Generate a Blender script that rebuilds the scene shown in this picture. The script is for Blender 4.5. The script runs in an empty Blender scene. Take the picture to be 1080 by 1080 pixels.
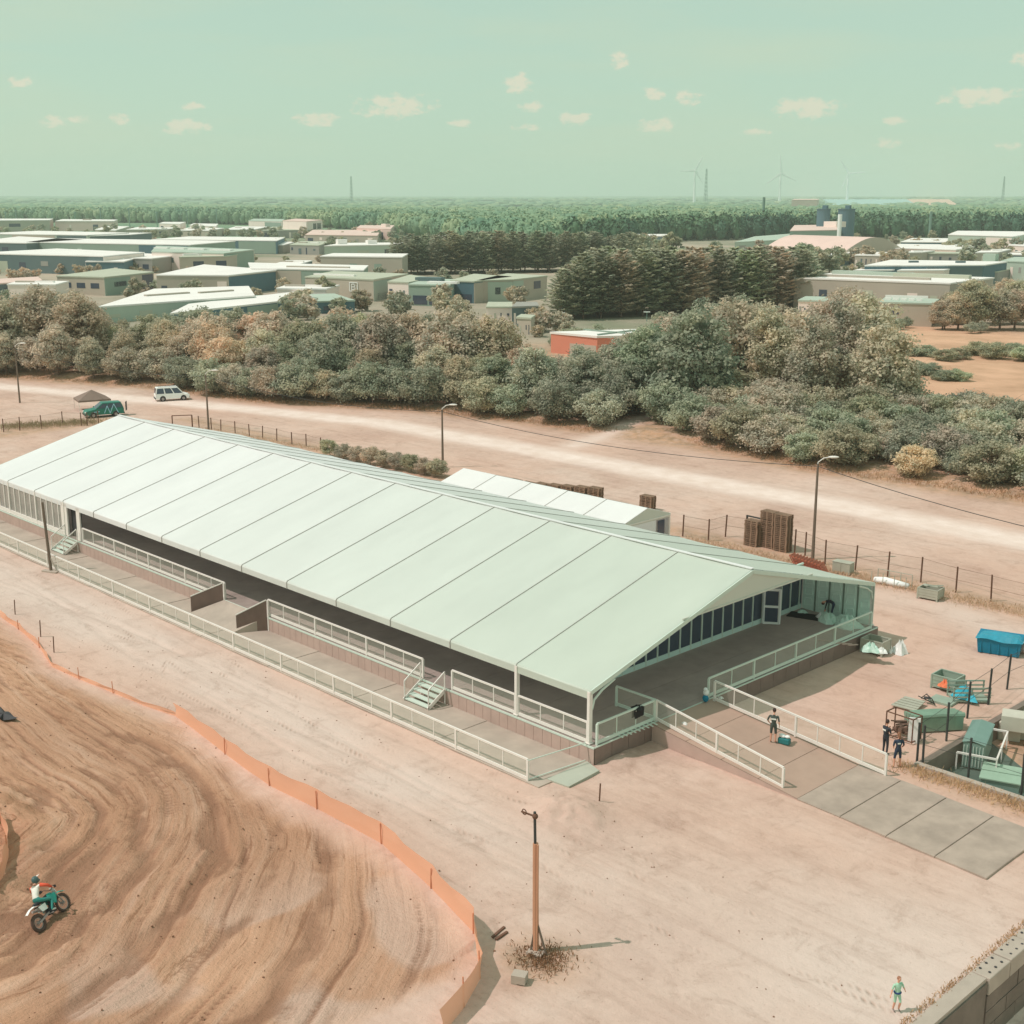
import bpy, math, random
import numpy as np
from mathutils import Vector, Matrix
R = math.radians
rnd = random.Random(7)
sc = bpy.context.scene
COL = sc.collection

# ------------------------------------------------------------------ camera maths (used to read ground positions off the photo)
FPX = 1366.0; TH = math.atan(332 / FPX); HC = 26.4; AZ = R(45.9)
cT, sT = math.cos(TH), math.sin(TH)
def G(px, py, z=0.0):
    dx = px - 540; dy = py - 540
    fw = FPX * cT - dy * sT; dn = FPX * sT + dy * cT
    k = (HC - z) / dn
    F = fw * k; Rr = dx * k
    return Vector((-math.sin(AZ) * F + math.cos(AZ) * Rr, math.cos(AZ) * F + math.sin(AZ) * Rr, z))
def P(x, y, z=0.0):
    F = -math.sin(AZ) * x + math.cos(AZ) * y; Rr = math.cos(AZ) * x + math.sin(AZ) * y
    D = HC - z; zz = F * cT + D * sT
    return (540 + FPX * Rr / zz, 540 + FPX * (D * cT - F * sT) / zz)
def at_dist(px, F, z=0.0):
    """ground point in column px at forward distance F"""
    zz = F * cT + (HC - z) * sT
    Rr = (px - 540) * zz / FPX
    return Vector((-math.sin(AZ) * F + math.cos(AZ) * Rr, math.cos(AZ) * F + math.sin(AZ) * Rr, z))
def fwd(v): return -math.sin(AZ) * v[0] + math.cos(AZ) * v[1]
def height_at(v, top_py):
    """height z above the ground point v whose picture row is top_py"""
    dy = top_py - 540
    return HC - fwd(v) * (FPX * sT + dy * cT) / (FPX * cT - dy * sT)
def lerp(a, b, t): return a + (b - a) * t
def interp(xs, ys, x): return float(np.interp(x, xs, ys))
def srgb(r, g, b, k=1.0):
    f = lambda c: ((c / 255 + .055) / 1.055) ** 2.4 if c > 10 else c / 255 / 12.92
    return (f(r) * k, f(g) * k, f(b) * k, 1)

# ------------------------------------------------------------------ materials
MATS = {}
def mat(name, col, rough=.7, noise=0.0, nscale=3.0, metal=0.0, col2=None, spec=.3, bump=0.0, bscale=20, transl=0.0, detail=5, stretch=None):
    if name in MATS: return MATS[name]
    col = tuple(min(.9, c * f_) for c, f_ in zip(col[:3], (1.18, 1.10, 1.20))) + (1,)
    m = bpy.data.materials.new(name); m.use_nodes = True
    nt = m.node_tree; N = nt.nodes; L = nt.links
    b = N['Principled BSDF']
    b.inputs['Roughness'].default_value = rough; b.inputs['Metallic'].default_value = metal
    b.inputs['Specular IOR Level'].default_value = spec
    b.inputs['Base Color'].default_value = col
    if noise > 0 or bump > 0:
        tc = N.new('ShaderNodeTexCoord'); mp = N.new('ShaderNodeMapping')
        if stretch: mp.inputs['Scale'].default_value = stretch
        L.new(tc.outputs['Object'], mp.inputs[0])
    if noise > 0:
        n = N.new('ShaderNodeTexNoise'); n.inputs['Scale'].default_value = nscale; n.inputs['Detail'].default_value = detail
        n.inputs['Roughness'].default_value = .65
        L.new(mp.outputs[0], n.inputs[0])
        r = N.new('ShaderNodeValToRGB')
        r.color_ramp.elements[0].position = .3; r.color_ramp.elements[1].position = .7
        c2 = col2 or tuple(c * (1 - noise) for c in col[:3]) + (1,)
        r.color_ramp.elements[0].color = c2; r.color_ramp.elements[1].color = col
        L.new(n.outputs[0], r.inputs[0]); L.new(r.outputs[0], b.inputs['Base Color'])
    if bump > 0:
        n2 = N.new('ShaderNodeTexNoise'); n2.inputs['Scale'].default_value = bscale; n2.inputs['Detail'].default_value = 4
        L.new(mp.outputs[0], n2.inputs[0])
        bp = N.new('ShaderNodeBump'); bp.inputs['Strength'].default_value = bump; bp.inputs['Distance'].default_value = .05
        L.new(n2.outputs[0], bp.inputs['Height']); L.new(bp.outputs[0], b.inputs['Normal'])
    if transl > 0:
        t = N.new('ShaderNodeBsdfTranslucent'); t.inputs[0].default_value = col
        mx = N.new('ShaderNodeMixShader'); mx.inputs[0].default_value = transl
        L.new(b.outputs[0], mx.inputs[1]); L.new(t.outputs[0], mx.inputs[2])
        L.new(mx.outputs[0], N['Material Output'].inputs[0])
    MATS[name] = m
    return m
def sheer(name, col, opacity, rough=.6):
    """woven mesh or net: part of the light passes"""
    if name in MATS: return MATS[name]
    m = bpy.data.materials.new(name); m.use_nodes = True
    N = m.node_tree.nodes; L = m.node_tree.links
    b = N['Principled BSDF']; b.inputs['Base Color'].default_value = col; b.inputs['Roughness'].default_value = rough
    t = N.new('ShaderNodeBsdfTransparent'); mx = N.new('ShaderNodeMixShader'); mx.inputs[0].default_value = opacity
    L.new(t.outputs[0], mx.inputs[1]); L.new(b.outputs[0], mx.inputs[2]); L.new(mx.outputs[0], N['Material Output'].inputs[0])
    MATS[name] = m
    return m
def foliage_mat(name, transl=.25):
    m = bpy.data.materials.new(name); m.use_nodes = True
    N = m.node_tree.nodes; L = m.node_tree.links
    b = N['Principled BSDF']; b.inputs['Roughness'].default_value = .75; b.inputs['Specular IOR Level'].default_value = .12
    oi = N.new('ShaderNodeObjectInfo'); tc = N.new('ShaderNodeTexCoord')
    n = N.new('ShaderNodeTexNoise'); n.inputs['Scale'].default_value = .55; n.inputs['Detail'].default_value = 6
    L.new(tc.outputs['Object'], n.inputs[0])
    r = N.new('ShaderNodeValToRGB'); r.color_ramp.elements[0].position = .32; r.color_ramp.elements[1].position = .68
    r.color_ramp.elements[0].color = (.62, .70, .68, 1); r.color_ramp.elements[1].color = (1.25, 1.16, 1.06, 1)
    L.new(n.outputs[0], r.inputs[0])
    mx = N.new('ShaderNodeMix'); mx.data_type = 'RGBA'; mx.blend_type = 'MULTIPLY'; mx.inputs[0].default_value = 1
    L.new(oi.outputs['Color'], mx.inputs[6]); L.new(r.outputs[0], mx.inputs[7])
    L.new(mx.outputs[2], b.inputs['Base Color'])
    t = N.new('ShaderNodeBsdfTranslucent'); L.new(mx.outputs[2], t.inputs[0])
    ms = N.new('ShaderNodeMixShader'); ms.inputs[0].default_value = transl
    L.new(b.outputs[0], ms.inputs[1]); L.new(t.outputs[0], ms.inputs[2]); L.new(ms.outputs[0], N['Material Output'].inputs[0])
    MATS[name] = m
    return m

PVC = mat('pvc_white', srgb(248, 235, 234), .5, .09, .35, spec=.5, transl=.13, bump=.9, bscale=.5, stretch=(1, .35, 1))
PVCB = mat('pvc_grey', srgb(200, 208, 190), .55, .05, .6, transl=.1)
SEAM = mat('seam_grey', srgb(160, 162, 150), .6)
ALU = mat('white_metal', srgb(222, 222, 208), .45, .06, 2)
ALUG = mat('green_white_metal', srgb(196, 214, 196), .45, .06, 2)
GLASS = mat('dark_glass', srgb(68, 80, 92), .12, .15, .8, spec=.6)
GLASSL = mat('pale_glass', srgb(158, 158, 146), .25, .35, 1.2, spec=.5)
PLY = mat('dark_ply', srgb(158, 148, 136), .6, .26, .6, bump=.1)
PLYF = mat('walk_ply', srgb(176, 167, 149), .75, .26, .6, bump=.15)
SKIRT = mat('skirt_ply', srgb(134, 118, 106), .75, .2, 1.2)
SKIRTL = mat('skirt_pale', srgb(182, 162, 146), .8, .15, 1.2)
BARR = mat('barrier_ply', srgb(122, 104, 92), .75, .25, .8)
RAMPM = mat('ramp_plate', srgb(172, 160, 142), .75, .3, .7, bump=.15)
PLATEG = mat('green_plate', srgb(172, 180, 160), .7, .12, .5)
MESHW = sheer('rail_mesh', srgb(215, 214, 198), .22)
MESHF = sheer('fence_wire', srgb(150, 140, 120), .10)
NETO = sheer('orange_net', srgb(240, 178, 146), .9)
WOODP = mat('pole_wood', srgb(200, 152, 118), .8, .3, 2, stretch=(1, 1, .1))
WOODG = mat('pole_weathered', srgb(120, 108, 92), .8, .25, 2, stretch=(1, 1, .1))
RUST = mat('post_rust', srgb(112, 84, 66), .8, .3, 4)
DARKP = mat('post_dark', srgb(66, 70, 66), .7, .2, 4)
CONC = mat('concrete', srgb(176, 168, 150), .85, .2, .8, bump=.3)
CONCD = mat('concrete_dark', srgb(128, 120, 106), .85, .3, .8, bump=.3)
PALL = mat('pallet_wood', srgb(150, 126, 102), .85, .35, 3)
PALLR = mat('pallet_red', srgb(180, 110, 84), .85, .3, 3)
GREENB = mat('green_steel', srgb(148, 168, 148), .6, .15, 1.5)
GREYB = mat('grey_steel', srgb(168, 172, 152), .6, .15, 1.5)
TEALB = mat('teal_steel', srgb(116, 148, 134), .6, .15, 1.2)
BLUET = mat('blue_tarp', srgb(52, 150, 168), .5, .25, 1.8, bump=.4, bscale=3)
BLUED = mat('blue_steel', srgb(22, 124, 150), .5, .2, 1.5)
BLACK = mat('black_rubber', srgb(36, 36, 36), .8, .2, 4)
DGREY = mat('dark_grey', srgb(62, 62, 62), .6)
WHITE = mat('white_paint', srgb(236, 234, 222), .4, .04, 1)
SHEET = mat('white_sheet', srgb(240, 236, 224), .6, .06, 2)
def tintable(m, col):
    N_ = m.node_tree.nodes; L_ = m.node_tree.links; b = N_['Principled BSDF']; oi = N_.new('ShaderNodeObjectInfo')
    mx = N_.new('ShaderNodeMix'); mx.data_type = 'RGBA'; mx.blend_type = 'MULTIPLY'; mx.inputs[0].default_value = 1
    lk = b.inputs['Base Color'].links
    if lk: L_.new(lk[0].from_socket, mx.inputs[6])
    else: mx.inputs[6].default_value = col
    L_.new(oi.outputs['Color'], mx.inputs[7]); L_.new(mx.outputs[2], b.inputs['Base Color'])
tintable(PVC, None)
LEAF = foliage_mat('leaf_clumps', .36); NEEDLE = foliage_mat('needle_boughs', .3)
BARK = mat('bark', srgb(126, 108, 90), .9, .35, 3, stretch=(1, 1, .3))
BARKW = mat('pale_bark', srgb(198, 184, 164), .9, .35, 3, stretch=(1, 1, .4))

# ------------------------------------------------------------------ mesh builder
class MB:
    def __init__(s): s.v = []; s.f = []; s.m = []
    def add(s, vs, fs, mi=0):
        o = len(s.v); s.v += [tuple(v) for v in vs]; s.f += [tuple(i + o for i in f) for f in fs]; s.m += [mi] * len(fs); return s
    def box(s, c, size, rz=0, mi=0, M=None):
        hx, hy, hz = size[0] / 2, size[1] / 2, size[2] / 2
        vs = [Vector((x, y, z)) for x in (-hx, hx) for y in (-hy, hy) for z in (-hz, hz)]
        rot = M if M is not None else Matrix.Rotation(rz, 3, 'Z')
        c = Vector(c)
        vs = [rot @ v + c for v in vs]
        return s.add(vs, [(0, 1, 3, 2), (4, 6, 7, 5), (0, 4, 5, 1), (2, 3, 7, 6), (0, 2, 6, 4), (1, 5, 7, 3)], mi)
    def bb(s, x0, y0, z0, x1, y1, z1, mi=0): return s.box(((x0 + x1) / 2, (y0 + y1) / 2, (z0 + z1) / 2), (abs(x1 - x0), abs(y1 - y0), abs(z1 - z0)), 0, mi)
    def quad(s, a, b, c, d, mi=0): return s.add([a, b, c, d], [(0, 1, 2, 3)], mi)
    def prism(s, pts, z0, z1, mi=0):
        n = len(pts)
        A = sum(pts[i][0] * pts[(i + 1) % n][1] - pts[(i + 1) % n][0] * pts[i][1] for i in range(n))
        if A < 0: pts = pts[::-1]
        zt = (lambda p: z1) if not callable(z1) else z1
        vs = [(p[0], p[1], z0) for p in pts] + [(p[0], p[1], zt(p)) for p in pts]
        fs = [tuple(range(n - 1, -1, -1)), tuple(range(n, 2 * n))] + [(i, (i + 1) % n, n + (i + 1) % n, n + i) for i in range(n)]
        return s.add(vs, fs, mi)
    def bar(s, a, b, w, h=None, mi=0):
        """box section bar from a to b"""
        a = Vector(a); b = Vector(b); d = b - a; L_ = d.length
        if L_ < 1e-6: return s
        q = d.to_track_quat('X', 'Z').to_matrix()
        return s.box((a + b) / 2, (L_, w, h or w), M=q, mi=mi)
    def tube(s, pts, rad, n=8, mi=0, caps=True):
        pts = [Vector(p) for p in pts]; k = len(pts)
        rad = rad if isinstance(rad, (list, tuple)) else [rad] * k
        rings = []; up = None
        for i, p in enumerate(pts):
            d = (pts[min(i + 1, k - 1)] - pts[max(i - 1, 0)]).normalized()
            if up is None: up = d.orthogonal().normalized()
            else:
                up = (up - d * up.dot(d)); up = up.normalized() if up.length > 1e-5 else d.orthogonal().normalized()
            w = d.cross(up)
            rings.append([p + (up * math.cos(t) + w * math.sin(t)) * rad[i] for t in [2 * math.pi * j / n for j in range(n)]])
        vs = [v for r_ in rings for v in r_]; fs = []
        for i in range(k - 1):
            for j in range(n):
                fs.append((i * n + j, i * n + (j + 1) % n, (i + 1) * n + (j + 1) % n, (i + 1) * n + j))
        if caps: fs += [tuple(range(n - 1, -1, -1)), tuple((k - 1) * n + j for j in range(n))]
        return s.add(vs, fs, mi)
    def torus(s, c, R1, r2, axis='Y', n=24, m=8, mi=0, M=None):
        vs = []; fs = []
        for i in range(n):
            a = 2 * math.pi * i / n
            for j in range(m):
                b = 2 * math.pi * j / m
                rr = R1 + r2 * math.cos(b); h = r2 * math.sin(b)
                v = Vector((rr * math.cos(a), h, rr * math.sin(a))) if axis == 'Y' else Vector((rr * math.cos(a), rr * math.sin(a), h))
                if M is not None: v = M @ v
                vs.append(v + Vector(c)); fs.append((i * m + j, i * m + (j + 1) % m, ((i + 1) % n) * m + (j + 1) % m, ((i + 1) % n) * m + j))
        return s.add(vs, fs, mi)
    def ball(s, c, r, n=10, m=7, mi=0, M=None):
        r = r if isinstance(r, (tuple, list)) else (r, r, r); vs = []; fs = []
        for i in range(m + 1):
            a = math.pi * i / m
            for j in range(n):
                b = 2 * math.pi * j / n
                v = Vector((math.sin(a) * math.cos(b) * r[0], math.sin(a) * math.sin(b) * r[1], math.cos(a) * r[2]))
                if M is not None: v = M @ v
                vs.append(v + Vector(c))
        for i in range(m):
            for j in range(n): fs.append((i * n + j, (i + 1) * n + j, (i + 1) * n + (j + 1) % n, i * n + (j + 1) % n))
        return s.add(vs, fs, mi)
    def cyl(s, c, r, h, n=16, mi=0, r2=None): return s.tube([Vector(c), Vector(c) + Vector((0, 0, h))], [r, r if r2 is None else r2], n, mi)
    def mesh(s, name, mats, off=None, smooth=False):
        me = bpy.data.meshes.new(name)
        vs = s.v if off is None else [(v[0] - off[0], v[1] - off[1], v[2] - off[2]) for v in s.v]
        me.from_pydata(vs, [], s.f)
        for m in (mats if isinstance(mats, (list, tuple)) else [mats]): me.materials.append(m)
        if len(me.polygons) == len(s.m): me.polygons.foreach_set('material_index', s.m)
        if smooth: me.polygons.foreach_set('use_smooth', [True] * len(me.polygons))
        me.update()
        return me
def new_obj(name, data, parent=None):
    o = bpy.data.objects.new(name, data); COL.objects.link(o)
    if parent is not None: o.parent = parent
    return o
THINGS = []
def tag(o, label, cat, group=None, same=False):
    o['label'] = label; o['category'] = cat
    if group: o['group'] = group
    THINGS.append((o, same))
    return o
def thing(name, label, cat, loc=(0, 0, 0), rz=0, group=None, same=False, rot=None):
    o = new_obj(name, None); o.location = loc; o.rotation_euler = rot if rot else (0, 0, rz); o.empty_display_size = .3
    return tag(o, label, cat, group, same)
def part(root, name, mb, m, label=None, world=True, smooth=False, bevel=0):
    me = mb.mesh(name, m, off=root.location if world else None, smooth=smooth)
    o = new_obj(name, me, root)
    if label: o['label'] = label
    if bevel:
        b = o.modifiers.new('bevel', 'BEVEL'); b.width = bevel; b.segments = 2; b.limit_method = 'ANGLE'
    return o
def struct(name, me): o = new_obj(name, me); o['kind'] = 'structure'; return o
def dup(root, loc, rz=None, label=None, group=None, scale=None, same=False, color=None):
    r_ = root.copy(); COL.objects.link(r_); r_.location = loc
    if rz is not None: r_.rotation_euler = (0, 0, rz)
    if label: r_['label'] = label
    if group: r_['group'] = group
    if scale: r_.scale = scale
    for ch in root.children:
        c = ch.copy(); COL.objects.link(c); c.parent = r_
        if color: c.color = color
        for g in ch.children:
            d = g.copy(); COL.objects.link(d); d.parent = c
    THINGS.append((r_, same))
    return r_

# ------------------------------------------------------------------ numpy value noise
def vnoise(x, y, seed=0):
    xi = np.floor(x).astype(np.int64); yi = np.floor(y).astype(np.int64)
    xf = x - xi; yf = y - yi
    u = xf * xf * (3 - 2 * xf); v = yf * yf * (3 - 2 * yf)
    def h(a, b):
        n = (a * 374761393 + b * 668265263 + seed * 1442695041) & 0x7fffffff
        n = ((n ^ (n >> 13)) * 1274126177) & 0x7fffffff
        return ((n ^ (n >> 16)) & 0xffff) / 65535.0
    return (h(xi, yi) * (1 - u) + h(xi + 1, yi) * u) * (1 - v) + (h(xi, yi + 1) * (1 - u) + h(xi + 1, yi + 1) * u) * v
def fbm(x, y, seed=0, oct=4):
    t = 0; a = .5; s = 0
    for i in range(oct): t = t + a * vnoise(x * 2 ** i, y * 2 ** i, seed + i); s += a; a *= .5
    return t / s
def sstep(a, b, x): t = np.clip((x - a) / (b - a), 0, 1); return t * t * (3 - 2 * t)

# ------------------------------------------------------------------ GROUND (one sheet to the horizon)
NET = [G(0, 650), G(20, 664), G(42, 683), G(55, 703), G(84, 716), G(120, 731), G(185, 757), G(238, 800), G(285, 833), G(335, 858), G(403, 895), G(455, 942), G(500, 990), G(507, 1032), G(490, 1062), G(466, 1092)]
def spaced(bp):
    """bp: list of (coord, spacing) break points"""
    out = [bp[0][0]]
    for (a, sa), (b, sb) in zip(bp, bp[1:]):
        n = max(1, int(round((b - a) / ((sa + sb) / 2))))
        w = np.linspace(0, 1, n + 1)[1:]
        if abs(sa - sb) > 1e-6 and sb / sa > 0:
            k = sb / sa; w = (k ** w - 1) / (k - 1)
        out += list(a + (b - a) * w)
    return np.array(out)
xs = spaced([(-16000, 3000), (-3000, 300), (-600, 25), (-220, 5), (-120, 1.2), (-80, .5), (-58, .13), (-28.2, .13), (-27.8, .3), (-27.45, .3), (-17.4, .5), (-17.1, .3), (-8, 1), (20, 8), (400, 100), (5000, 2000)])
ys = spaced([(-3000, 600), (-100, 20), (0, 2), (12, .13), (32, .13), (41, .16), (53.7, .6), (54.0, .3), (80, 1.2), (120, 1.5), (300, 6), (700, 30), (3000, 300), (16000, 3000)])
X, Y = np.meshgrid(xs, ys, indexing='xy')
CX, CY = -54.0, 12.0
def flow(X, Y):
    dx = X - CX; dy = Y - CY
    r = np.where(dx < 0, dy, np.hypot(dx, dy))
    th = np.where(dx < 0, dx, np.arctan2(dx, dy) * 17.0)
    # gentle warp so the lanes wander; past the apex they fan out
    w = (fbm(X * .07, Y * .07, 5, 2) - .5) * 3.2 + (fbm(X * .35, Y * .35, 6, 2) - .5) * .35
    r = 16.9 + (r - 16.9) / (1 + .055 * np.clip(th - 5, 0, 60))
    return r + w, th + (fbm(X * .2, Y * .2, 9, 2) - .5) * 3
FR, FT = flow(X, Y)
netx = np.array([p.x for p in NET[:14]]); nety = np.array([p.y for p in NET[:14]])
ny = np.interp(X, netx, nety)
track = sstep(.0, 1.8, ny - Y + (fbm(X * .5, Y * .5, 3, 3) - .5) * 1.6) * (1 - sstep(-31.2, -29.8, X + (fbm(Y * .4, X * .4, 4) - .5) * 1.4))
track *= sstep(-140, -110, X)
Z = np.zeros_like(X)
near = (1 - sstep(140, 300, np.hypot(X, Y)))
Z += (fbm(X * .25, Y * .25, 11) - .5) * .10 * near + (fbm(X * 1.6, Y * 1.6, 12, 3) - .5) * .035 * near
# ruts: long furrows following the turn, several widths
ru = np.zeros_like(X)
for k, (fr, ft, amp, sd) in enumerate([(.35, .04, .05, 21), (1.3, .08, .06, 22), (3.2, .2, .06, 24)]):
    n_ = vnoise(FR * fr + 40, FT * ft + 40, sd)
    ru += (np.abs(n_ - .5) * 2 - .5) * amp * (.45 + .9 * fbm(X * .12, Y * .12, sd + 9, 2))
for k, (fr, ft, wd, amp, sd) in enumerate([(.7, .022, .014, .40, 31), (1.1, .026, .02, .34, 32), (1.3, .03, .022, .32, 35), (2.0, .035, .035, .24, 36), (2.3, .03, .035, .24, 37)]):
    n_ = fbm(FR * fr + 90 + sd, FT * ft + 20, sd, 2)
    msk = sstep(.45, .62, vnoise(FR * .7 + sd, FT * .12 + sd, sd + 50))
    ru -= amp * np.exp(-((n_ - .5) / wd) ** 2) * msk
    ru += amp * .45 * np.exp(-((n_ - .5 - wd * 2.4) / wd) ** 2) * msk
ru += (fbm(X * 3.0, Y * 3.0, 33, 3) - .5) * .16 + (fbm(X * .8, Y * .8, 34, 2) - .5) * .05
r0 = np.hypot(X - CX, Y - CY)
side = np.where(X < CX, 0, 1)
for rr, wd, am, a0, a1 in [(16.7, .45, -.45, -.1, 1.9), (17.6, .7, .28, .0, 1.6), (13.5, .4, -.42, .1, 1.7), (14.2, .6, .22, .1, 1.6), (8.9, .7, .65, -.3, 2.2), (9.9, .5, -.35, -.2, 2.0), (11.6, .35, -.2, .3, 2), (19.4, .35, -.22, .6, 2.2), (22, .5, -.25, .7, 2.4)]:
    th_ = np.arctan2(X - CX, Y - CY)
    wob = (fbm(th_ * 6 + rr, th_ * 0 + rr, int(rr * 3), 3) - .5) * 2.2
    ru += am * np.exp(-((r0 - rr - wob) / wd) ** 2) * sstep(a0 - .3, a0, th_) * (1 - sstep(a1, a1 + .5, th_)) * (.5 + vnoise(th_ * 9, r0 * .2, 77))
inner = np.exp(-((r0 - 6.3) / 1.4) ** 2) * .5
ru = np.maximum(ru, -.42)
furrow = sstep(.05, .26, -ru) * track * (.3 + 1.1 * fbm(X * .5, Y * .5, 71))
thq = np.arctan2(X - CX, Y - CY)
dampz = track * np.clip(np.exp(-((r0 - 15.2) / 3.4) ** 2) * (1 - sstep(.7, 1.5, thq)) * .9 + .9 * sstep(.55, .72, fbm(X * .12 + 3, Y * .12, 72, 3)), 0, 1) * (.5 + fbm(X * .6, Y * .6, 73, 3))
palez = track * sstep(.52, .60, fbm(X * .28, Y * .28, 74, 2)) * sstep(-42, -36, X)
Z += track * (ru * .34 + inner * .3)
Z += .22 * np.exp(-((ny - Y) / .9) ** 2) * sstep(-62, -52, X) * (X < -31) * near        # small ridge under the netting
# spoil heap at the walkway end
hp = G(600, 858)
Z += .75 * np.exp(-(((X - hp.x) / 1.5) ** 2 + ((Y - hp.y) / 1.2) ** 2)) * (.5 + 1.3 * (fbm(X * 1.8, Y * 1.8, 41) - .25))
hp2 = G(655, 800); Z += .3 * np.exp(-(((X - hp2.x) / 1.0) ** 2 + ((Y - hp2.y) / 1.6) ** 2)) * fbm(X, Y, 43)
# wheel tracks on the pale sand
for yy, sd in [(34.2, 1), (35.0, 2), (36.6, 3), (37.3, 4)]:
    Z -= .05 * np.exp(-((Y - yy - (fbm(X * .05, X * 0, sd, 2) - .5) * 3) / .16) ** 2) * (1 - sstep(-40, -26, X)) * (X > -110)
# road verge slope up to the tree belt
tl = np.interp(X, [-191, -167, -145, -126, -108, -86, -70, -49, -30], [80, 90, 94, 104, 108, 110, 108.5, 110.5, 110])
Z += .9 * sstep(0, 6, Y - tl) * (1 - sstep(150, 260, Y)) * (fbm(X * .2, Y * .2, 51) + .2) * (X < 20)
# sunk yard behind the fence and low ground past the retaining wall
pit = (X > -27.7) & (Y > 53.9) & (Y < 80) & (X < 8)
Z[pit] = -1.0 + (Z[pit]) * .5
low = (X > -17.2) & (Y < 53.0)
Z[low] = -2.6
# far hills
D = np.hypot(X, Y)
ang = np.arctan2(-X, Y)
Z += sstep(4200, 7500, D) * (3 + 22 * fbm(ang * 9, D * .0004, 61, 4)) + sstep(9000, 15000, D) * (8 + 22 * fbm(ang * 7 + 3, D * .0002, 66, 4))
ground = bpy.data.meshes.new('ground')
nx, nyv = len(xs), len(ys)
idx = np.arange(nx * nyv).reshape(nyv, nx)
faces = np.stack([idx[:-1, :-1], idx[:-1, 1:], idx[1:, 1:], idx[1:, :-1]], -1).reshape(-1, 4)
ground.vertices.add(nx * nyv); ground.vertices.foreach_set('co', np.stack([X, Y, Z], -1).reshape(-1).astype(np.float32))
ground.loops.add(faces.size); ground.loops.foreach_set('vertex_index', faces.reshape(-1).astype(np.int32))
ground.polygons.add(len(faces)); ground.polygons.foreach_set('loop_start', np.arange(0, faces.size, 4, dtype=np.int32))
ground.polygons.foreach_set('use_smooth', np.ones(len(faces), dtype=bool))
ground.update(calc_edges=True)
def pattr(me, name, arr):
    a = me.attributes.new(name, 'FLOAT_VECTOR', 'POINT'); a.data.foreach_set('vector', arr.reshape(-1).astype(np.float32))
pattr(ground, 'flow', np.stack([FR, FT, furrow * 0], -1)); pattr(ground, 'moist', np.stack([furrow, np.clip(dampz, 0, 1), palez], -1))
# zones: x = churned track, y = dry weedy verge / brown scrub soil, z = hard pale road ; zoneb: x = yards, y = far forest floor
road = np.exp(-((Y - 97.8 - np.interp(X, [-190, -146, -122, -60], [-24, -9, -2, 0])) / 2.6) ** 4) * (X > -230) * (X < 60)
path = np.exp(-((X + 96 - (Y - 104) * -.25) / 1.6) ** 2) * sstep(99, 101, Y) * (1 - sstep(120, 135, Y))
verge = sstep(-3, 1.5, Y - tl) * (1 - path)
clear = np.clip(1.3 * np.exp(-((((X + 108) * .8 + (Y - 200) * .35) / 34) ** 4 + ((Y - 205) / 62) ** 4)), 0, 1)
clear = np.maximum(clear, np.exp(-(((X + 85) / 40) ** 4 + ((Y - 255) / 16) ** 4)))
weed = np.exp(-((Y - 80.6) / 1.5) ** 2) * (X < -32) * (X > -140) * .8
weed = np.maximum(weed, np.exp(-((Y - 53.2) / .8) ** 2) * sstep(-29, -27, X) * (1 - sstep(-14, -12, X)))
weed = np.maximum(weed, np.exp(-((X + 146) / 2.2) ** 2) * (Y < 74) * (Y > 40))
weed = np.maximum(weed, np.exp(-(((X + 28.9) / 1.5) ** 2 + ((Y - 29.2) / 1.4) ** 2)))
weed = np.maximum(weed, .8 * pit)
verge = np.clip(verge - clear, 0, 1)
scrub = verge * (D < 330)
yard = sstep(215, 250, D) * (1 - sstep(800, 1000, D))
farf = sstep(750, 950, D)
pattr(ground, 'zone', np.stack([track, np.maximum(scrub, weed), np.maximum(road, path * .7)], -1))
pale = np.exp(-((Y - 35.3 - (fbm(X * .05, Y * .05, 91) - .5) * 5) / 2.8) ** 2) * (1 - sstep(-44, -24, X + (fbm(X * .2, Y * .2, 96) - .5) * 10)) + np.exp(-(((X + 18) / 9.0) ** 2 + ((Y - 36 - (fbm(X * .1, Y * .1, 92) - .5) * 8) / 7.5) ** 2)) + .8 * np.exp(-((Y - 76.5 - (fbm(X * .1, Y * .1, 93) - .5) * 4) / 2.2) ** 2) * sstep(-50, -38, X)
pattr(ground, 'zonec', np.stack([np.clip(pale * (.55 + .9 * fbm(X * .3, Y * .3, 94)), 0, 1), np.zeros_like(X), np.zeros_like(X)], -1))
pattr(ground, 'zoneb', np.stack([yard * (1 - clear), farf, clear], -1))
gm = bpy.data.materials.new('ground'); gm.use_nodes = True
N = gm.node_tree.nodes; L = gm.node_tree.links
def nd(t, **k):
    n = N.new(t)
    for a, b in k.items(): setattr(n, a, b)
    return n
def noise(vec, scale, detail=5, rough=.6, dist=0):
    n = nd('ShaderNodeTexNoise'); n.inputs['Scale'].default_value = scale; n.inputs['Detail'].default_value = detail
    n.inputs['Roughness'].default_value = rough; n.inputs['Distortion'].default_value = dist
    L.new(vec, n.inputs[0]); return n.outputs[0]
def ramp(f, stops):
    r = nd('ShaderNodeValToRGB'); e = r.color_ramp.elements
    e[0].position, e[0].color = stops[0]; e[1].position, e[1].color = stops[-1]
    for p_, c_ in stops[1:-1]: x_ = e.new(p_); x_.color = c_
    L.new(f, r.inputs[0]); return r.outputs[0]
def mixc(f, a, b, mode='MIX'):
    m = nd('ShaderNodeMix'); m.data_type = 'RGBA'; m.blend_type = mode
    if isinstance(f, float): m.inputs[0].default_value = f
    else: L.new(f, m.inputs[0])
    L.new(a, m.inputs[6]); L.new(b, m.inputs[7]); return m.outputs[2]
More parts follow.
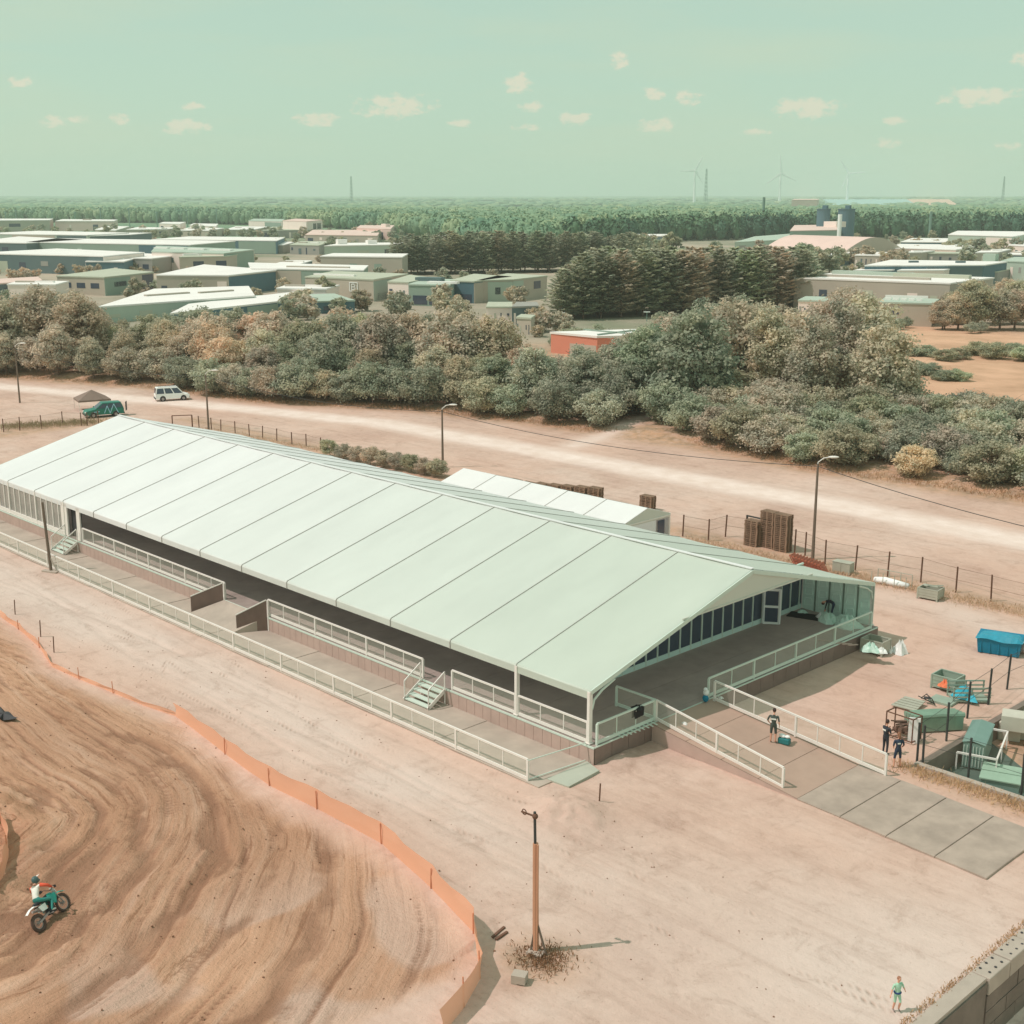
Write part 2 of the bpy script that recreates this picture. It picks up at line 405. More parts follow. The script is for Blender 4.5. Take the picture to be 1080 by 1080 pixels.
def math_(op, a, b=None, clamp=False):
    m = nd('ShaderNodeMath'); m.operation = op; m.use_clamp = clamp
    for i, q in enumerate((a, b)):
        if q is None: continue
        if isinstance(q, (int, float)): m.inputs[i].default_value = q
        else: L.new(q, m.inputs[i])
    return m.outputs[0]
tc = nd('ShaderNodeTexCoord').outputs['Object']
def attr(nm):
    a = nd('ShaderNodeAttribute'); a.attribute_name = nm; s = nd('ShaderNodeSeparateXYZ'); L.new(a.outputs['Vector'], s.inputs[0]); return a.outputs['Vector'], s.outputs
fv, _ = attr('flow'); _, zo = attr('zone'); _, zb = attr('zoneb')
sand = ramp(noise(tc, .09, 7, .62, .3), [(.30, srgb(182, 155, 138)), (.48, srgb(196, 172, 154)), (.7, srgb(208, 190, 174))])
fine = ramp(noise(tc, 1.7, 6, .7), [(.3, (.90, .885, .875, 1)), (.6, (1.03, 1.03, 1.03, 1))])
sand = mixc(1.0, sand, fine, 'MULTIPLY')
pinky = ramp(noise(tc, .045, 4, .5), [(.42, (0, 0, 0, 1)), (.62, (1, 1, 1, 1))])
pk = nd('ShaderNodeRGB'); pk.outputs[0].default_value = srgb(203, 167, 144)
sand = mixc(math_('MULTIPLY', pinky, .55), sand, pk.outputs[0])
_, zc_ = attr('zonec')
pl_ = nd('ShaderNodeRGB'); pl_.outputs[0].default_value = srgb(206, 190, 175)
sand = mixc(math_('MULTIPLY', zc_[0], .8), sand, pl_.outputs[0])
# scuffs along the lane in front of the tent
mps = nd('ShaderNodeMapping'); mps.inputs['Scale'].default_value = (.10, 1.0, 1); L.new(tc, mps.inputs[0])
scuff = ramp(noise(mps.outputs[0], 1.1, 6, .7), [(.36, (.87, .845, .83, 1)), (.50, (1, 1, 1, 1))])
sand = mixc(.75, sand, scuff, 'MULTIPLY')
blot = ramp(noise(tc, .55, 7, .72, .6), [(.34, (.84, .81, .79, 1)), (.46, (1, 1, 1, 1)), (.72, (1.05, 1.05, 1.05, 1))])
sand = mixc(.85, sand, blot, 'MULTIPLY')
speck = ramp(noise(tc, 5.5, 3, .8), [(.30, (.78, .74, .71, 1)), (.40, (1, 1, 1, 1))])
sand = mixc(.8, sand, speck, 'MULTIPLY')
sx_ = nd('ShaderNodeSeparateXYZ'); L.new(tc, sx_.inputs[0])
wob = nd('ShaderNodeMapping'); wob.inputs['Scale'].default_value = (.035, .002, 1); L.new(tc, wob.inputs[0]); wobn = noise(wob.outputs[0], 1.0, 2, .4)
tyre = None
for (y0_, sl_, wv_) in ((33.4, .015, 5), (34.9, .015, 5), (36.1, -.01, 7), (37.4, -.01, 7), (84.5, .02, 6), (86.2, .02, 6), (27.0, -.35, 9), (28.4, -.35, 9)):
    yy_ = math_('ADD', math_('MULTIPLY', math_('ADD', sx_.outputs[0], 50), sl_), math_('MULTIPLY', math_('SUBTRACT', wobn, .5), wv_))
    d_ = math_('ABSOLUTE', math_('SUBTRACT', math_('SUBTRACT', sx_.outputs[1], y0_), yy_))
    k_ = math_('SUBTRACT', 1.0, math_('MULTIPLY', d_, 5.0), True)
    tyre = k_ if tyre is None else math_('MAXIMUM', tyre, k_)
trd = math_('ADD', math_('MULTIPLY', math_('SINE', math_('MULTIPLY', math_('ADD', sx_.outputs[0], math_('MULTIPLY', sx_.outputs[1], 1.0)), 17.0)), .5), .5)
tbreak = ramp(noise(tc, .35, 4, .6), [(.5, (0, 0, 0, 1)), (.66, (1, 1, 1, 1))])
tyre = math_('MULTIPLY', math_('MULTIPLY', tyre, trd), tbreak)
dk_ = nd('ShaderNodeRGB'); dk_.outputs[0].default_value = srgb(160, 132, 112)
sand = mixc(math_('MULTIPLY', tyre, .6), sand, dk_.outputs[0])
# churned track colour
mpf = nd('ShaderNodeMapping'); mpf.inputs['Scale'].default_value = (1.0, .05, 1); L.new(fv, mpf.inputs[0])
tn = noise(mpf.outputs[0], 1.15, 7, .7, .2); tn2 = noise(mpf.outputs[0], 3.6, 6, .78, .35); tn3 = noise(tc, .075, 5, .55)
tr = ramp(tn, [(.28, srgb(180, 139, 108)), (.5, srgb(202, 162, 131)), (.72, srgb(218, 187, 160))])
tr = mixc(1.0, tr, ramp(tn2, [(.39, (.64, .58, .53, 1)), (.45, (1, 1, 1, 1)), (.7, (1.07, 1.07, 1.07, 1))]), 'MULTIPLY')
tr = mixc(.8, tr, ramp(tn3, [(.36, (.82, .77, .73, 1)), (.58, (1.06, 1.06, 1.06, 1))]), 'MULTIPLY')
_, mo_ = attr('moist')
wet = nd('ShaderNodeRGB'); wet.outputs[0].default_value = srgb(144, 108, 84)
wet2 = nd('ShaderNodeRGB'); wet2.outputs[0].default_value = srgb(150, 112, 88); dry2 = nd('ShaderNodeRGB'); dry2.outputs[0].default_value = srgb(204, 178, 158)
tr = mixc(math_('MULTIPLY', mo_[1], .42), tr, wet2.outputs[0]); tr = mixc(math_('MULTIPLY', mo_[2], .7), tr, dry2.outputs[0])
tr = mixc(math_('MULTIPLY', mo_[0], .75, True), tr, wet.outputs[0])
tr = mixc(.9, tr, ramp(noise(tc, 3.2, 5, .75), [(.30, (.80, .77, .75, 1)), (.42, (1, 1, 1, 1))]), 'MULTIPLY')
roadc = ramp(noise(tc, .5, 5), [(.3, srgb(214, 195, 178)), (.7, srgb(230, 215, 201))])
scr = ramp(noise(tc, .6, 6, .7), [(.35, srgb(138, 120, 92)), (.5, srgb(172, 142, 112)), (.7, srgb(198, 158, 124))])
yardc = ramp(noise(tc, .02, 5, .6), [(.35, srgb(128, 132, 108)), (.5, srgb(160, 152, 132)), (.7, srgb(184, 170, 148))])
farc = ramp(noise(tc, .0022, 7, .62), [(.35, srgb(92, 122, 96)), (.52, srgb(108, 138, 108)), (.7, srgb(134, 152, 118))])
clrc = ramp(noise(tc, .12, 5, .6), [(.3, srgb(176, 142, 112)), (.6, srgb(206, 168, 136))])
base = mixc(zb[2], sand, clrc)
base = mixc(zo[2], base, roadc)
nw = noise(tc, 1.3, 5, .7)
wk = math_('MULTIPLY', zo[1], ramp(nw, [(.30, (.35, .35, .35, 1)), (.55, (1, 1, 1, 1))]))
base = mixc(wk, base, scr)
base = mixc(zb[0], base, yardc)
base = mixc(zb[1], base, farc)
base = mixc(zo[0], base, tr)
wb = nd('ShaderNodeRGB'); wb.outputs[0].default_value = (1.09, 1.05, 1.13, 1)
base = mixc(1.0, base, wb.outputs[0], 'MULTIPLY')
bs = N['Principled BSDF']; bs.inputs['Roughness'].default_value = .95; bs.inputs['Specular IOR Level'].default_value = .1
L.new(base, bs.inputs['Base Color'])
hh = math_('MULTIPLY', math_('ADD', math_('MULTIPLY', math_('MULTIPLY', tn2, tn3), 1.5), math_('MULTIPLY', noise(tc, 4.5, 5, .75), .8)), zo[0])
hh = math_('ADD', hh, math_('MULTIPLY', noise(tc, 2.2, 8, .7), .38))
hh = math_('ADD', hh, math_('MULTIPLY', scuff, .15)); hh = math_('ADD', hh, math_('MULTIPLY', blot, .35)); hh = math_('SUBTRACT', hh, math_('MULTIPLY', tyre, .25))
bp = nd('ShaderNodeBump'); bp.inputs['Strength'].default_value = .9; bp.inputs['Distance'].default_value = .16
L.new(hh, bp.inputs['Height']); L.new(bp.outputs[0], bs.inputs['Normal'])
ground.materials.append(gm)
struct('ground', ground)

# ------------------------------------------------------------------ EVENT TENT
X0, X1, Y0, Y1, YR, ZE, ZR, ZD = -108.8, -38.8, 42.8, 68.2, 55.5, 3.7, 7.1, .95
tent = thing('event_tent', 'long white marquee with a pitched fabric roof beside the dirt track', 'tent', (X1, Y0, 0))
def roof_z(y): return ZE + (ZR - ZE) * (1 - abs(y - YR) / (YR - Y0))
nb = 14
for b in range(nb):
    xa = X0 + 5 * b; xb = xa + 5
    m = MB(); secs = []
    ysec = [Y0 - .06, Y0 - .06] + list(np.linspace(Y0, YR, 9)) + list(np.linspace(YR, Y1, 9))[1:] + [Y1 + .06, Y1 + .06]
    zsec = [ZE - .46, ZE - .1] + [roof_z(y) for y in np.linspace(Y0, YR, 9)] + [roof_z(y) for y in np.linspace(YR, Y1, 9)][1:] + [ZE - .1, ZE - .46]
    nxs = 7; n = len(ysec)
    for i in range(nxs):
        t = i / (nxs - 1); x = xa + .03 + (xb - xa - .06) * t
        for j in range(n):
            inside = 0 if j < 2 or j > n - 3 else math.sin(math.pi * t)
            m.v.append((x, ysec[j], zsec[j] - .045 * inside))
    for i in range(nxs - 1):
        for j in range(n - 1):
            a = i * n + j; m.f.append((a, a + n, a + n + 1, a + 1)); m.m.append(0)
    rp_ = part(tent, 'roof_panel', m, PVC, smooth=False); kk = max(0, (b - 4) / 9); rp_.color = (1 - .31 * kk, 1 - .24 * kk, 1 - .33 * kk, 1)  # nearer bays greener and darker: light gradient along the roof put into panel colour
    if b > 0:
        s_ = MB()
        for (ya, za, yb, zb_) in ((Y0 - .08, ZE - .48, Y0 - .08, ZE - .1), (Y0 - .08, ZE - .1, Y0, ZE), (Y0, ZE, YR, ZR), (YR, ZR, Y1, ZE)):
            s_.bar((xa, ya, za + .015), (xa, yb, zb_ + .015), .032, .05)
        part(tent, 'roof_seam', s_, SEAM)
# ridge cap, eave gutter, gable edge frames
m = MB().bar((X0, YR, ZR + .03), (X1, YR, ZR + .03), .25, .05); part(tent, 'ridge_cap', m, PVC)
for x in (X0, X1, X1 - 5):
    m = MB()
    m.bar((x, Y0, ZE - .12), (x, YR, ZR - .14), .12, .22); m.bar((x, YR, ZR - .14), (x, Y1, ZE - .12), .12, .22)
    if x == X1:   # curved haunch at both eaves
        for s_, yb in ((1, Y0), (-1, Y1)):
            m.tube([(x, yb + s_ * .1, ZE - 1.0), (x, yb + s_ * .25, ZE - .55), (x, yb + s_ * .8, ZE - .2), (x, yb + s_ * 1.7, ZE + .12)], .06, 6)
    part(tent, 'gable_frame', m, ALUG)
for b in range(nb + 1):
    x = X0 + 5 * b
    for y in (Y0, Y1):
        if 3 < b < 13 and y == Y0: continue
        if b == nb: x -= .05
        m = MB().box((x, y, (ZE - .1) / 2 + .02), (.16, .22, ZE - .12)).box((x, y, .05 + (ZD if True else 0)), (.3, .3, .04))
        part(tent, 'post', m, ALU)
        if b == nb: x += .05
# rafters and purlins inside
m = MB()
for b in range(1, nb):
    x = X0 + 5 * b
    m.bar((x, Y0, ZE - .2), (x, YR, ZR - .22), .1, .2); m.bar((x, YR, ZR - .22), (x, Y1, ZE - .2), .1, .2)
part(tent, 'rafters', m, ALU)
m = MB()
for y in (Y0, Y1): m.bar((X0, y, ZE - .18), (X1, y, ZE - .18), .1, .12)
part(tent, 'eave_beams', m, ALU)
# front gable fabric above 5.6 m
zg = 5.62; yg = YR - (ZR - zg) / (ZR - ZE) * (YR - Y0)
m = MB().add([(X1 - .02, yg, zg), (X1 - .02, 2 * YR - yg, zg), (X1 - .02, YR, ZR - .1)], [(0, 1, 2)]).bar((X1 - .02, yg - .3, zg), (X1 - .02, 2 * YR - yg + .3, zg), .08, .1)
part(tent, 'gable_fabric', m, PVCB)
# left gable fabric
m = MB().add([(X0 + .05, Y0, ZD), (X0 + .05, Y1, ZD), (X0 + .05, Y1, ZE), (X0 + .05, YR, ZR - .1), (X0 + .05, Y0, ZE)], [(0, 4, 3, 2, 1)])
part(tent, 'end_wall', m, PVC)
# back wall (white) up to last bay
m = MB().bb(X0, Y1 - .04, ZD, X1 - 5, Y1 + .02, ZE - .2); part(tent, 'back_wall', m, PVC)
# last bay back wall: five embossed panels
for k in range(5):
    xa = X1 - 5 + k * 1.0 + .06; xb = xa + .88
    m = MB().bb(xa, Y1 - .08, ZD, xb, Y1, ZE - .15)
    for (za, zb_) in ((.25, .78), (.95, 1.48), (1.65, 2.25)):
        for (p0, p1) in (((xa + .14, ZD + za), (xb - .14, ZD + za + .1)), ((xb - .14, ZD + za + .1), (xb - .2, ZD + zb_)), ((xb - .2, ZD + zb_), (xa + .2, ZD + zb_ - .06)), ((xa + .2, ZD + zb_ - .06), (xa + .14, ZD + za))):
            m.bar((p0[0], Y1 - .1, p0[1]), (p1[0], Y1 - .1, p1[1]), .04, .045)
    part(tent, 'wall_panel', m, mat('mint_panel', srgb(206, 240, 216), .5, .06, 2))
m = MB()
for k in range(6): m.bb(X1 - 5 + k * 1.0 - .05, Y1 - .11, ZD, X1 - 5 + k * 1.0 + .05, Y1 + .01, ZE - .12)
part(tent, 'panel_frame', m, mat('frame_dim', srgb(120, 140, 124), .5))
# glazed end wall one bay in
XG = X1 - 5
yy = 47.8; m = MB(); g = MB(); k_ = MB()
while yy < 68.0:
    zt = min(roof_z(yy) - .25, 5.7)
    m.bb(XG - .05, yy - .045, ZD, XG + .06, yy + .045, zt)
    yn = min(yy + 1.0, 68.15)
    zt2 = min(roof_z(min(yn, 68.1)) - .25, 5.7)
    pn = MB().add([(XG, yy, ZD + .3), (XG, yn, ZD + .3), (XG, yn, zt2), (XG, yy, zt)], [(0, 1, 2, 3)])
    if not (63.7 < yy < 64.9): part(tent, 'window', pn, GLASS)
    if not (63.7 < yy < 64.9): part(tent, 'kick_panel', MB().bb(XG - .03, yy + .045, ZD, XG + .04, yn - .045, ZD + .3), mat('kick_mint', srgb(196, 222, 208), .5))
    yy += 1.0
m.bar((XG, 47.8, 3.9), (XG, 68.1, 3.9), .1, .1)
part(tent, 'window_frame', m, ALUG)
m = MB(); dx, dy_ = .72, .70    # open door leaf
a = G(804.7, 658.2, ZD); bq = a + (G(817.5, 658.9, ZD) - a).normalized() * .95
for p0, p1 in (((0, .05), (0, 2.25)), ((1, .05), (1, 2.25))):
    q = a.lerp(bq, p0[0]); m.bar(q + Vector((0, 0, .05)), q + Vector((0, 0, 2.25)), .14, .12)
for z in (.1, 1.15, 2.22): m.bar(a + Vector((0, 0, z)), bq + Vector((0, 0, z)), .08, .14)
dr = part(tent, 'door', m, WHITE, label='open white framed door leaf')
part(dr, 'pane', MB().add([a + Vector((0, 0, .1)), bq + Vector((0, 0, .1)), bq + Vector((0, 0, 2.2)), a + Vector((0, 0, 2.2))], [(0, 1, 2, 3)]), GLASS, world=False).data.transform(Matrix.Translation(-tent.location))
# glazed inner long wall, set back under the roof
m = MB(); g = MB()
x = -93.8
while x <= XG + .01:
    m.bb(x - .04, 47.74, ZD, x + .04, 47.86, 4.8); x += 1.0
m.bar((-93.8, 47.8, ZD + .15), (XG, 47.8, ZD + .15), .08, .3); m.bar((-93.8, 47.8, 4.8), (XG, 47.8, 4.8), .1, .1)
g.bb(-93.8, 47.79, ZD + .3, XG, 47.81, 4.8)
part(tent, 'inner_glass', g, GLASS); part(tent, 'inner_frame', m, ALU)
# glazed front at the far left
m = MB(); x = X0
while x < -94.2:
    m.bb(x - .05, Y0 - .07, ZD, x + .05, Y0 + .05, ZE - .2)
    pn = MB().bb(x + .05, Y0 - .01, ZD + .3, min(x + .95, -93.9), Y0 + .01, ZE - .2)
    part(tent, 'window', pn, GLASSL); x += 1.0
m.bb(-94.3, Y0 - .06, ZD, -93.3, Y0 + .05, ZE - .2)
m.bb(X0, Y0 - .10, ZD, -93.9, Y0 + .0, ZD + .3)
part(tent, 'window_frame', m, ALU)
part(tent, 'door', MB().bb(-93.3, Y0 + .3, ZD, -91.7, Y0 + .36, ZE - .2), DGREY, label='dark doorway beside the steps')
part(tent, 'door_frame', MB().bb(-91.75, Y0 - .06, ZD, -91.2, Y0 + .05, ZE - .2), ALU)
for xw in (-90.4, -89.2):
    part(tent, 'window', MB().bb(xw, Y0 + 4.6, ZD + .6, xw + 1, Y0 + 4.7, ZE - .3), GLASSL)

# deck under the tent
deck = thing('tent_deck', 'raised dark plywood floor with brown side boards under the marquee', 'deck', (X1, Y0, 0))
m = MB()
x = X0
while x < X1 + .3:
    xe = min(x + 2.5, X1 + .4); m.bb(x + .01, Y0 - .12, ZD - .12, xe - .01, Y1 + .1, ZD); x += 2.5
part(deck, 'floor', m, PLY)
m = MB(); y = Y0 - .1
while y < Y1: m.bb(X1 + .36, y + .012, 0, X1 + .42, min(y + 1.22, Y1 + .1) - .012, ZD - .02 - .002 * rnd.random()); y += 1.22
part(deck, 'side_board', m, SKIRT)
m = MB(); x = X0
while x < X1 + .3:
    xe = min(x + .62, X1 + .4); m.bb(x + .01, Y0 - .16, 0, xe - .01, Y0 - .13 + .01 * rnd.random(), ZD - .13); x += .62
part(deck, 'front_board', m, SKIRTL)
part(deck, 'edge_trim', MB().bar((X0, Y0 - .15, ZD - .06), (X1 + .4, Y0 - .15, ZD - .06), .05, .1).bar((X1 + .42, Y0 - .12, ZD - .03), (X1 + .42, Y1, ZD - .03), .05, .06), ALUG)

# walkway plates in front
walk = struct('walkway', None) if False else None
m = MB(); x = -112.0; i = 0
while x < -38.6:
    m.bb(x + .01, 39.0, .0, min(x + 2.45, -38.4) - .01, Y0 - .17, .055 + .012 * ((i * 7) % 3)); x += 2.45; i += 1
wk_ = new_obj('walkway', m.mesh('walkway', PLYF)); wk_['kind'] = 'structure'
c4 = [G(577, 822, .08), G(600, 831, .05), G(632, 814, .05), G(619, 803, .08)]
m = MB().prism([(p.x, p.y) for p in c4], .0, .11)
m.bar((c4[1].x, c4[1].y, .13), (c4[2].x, c4[2].y, .13), .05, .03)
o = new_obj('ground_plate', m.mesh('ground_plate', PLATEG)); tag(o, 'flat grey-green plate at the near end of the walkway by the sand heap', 'plate')

# ------------------------------------------------------------------ railings
POSTM = MB().box((0, 0, .55), (.11, .06, 1.1)).mesh('post', ALU)
def railing(a, b, label, n_main, sub=3, h=1.08, m=ALU, group='white railings', mesh=True, skip0=False, toe=True):
    a = Vector(a); b = Vector(b)
    r_ = thing('railing', label, 'railing', a, group=group)
    u = Vector((0, 0, 1))
    part(r_, 'top_rail', MB().bar(a + u * h, b + u * h, .08, .09), m)
    if toe: part(r_, 'bottom_rail', MB().bar(a + u * .12, b + u * .12, .06, .16), m)
    d = b - a
    for i in range(0 if not skip0 else 1, n_main + 1):
        p_ = a.lerp(b, i / n_main)
        mb = MB().box(p_ + u * (h / 2 - .02), (.10, .10, h), math.atan2(d.y, d.x)); part(r_, 'post', mb, m)
    for i in range(n_main):
        for k in range(1, sub):
            p_ = a.lerp(b, (i + k / sub) / n_main); part(r_, 'baluster', MB().box(p_ + u * (h / 2 + .04), (.045, .04, h - .12), math.atan2(d.y, d.x)), m)
    if mesh:
        part(r_, 'mesh_infill', MB().add([a + u * .15, b + u * .15, b + u * (h - .03), a + u * (h - .03)], [(0, 1, 2, 3)]), MESHW)
    return r_
ry = Y0 - .02
railing((-114.3, 39.15, .05), (-39.35, 39.15, .05), 'long white railing along the outer edge of the walkway, nearest the dirt track', 15)
railing((-90.9, ry, ZD), (-71.0, ry, ZD), 'white railing on the tent deck left of the two brown barrier walls', 4)
railing((-66.0, ry, ZD), (-51.1, ry, ZD), 'white railing on the tent deck between the right barrier wall and the near steps', 3)
railing((-48.7, ry, ZD), (-43.9, ry, ZD), 'short white deck railing just right of the near steps', 1)
railing((-43.7, ry, ZD), (-38.95, ry, ZD), 'white deck railing ending at the near corner post of the tent', 1)
railing((X1 + .3, Y0 + .15, ZD), (X1 + .3, 47.2, ZD), 'white railing across the deck end between the corner post and the ramp', 1, sub=3, m=ALUG)
railing((X1 - 2.3, 47.3, ZD), (X1 + .3, 47.3, ZD), 'short inward railing panel at the left top of the ramp, black jacket beside it', 1, sub=1, m=ALUG)
railing((X1 + .3, 51.6, ZD), (X1 + .3, 67.6, ZD), 'white railing across the deck end right of the ramp', 4, sub=2, m=ALUG)
railing((X1 + .35, 47.3, ZD), (-30.6, 46.9, .05), 'sloping white railing down the left side of the ramp', 2, sub=3, m=ALU)
railing((X1 + .7, 51.6, ZD - .04), (-28.1, 51.6, .05), 'sloping white railing down the right side of the ramp', 2, sub=4, m=ALU)
# thin return wire rail at walkway end
o = new_obj('handrail', MB().bar((-39.3, 39.15, 1.1), (-38.9, 42.6, 1.05), .04, .04).bar((-39.3, 39.15, .15), (-38.9, 42.6, .15), .04, .04).mesh('handrail', ALUG))
tag(o, 'thin rail closing the near end of the walkway below the tent corner', 'handrail')
# ramp
rp = thing('access_ramp', 'grey plated ramp running down from the deck between two sloping rails', 'ramp', (X1, 47.3, 0))
m = MB(); n = 4; xa, xb = X1 + .45, -29.6
for i in range(n):
    t0, t1 = i / n, (i + 1) / n
    p = [(lerp(xa, xb, t0) + .015, 46.9 - .3 * t0), (lerp(xa, xb, t1) - .015, 46.9 - .3 * t1), (lerp(xa, xb, t1) - .015, 51.75), (lerp(xa, xb, t0) + .015, 51.75)]
    m.prism(p, -.05, lambda q: max(.05, lerp(ZD - .03, .06, (q[0] - xa) / (xb - xa))))
part(rp, 'surface', m, mat('ramp_surface', srgb(172, 150, 130), .75, .2, .4, bump=.15))
part(rp, 'side_board', MB().add([(xa, 46.86, 0), (xb, 46.56, 0), (xb, 46.56, .05), (xa, 46.86, ZD - .05)], [(0, 1, 2, 3)]), SKIRTL)
part(rp, 'side_board', MB().add([(xa, 51.79, 0), (xa, 51.79, ZD - .05), (xb, 51.79, .05), (xb, 51.79, 0)], [(0, 1, 2, 3)]), SKIRTL)
A0, A1 = Vector((-29.6, 46.55, 0)), Vector((-20.33, 46.0, 0)); B0, B1 = Vector((-29.6, 51.8, 0)), Vector((-20.3, 51.2, 0))
n = 4
for i in range(n):
    t0, t1 = i / n, (i + 1) / n
    p = [A0.lerp(A1, t0 + .002), A0.lerp(A1, t1 - .002), B0.lerp(B1, t1 - .002), B0.lerp(B1, t0 + .002)]
    mb = MB().prism([(q.x, q.y) for q in p], 0, .07 + .01 * (i % 2))
    e = A0.lerp(A1, t1), B0.lerp(B1, t1)
    mb.bar(e[0] + Vector((-.06, .1, .085)), e[1] + Vector((-.06, -.1, .085)), .05, .012)
    o = new_obj('road_plate', mb.mesh('road_plate', RAMPM))
    tag(o, ['road plate lying at the foot of the ramp railings', 'second road plate from the ramp foot, beyond the rail ends', 'third road plate from the ramp foot', 'last road plate of the strip, farthest from the tent'][i], 'plate', 'road plates below the ramp')
# barrier walls and side ramp
for (x_, x2, lab) in ((-72.5, -71.0, 'left of the two brown plywood barrier walls on the walkway'), (-67.1, -65.95, 'right of the two brown plywood barrier walls on the walkway')):
    t_ = thing('barrier_wall', lab, 'barrier', (x_, 41.1, 0), group='brown barrier walls')
    nrm = Vector((Y0 - 41.1, -(x2 - x_), 0)).normalized() * .03
    a, b = Vector((x_, 41.1, 0)), Vector((x2, Y0 - .2, 0))
    m = MB()
    vs = []
    for s_ in (-1, 1):
        vs += [a + nrm * s_, b + nrm * s_, b + nrm * s_ + Vector((0, 0, 2.02)), a + nrm * s_ + Vector((0, 0, 1.12))]
    m.add(vs, [(3, 2, 1, 0), (4, 5, 6, 7), (0, 1, 5, 4), (2, 3, 7, 6), (1, 2, 6, 5), (0, 4, 7, 3)])
    part(t_, 'panel', m, BARR)
    part(t_, 'top_rail', MB().bar(a + Vector((0, 0, 1.15)), b + Vector((0, 0, 2.05)), .08, .06), ALU)
    part(t_, 'post', MB().box(b + Vector((.1, .05, 1.0)), (.1, .1, 2.1)), ALU)
sr = thing('side_ramp', 'short taupe ramp up to the deck between the brown barrier walls', 'ramp', (-69.5, 41, 0))
part(sr, 'surface', MB().add([(-72.4, 40.6, .06), (-67.0, 40.6, .06), (-66.05, Y0 - .17, ZD - .02), (-70.9, Y0 - .17, ZD - .02), (-72.4, 40.6, 0), (-67.0, 40.6, 0), (-66.05, Y0 - .17, 0), (-70.9, Y0 - .17, 0)], [(0, 1, 2, 3), (4, 5, 1, 0), (5, 6, 2, 1), (7, 4, 0, 3)]), PLYF)
# steps
def steps(x0, lab):
    t_ = thing('steps', lab, 'steps', (x0, Y0 - .2, 0), group='white steps to the deck')
    for k in range(4):
        part(t_, 'tread', MB().bb(x0, Y0 - .22 - .3 * (4 - k), .12 + .2 * k, x0 + 1.9, Y0 - .22 - .3 * (3 - k) + .03, .18 + .2 * k), ALUG)
    for xx in (x0 - .04, x0 + 1.94):
        m = MB().bar((xx, Y0 - .25, .85), (xx, Y0 - 1.45, .1), .05, .2).bar((xx, Y0 - .25, 1.9), (xx, Y0 - 1.4, 1.15), .05, .06)
        m.bar((xx, Y0 - .25, .1), (xx, Y0 - .25, 1.9), .05).bar((xx, Y0 - 1.4, .1), (xx, Y0 - 1.4, 1.15), .05)
        part(t_, 'handrail', m, ALU)
        part(t_, 'side_mesh', MB().add([(xx, Y0 - .25, .9), (xx, Y0 - 1.4, .2), (xx, Y0 - 1.4, 1.15), (xx, Y0 - .25, 1.9)], [(0, 1, 2, 3)]), MESHW)
steps(-51.0, 'near white steps up to the deck, between the two right-hand railings')
steps(-93.4, 'far white steps beside the dark doorway, left end of the tent front')

# ------------------------------------------------------------------ small tent behind
st = thing('small_tent', 'smaller white marquee standing behind the long tent', 'tent', (-56, 65, 0))
xa, xb, ya, yr, yb, ze, zr = -81.9, -61.1, 70.85, 73.5, 76.15, 2.8, 3.6 
# solve its place from the picture: ridge end and eave
m = MB(); nbs = 5
for i in range(nbs):
    x_a = lerp(xa, xb, i / nbs) + .04; x_b = lerp(xa, xb, (i + 1) / nbs) - .04
    mb = MB()
    for (p0, z0, p1, z1) in ((ya, ze - .35, ya, ze), (ya, ze, yr, zr), (yr, zr, yb, ze), (yb, ze, yb, ze - .35)):
        mb.quad((x_a, p0, z0), (x_b, p0, z0), (x_b, p1, z1), (x_a, p1, z1))
    part(st, 'roof_panel', mb, PVC)
    if i: part(st, 'roof_seam', MB().bar((x_a - .04, ya, ze + .01), (x_a - .04, yr, zr + .01), .07, .03).bar((x_a - .04, yr, zr + .01), (x_a - .04, yb, ze + .01), .07, .03), SEAM)
part(st, 'gable_fabric', MB().add([(xb, ya, ze - .3), (xb, yb, ze - .3), (xb, yb, ze), (xb, yr, zr), (xb, ya, ze)], [(0, 1, 2, 3, 4)]), PVCB)
part(st, 'end_wall', MB().bb(xb - .05, ya, 0, xb - .01, yr + 1, ze - .3), PVC)
part(st, 'window', MB().bb(xb - .02, yr + 1.2, .9, xb + .02, yr + 2.0, ze - .4), GLASS)
m = MB()
for i in range(nbs + 1):
    for y in (ya, yb): m.box((lerp(xa, xb, i / nbs) - .05, y, ze / 2), (.12, .12, ze))
m.bar((xb, ya, ze - .15), (xb, yb, ze - .15), .08)
part(st, 'frame', m, ALU)
part(st, 'side_wall', MB().bb(xa, yb - .03, 0, xb, yb + .0, ze - .3), PVC)

# ------------------------------------------------------------------ orange netting of the track
def netting(pts, hs, lab, posts):
    t_ = thing('track_netting', lab, 'barrier netting', pts[0], group='orange track netting')
    m = MB(); ps = []
    for i in range(len(pts) - 1):
        for k in range(4):
            t = k / 4; ps.append((pts[i].lerp(pts[i + 1], t), lerp(hs[i], hs[i + 1], t) - .04 * math.sin(math.pi * t)))
    ps.append((pts[-1], hs[-1]))
    n = len(ps)
    for (p, h) in ps:
        lean = .06 * math.sin(p.x * 2.1)
        gz_ = float(Z[np.searchsorted(ys, p.y) - 1, np.searchsorted(xs, p.x) - 1])
        m.v += [(p.x, p.y, gz_), (p.x + lean * .5, p.y + .02 - lean, gz_ + h * .5), (p.x + lean, p.y + lean, gz_ + h)]
    for i in range(n - 1):
        for j in range(2): a = i * 3 + j; m.f.append((a, a + 3, a + 4, a + 1)); m.m.append(0)
    part(t_, 'net', m, NETO, smooth=True)
    for q in posts:
        part(t_, 'post', MB().tube([(q.x, q.y - .04, 0), (q.x + rnd.uniform(-.05, .05), q.y - .04, (1.05 if max(hs) > .6 else .62) + rnd.uniform(0, .12))], .025, 6), mat('post_orange', srgb(196, 136, 102), .8))
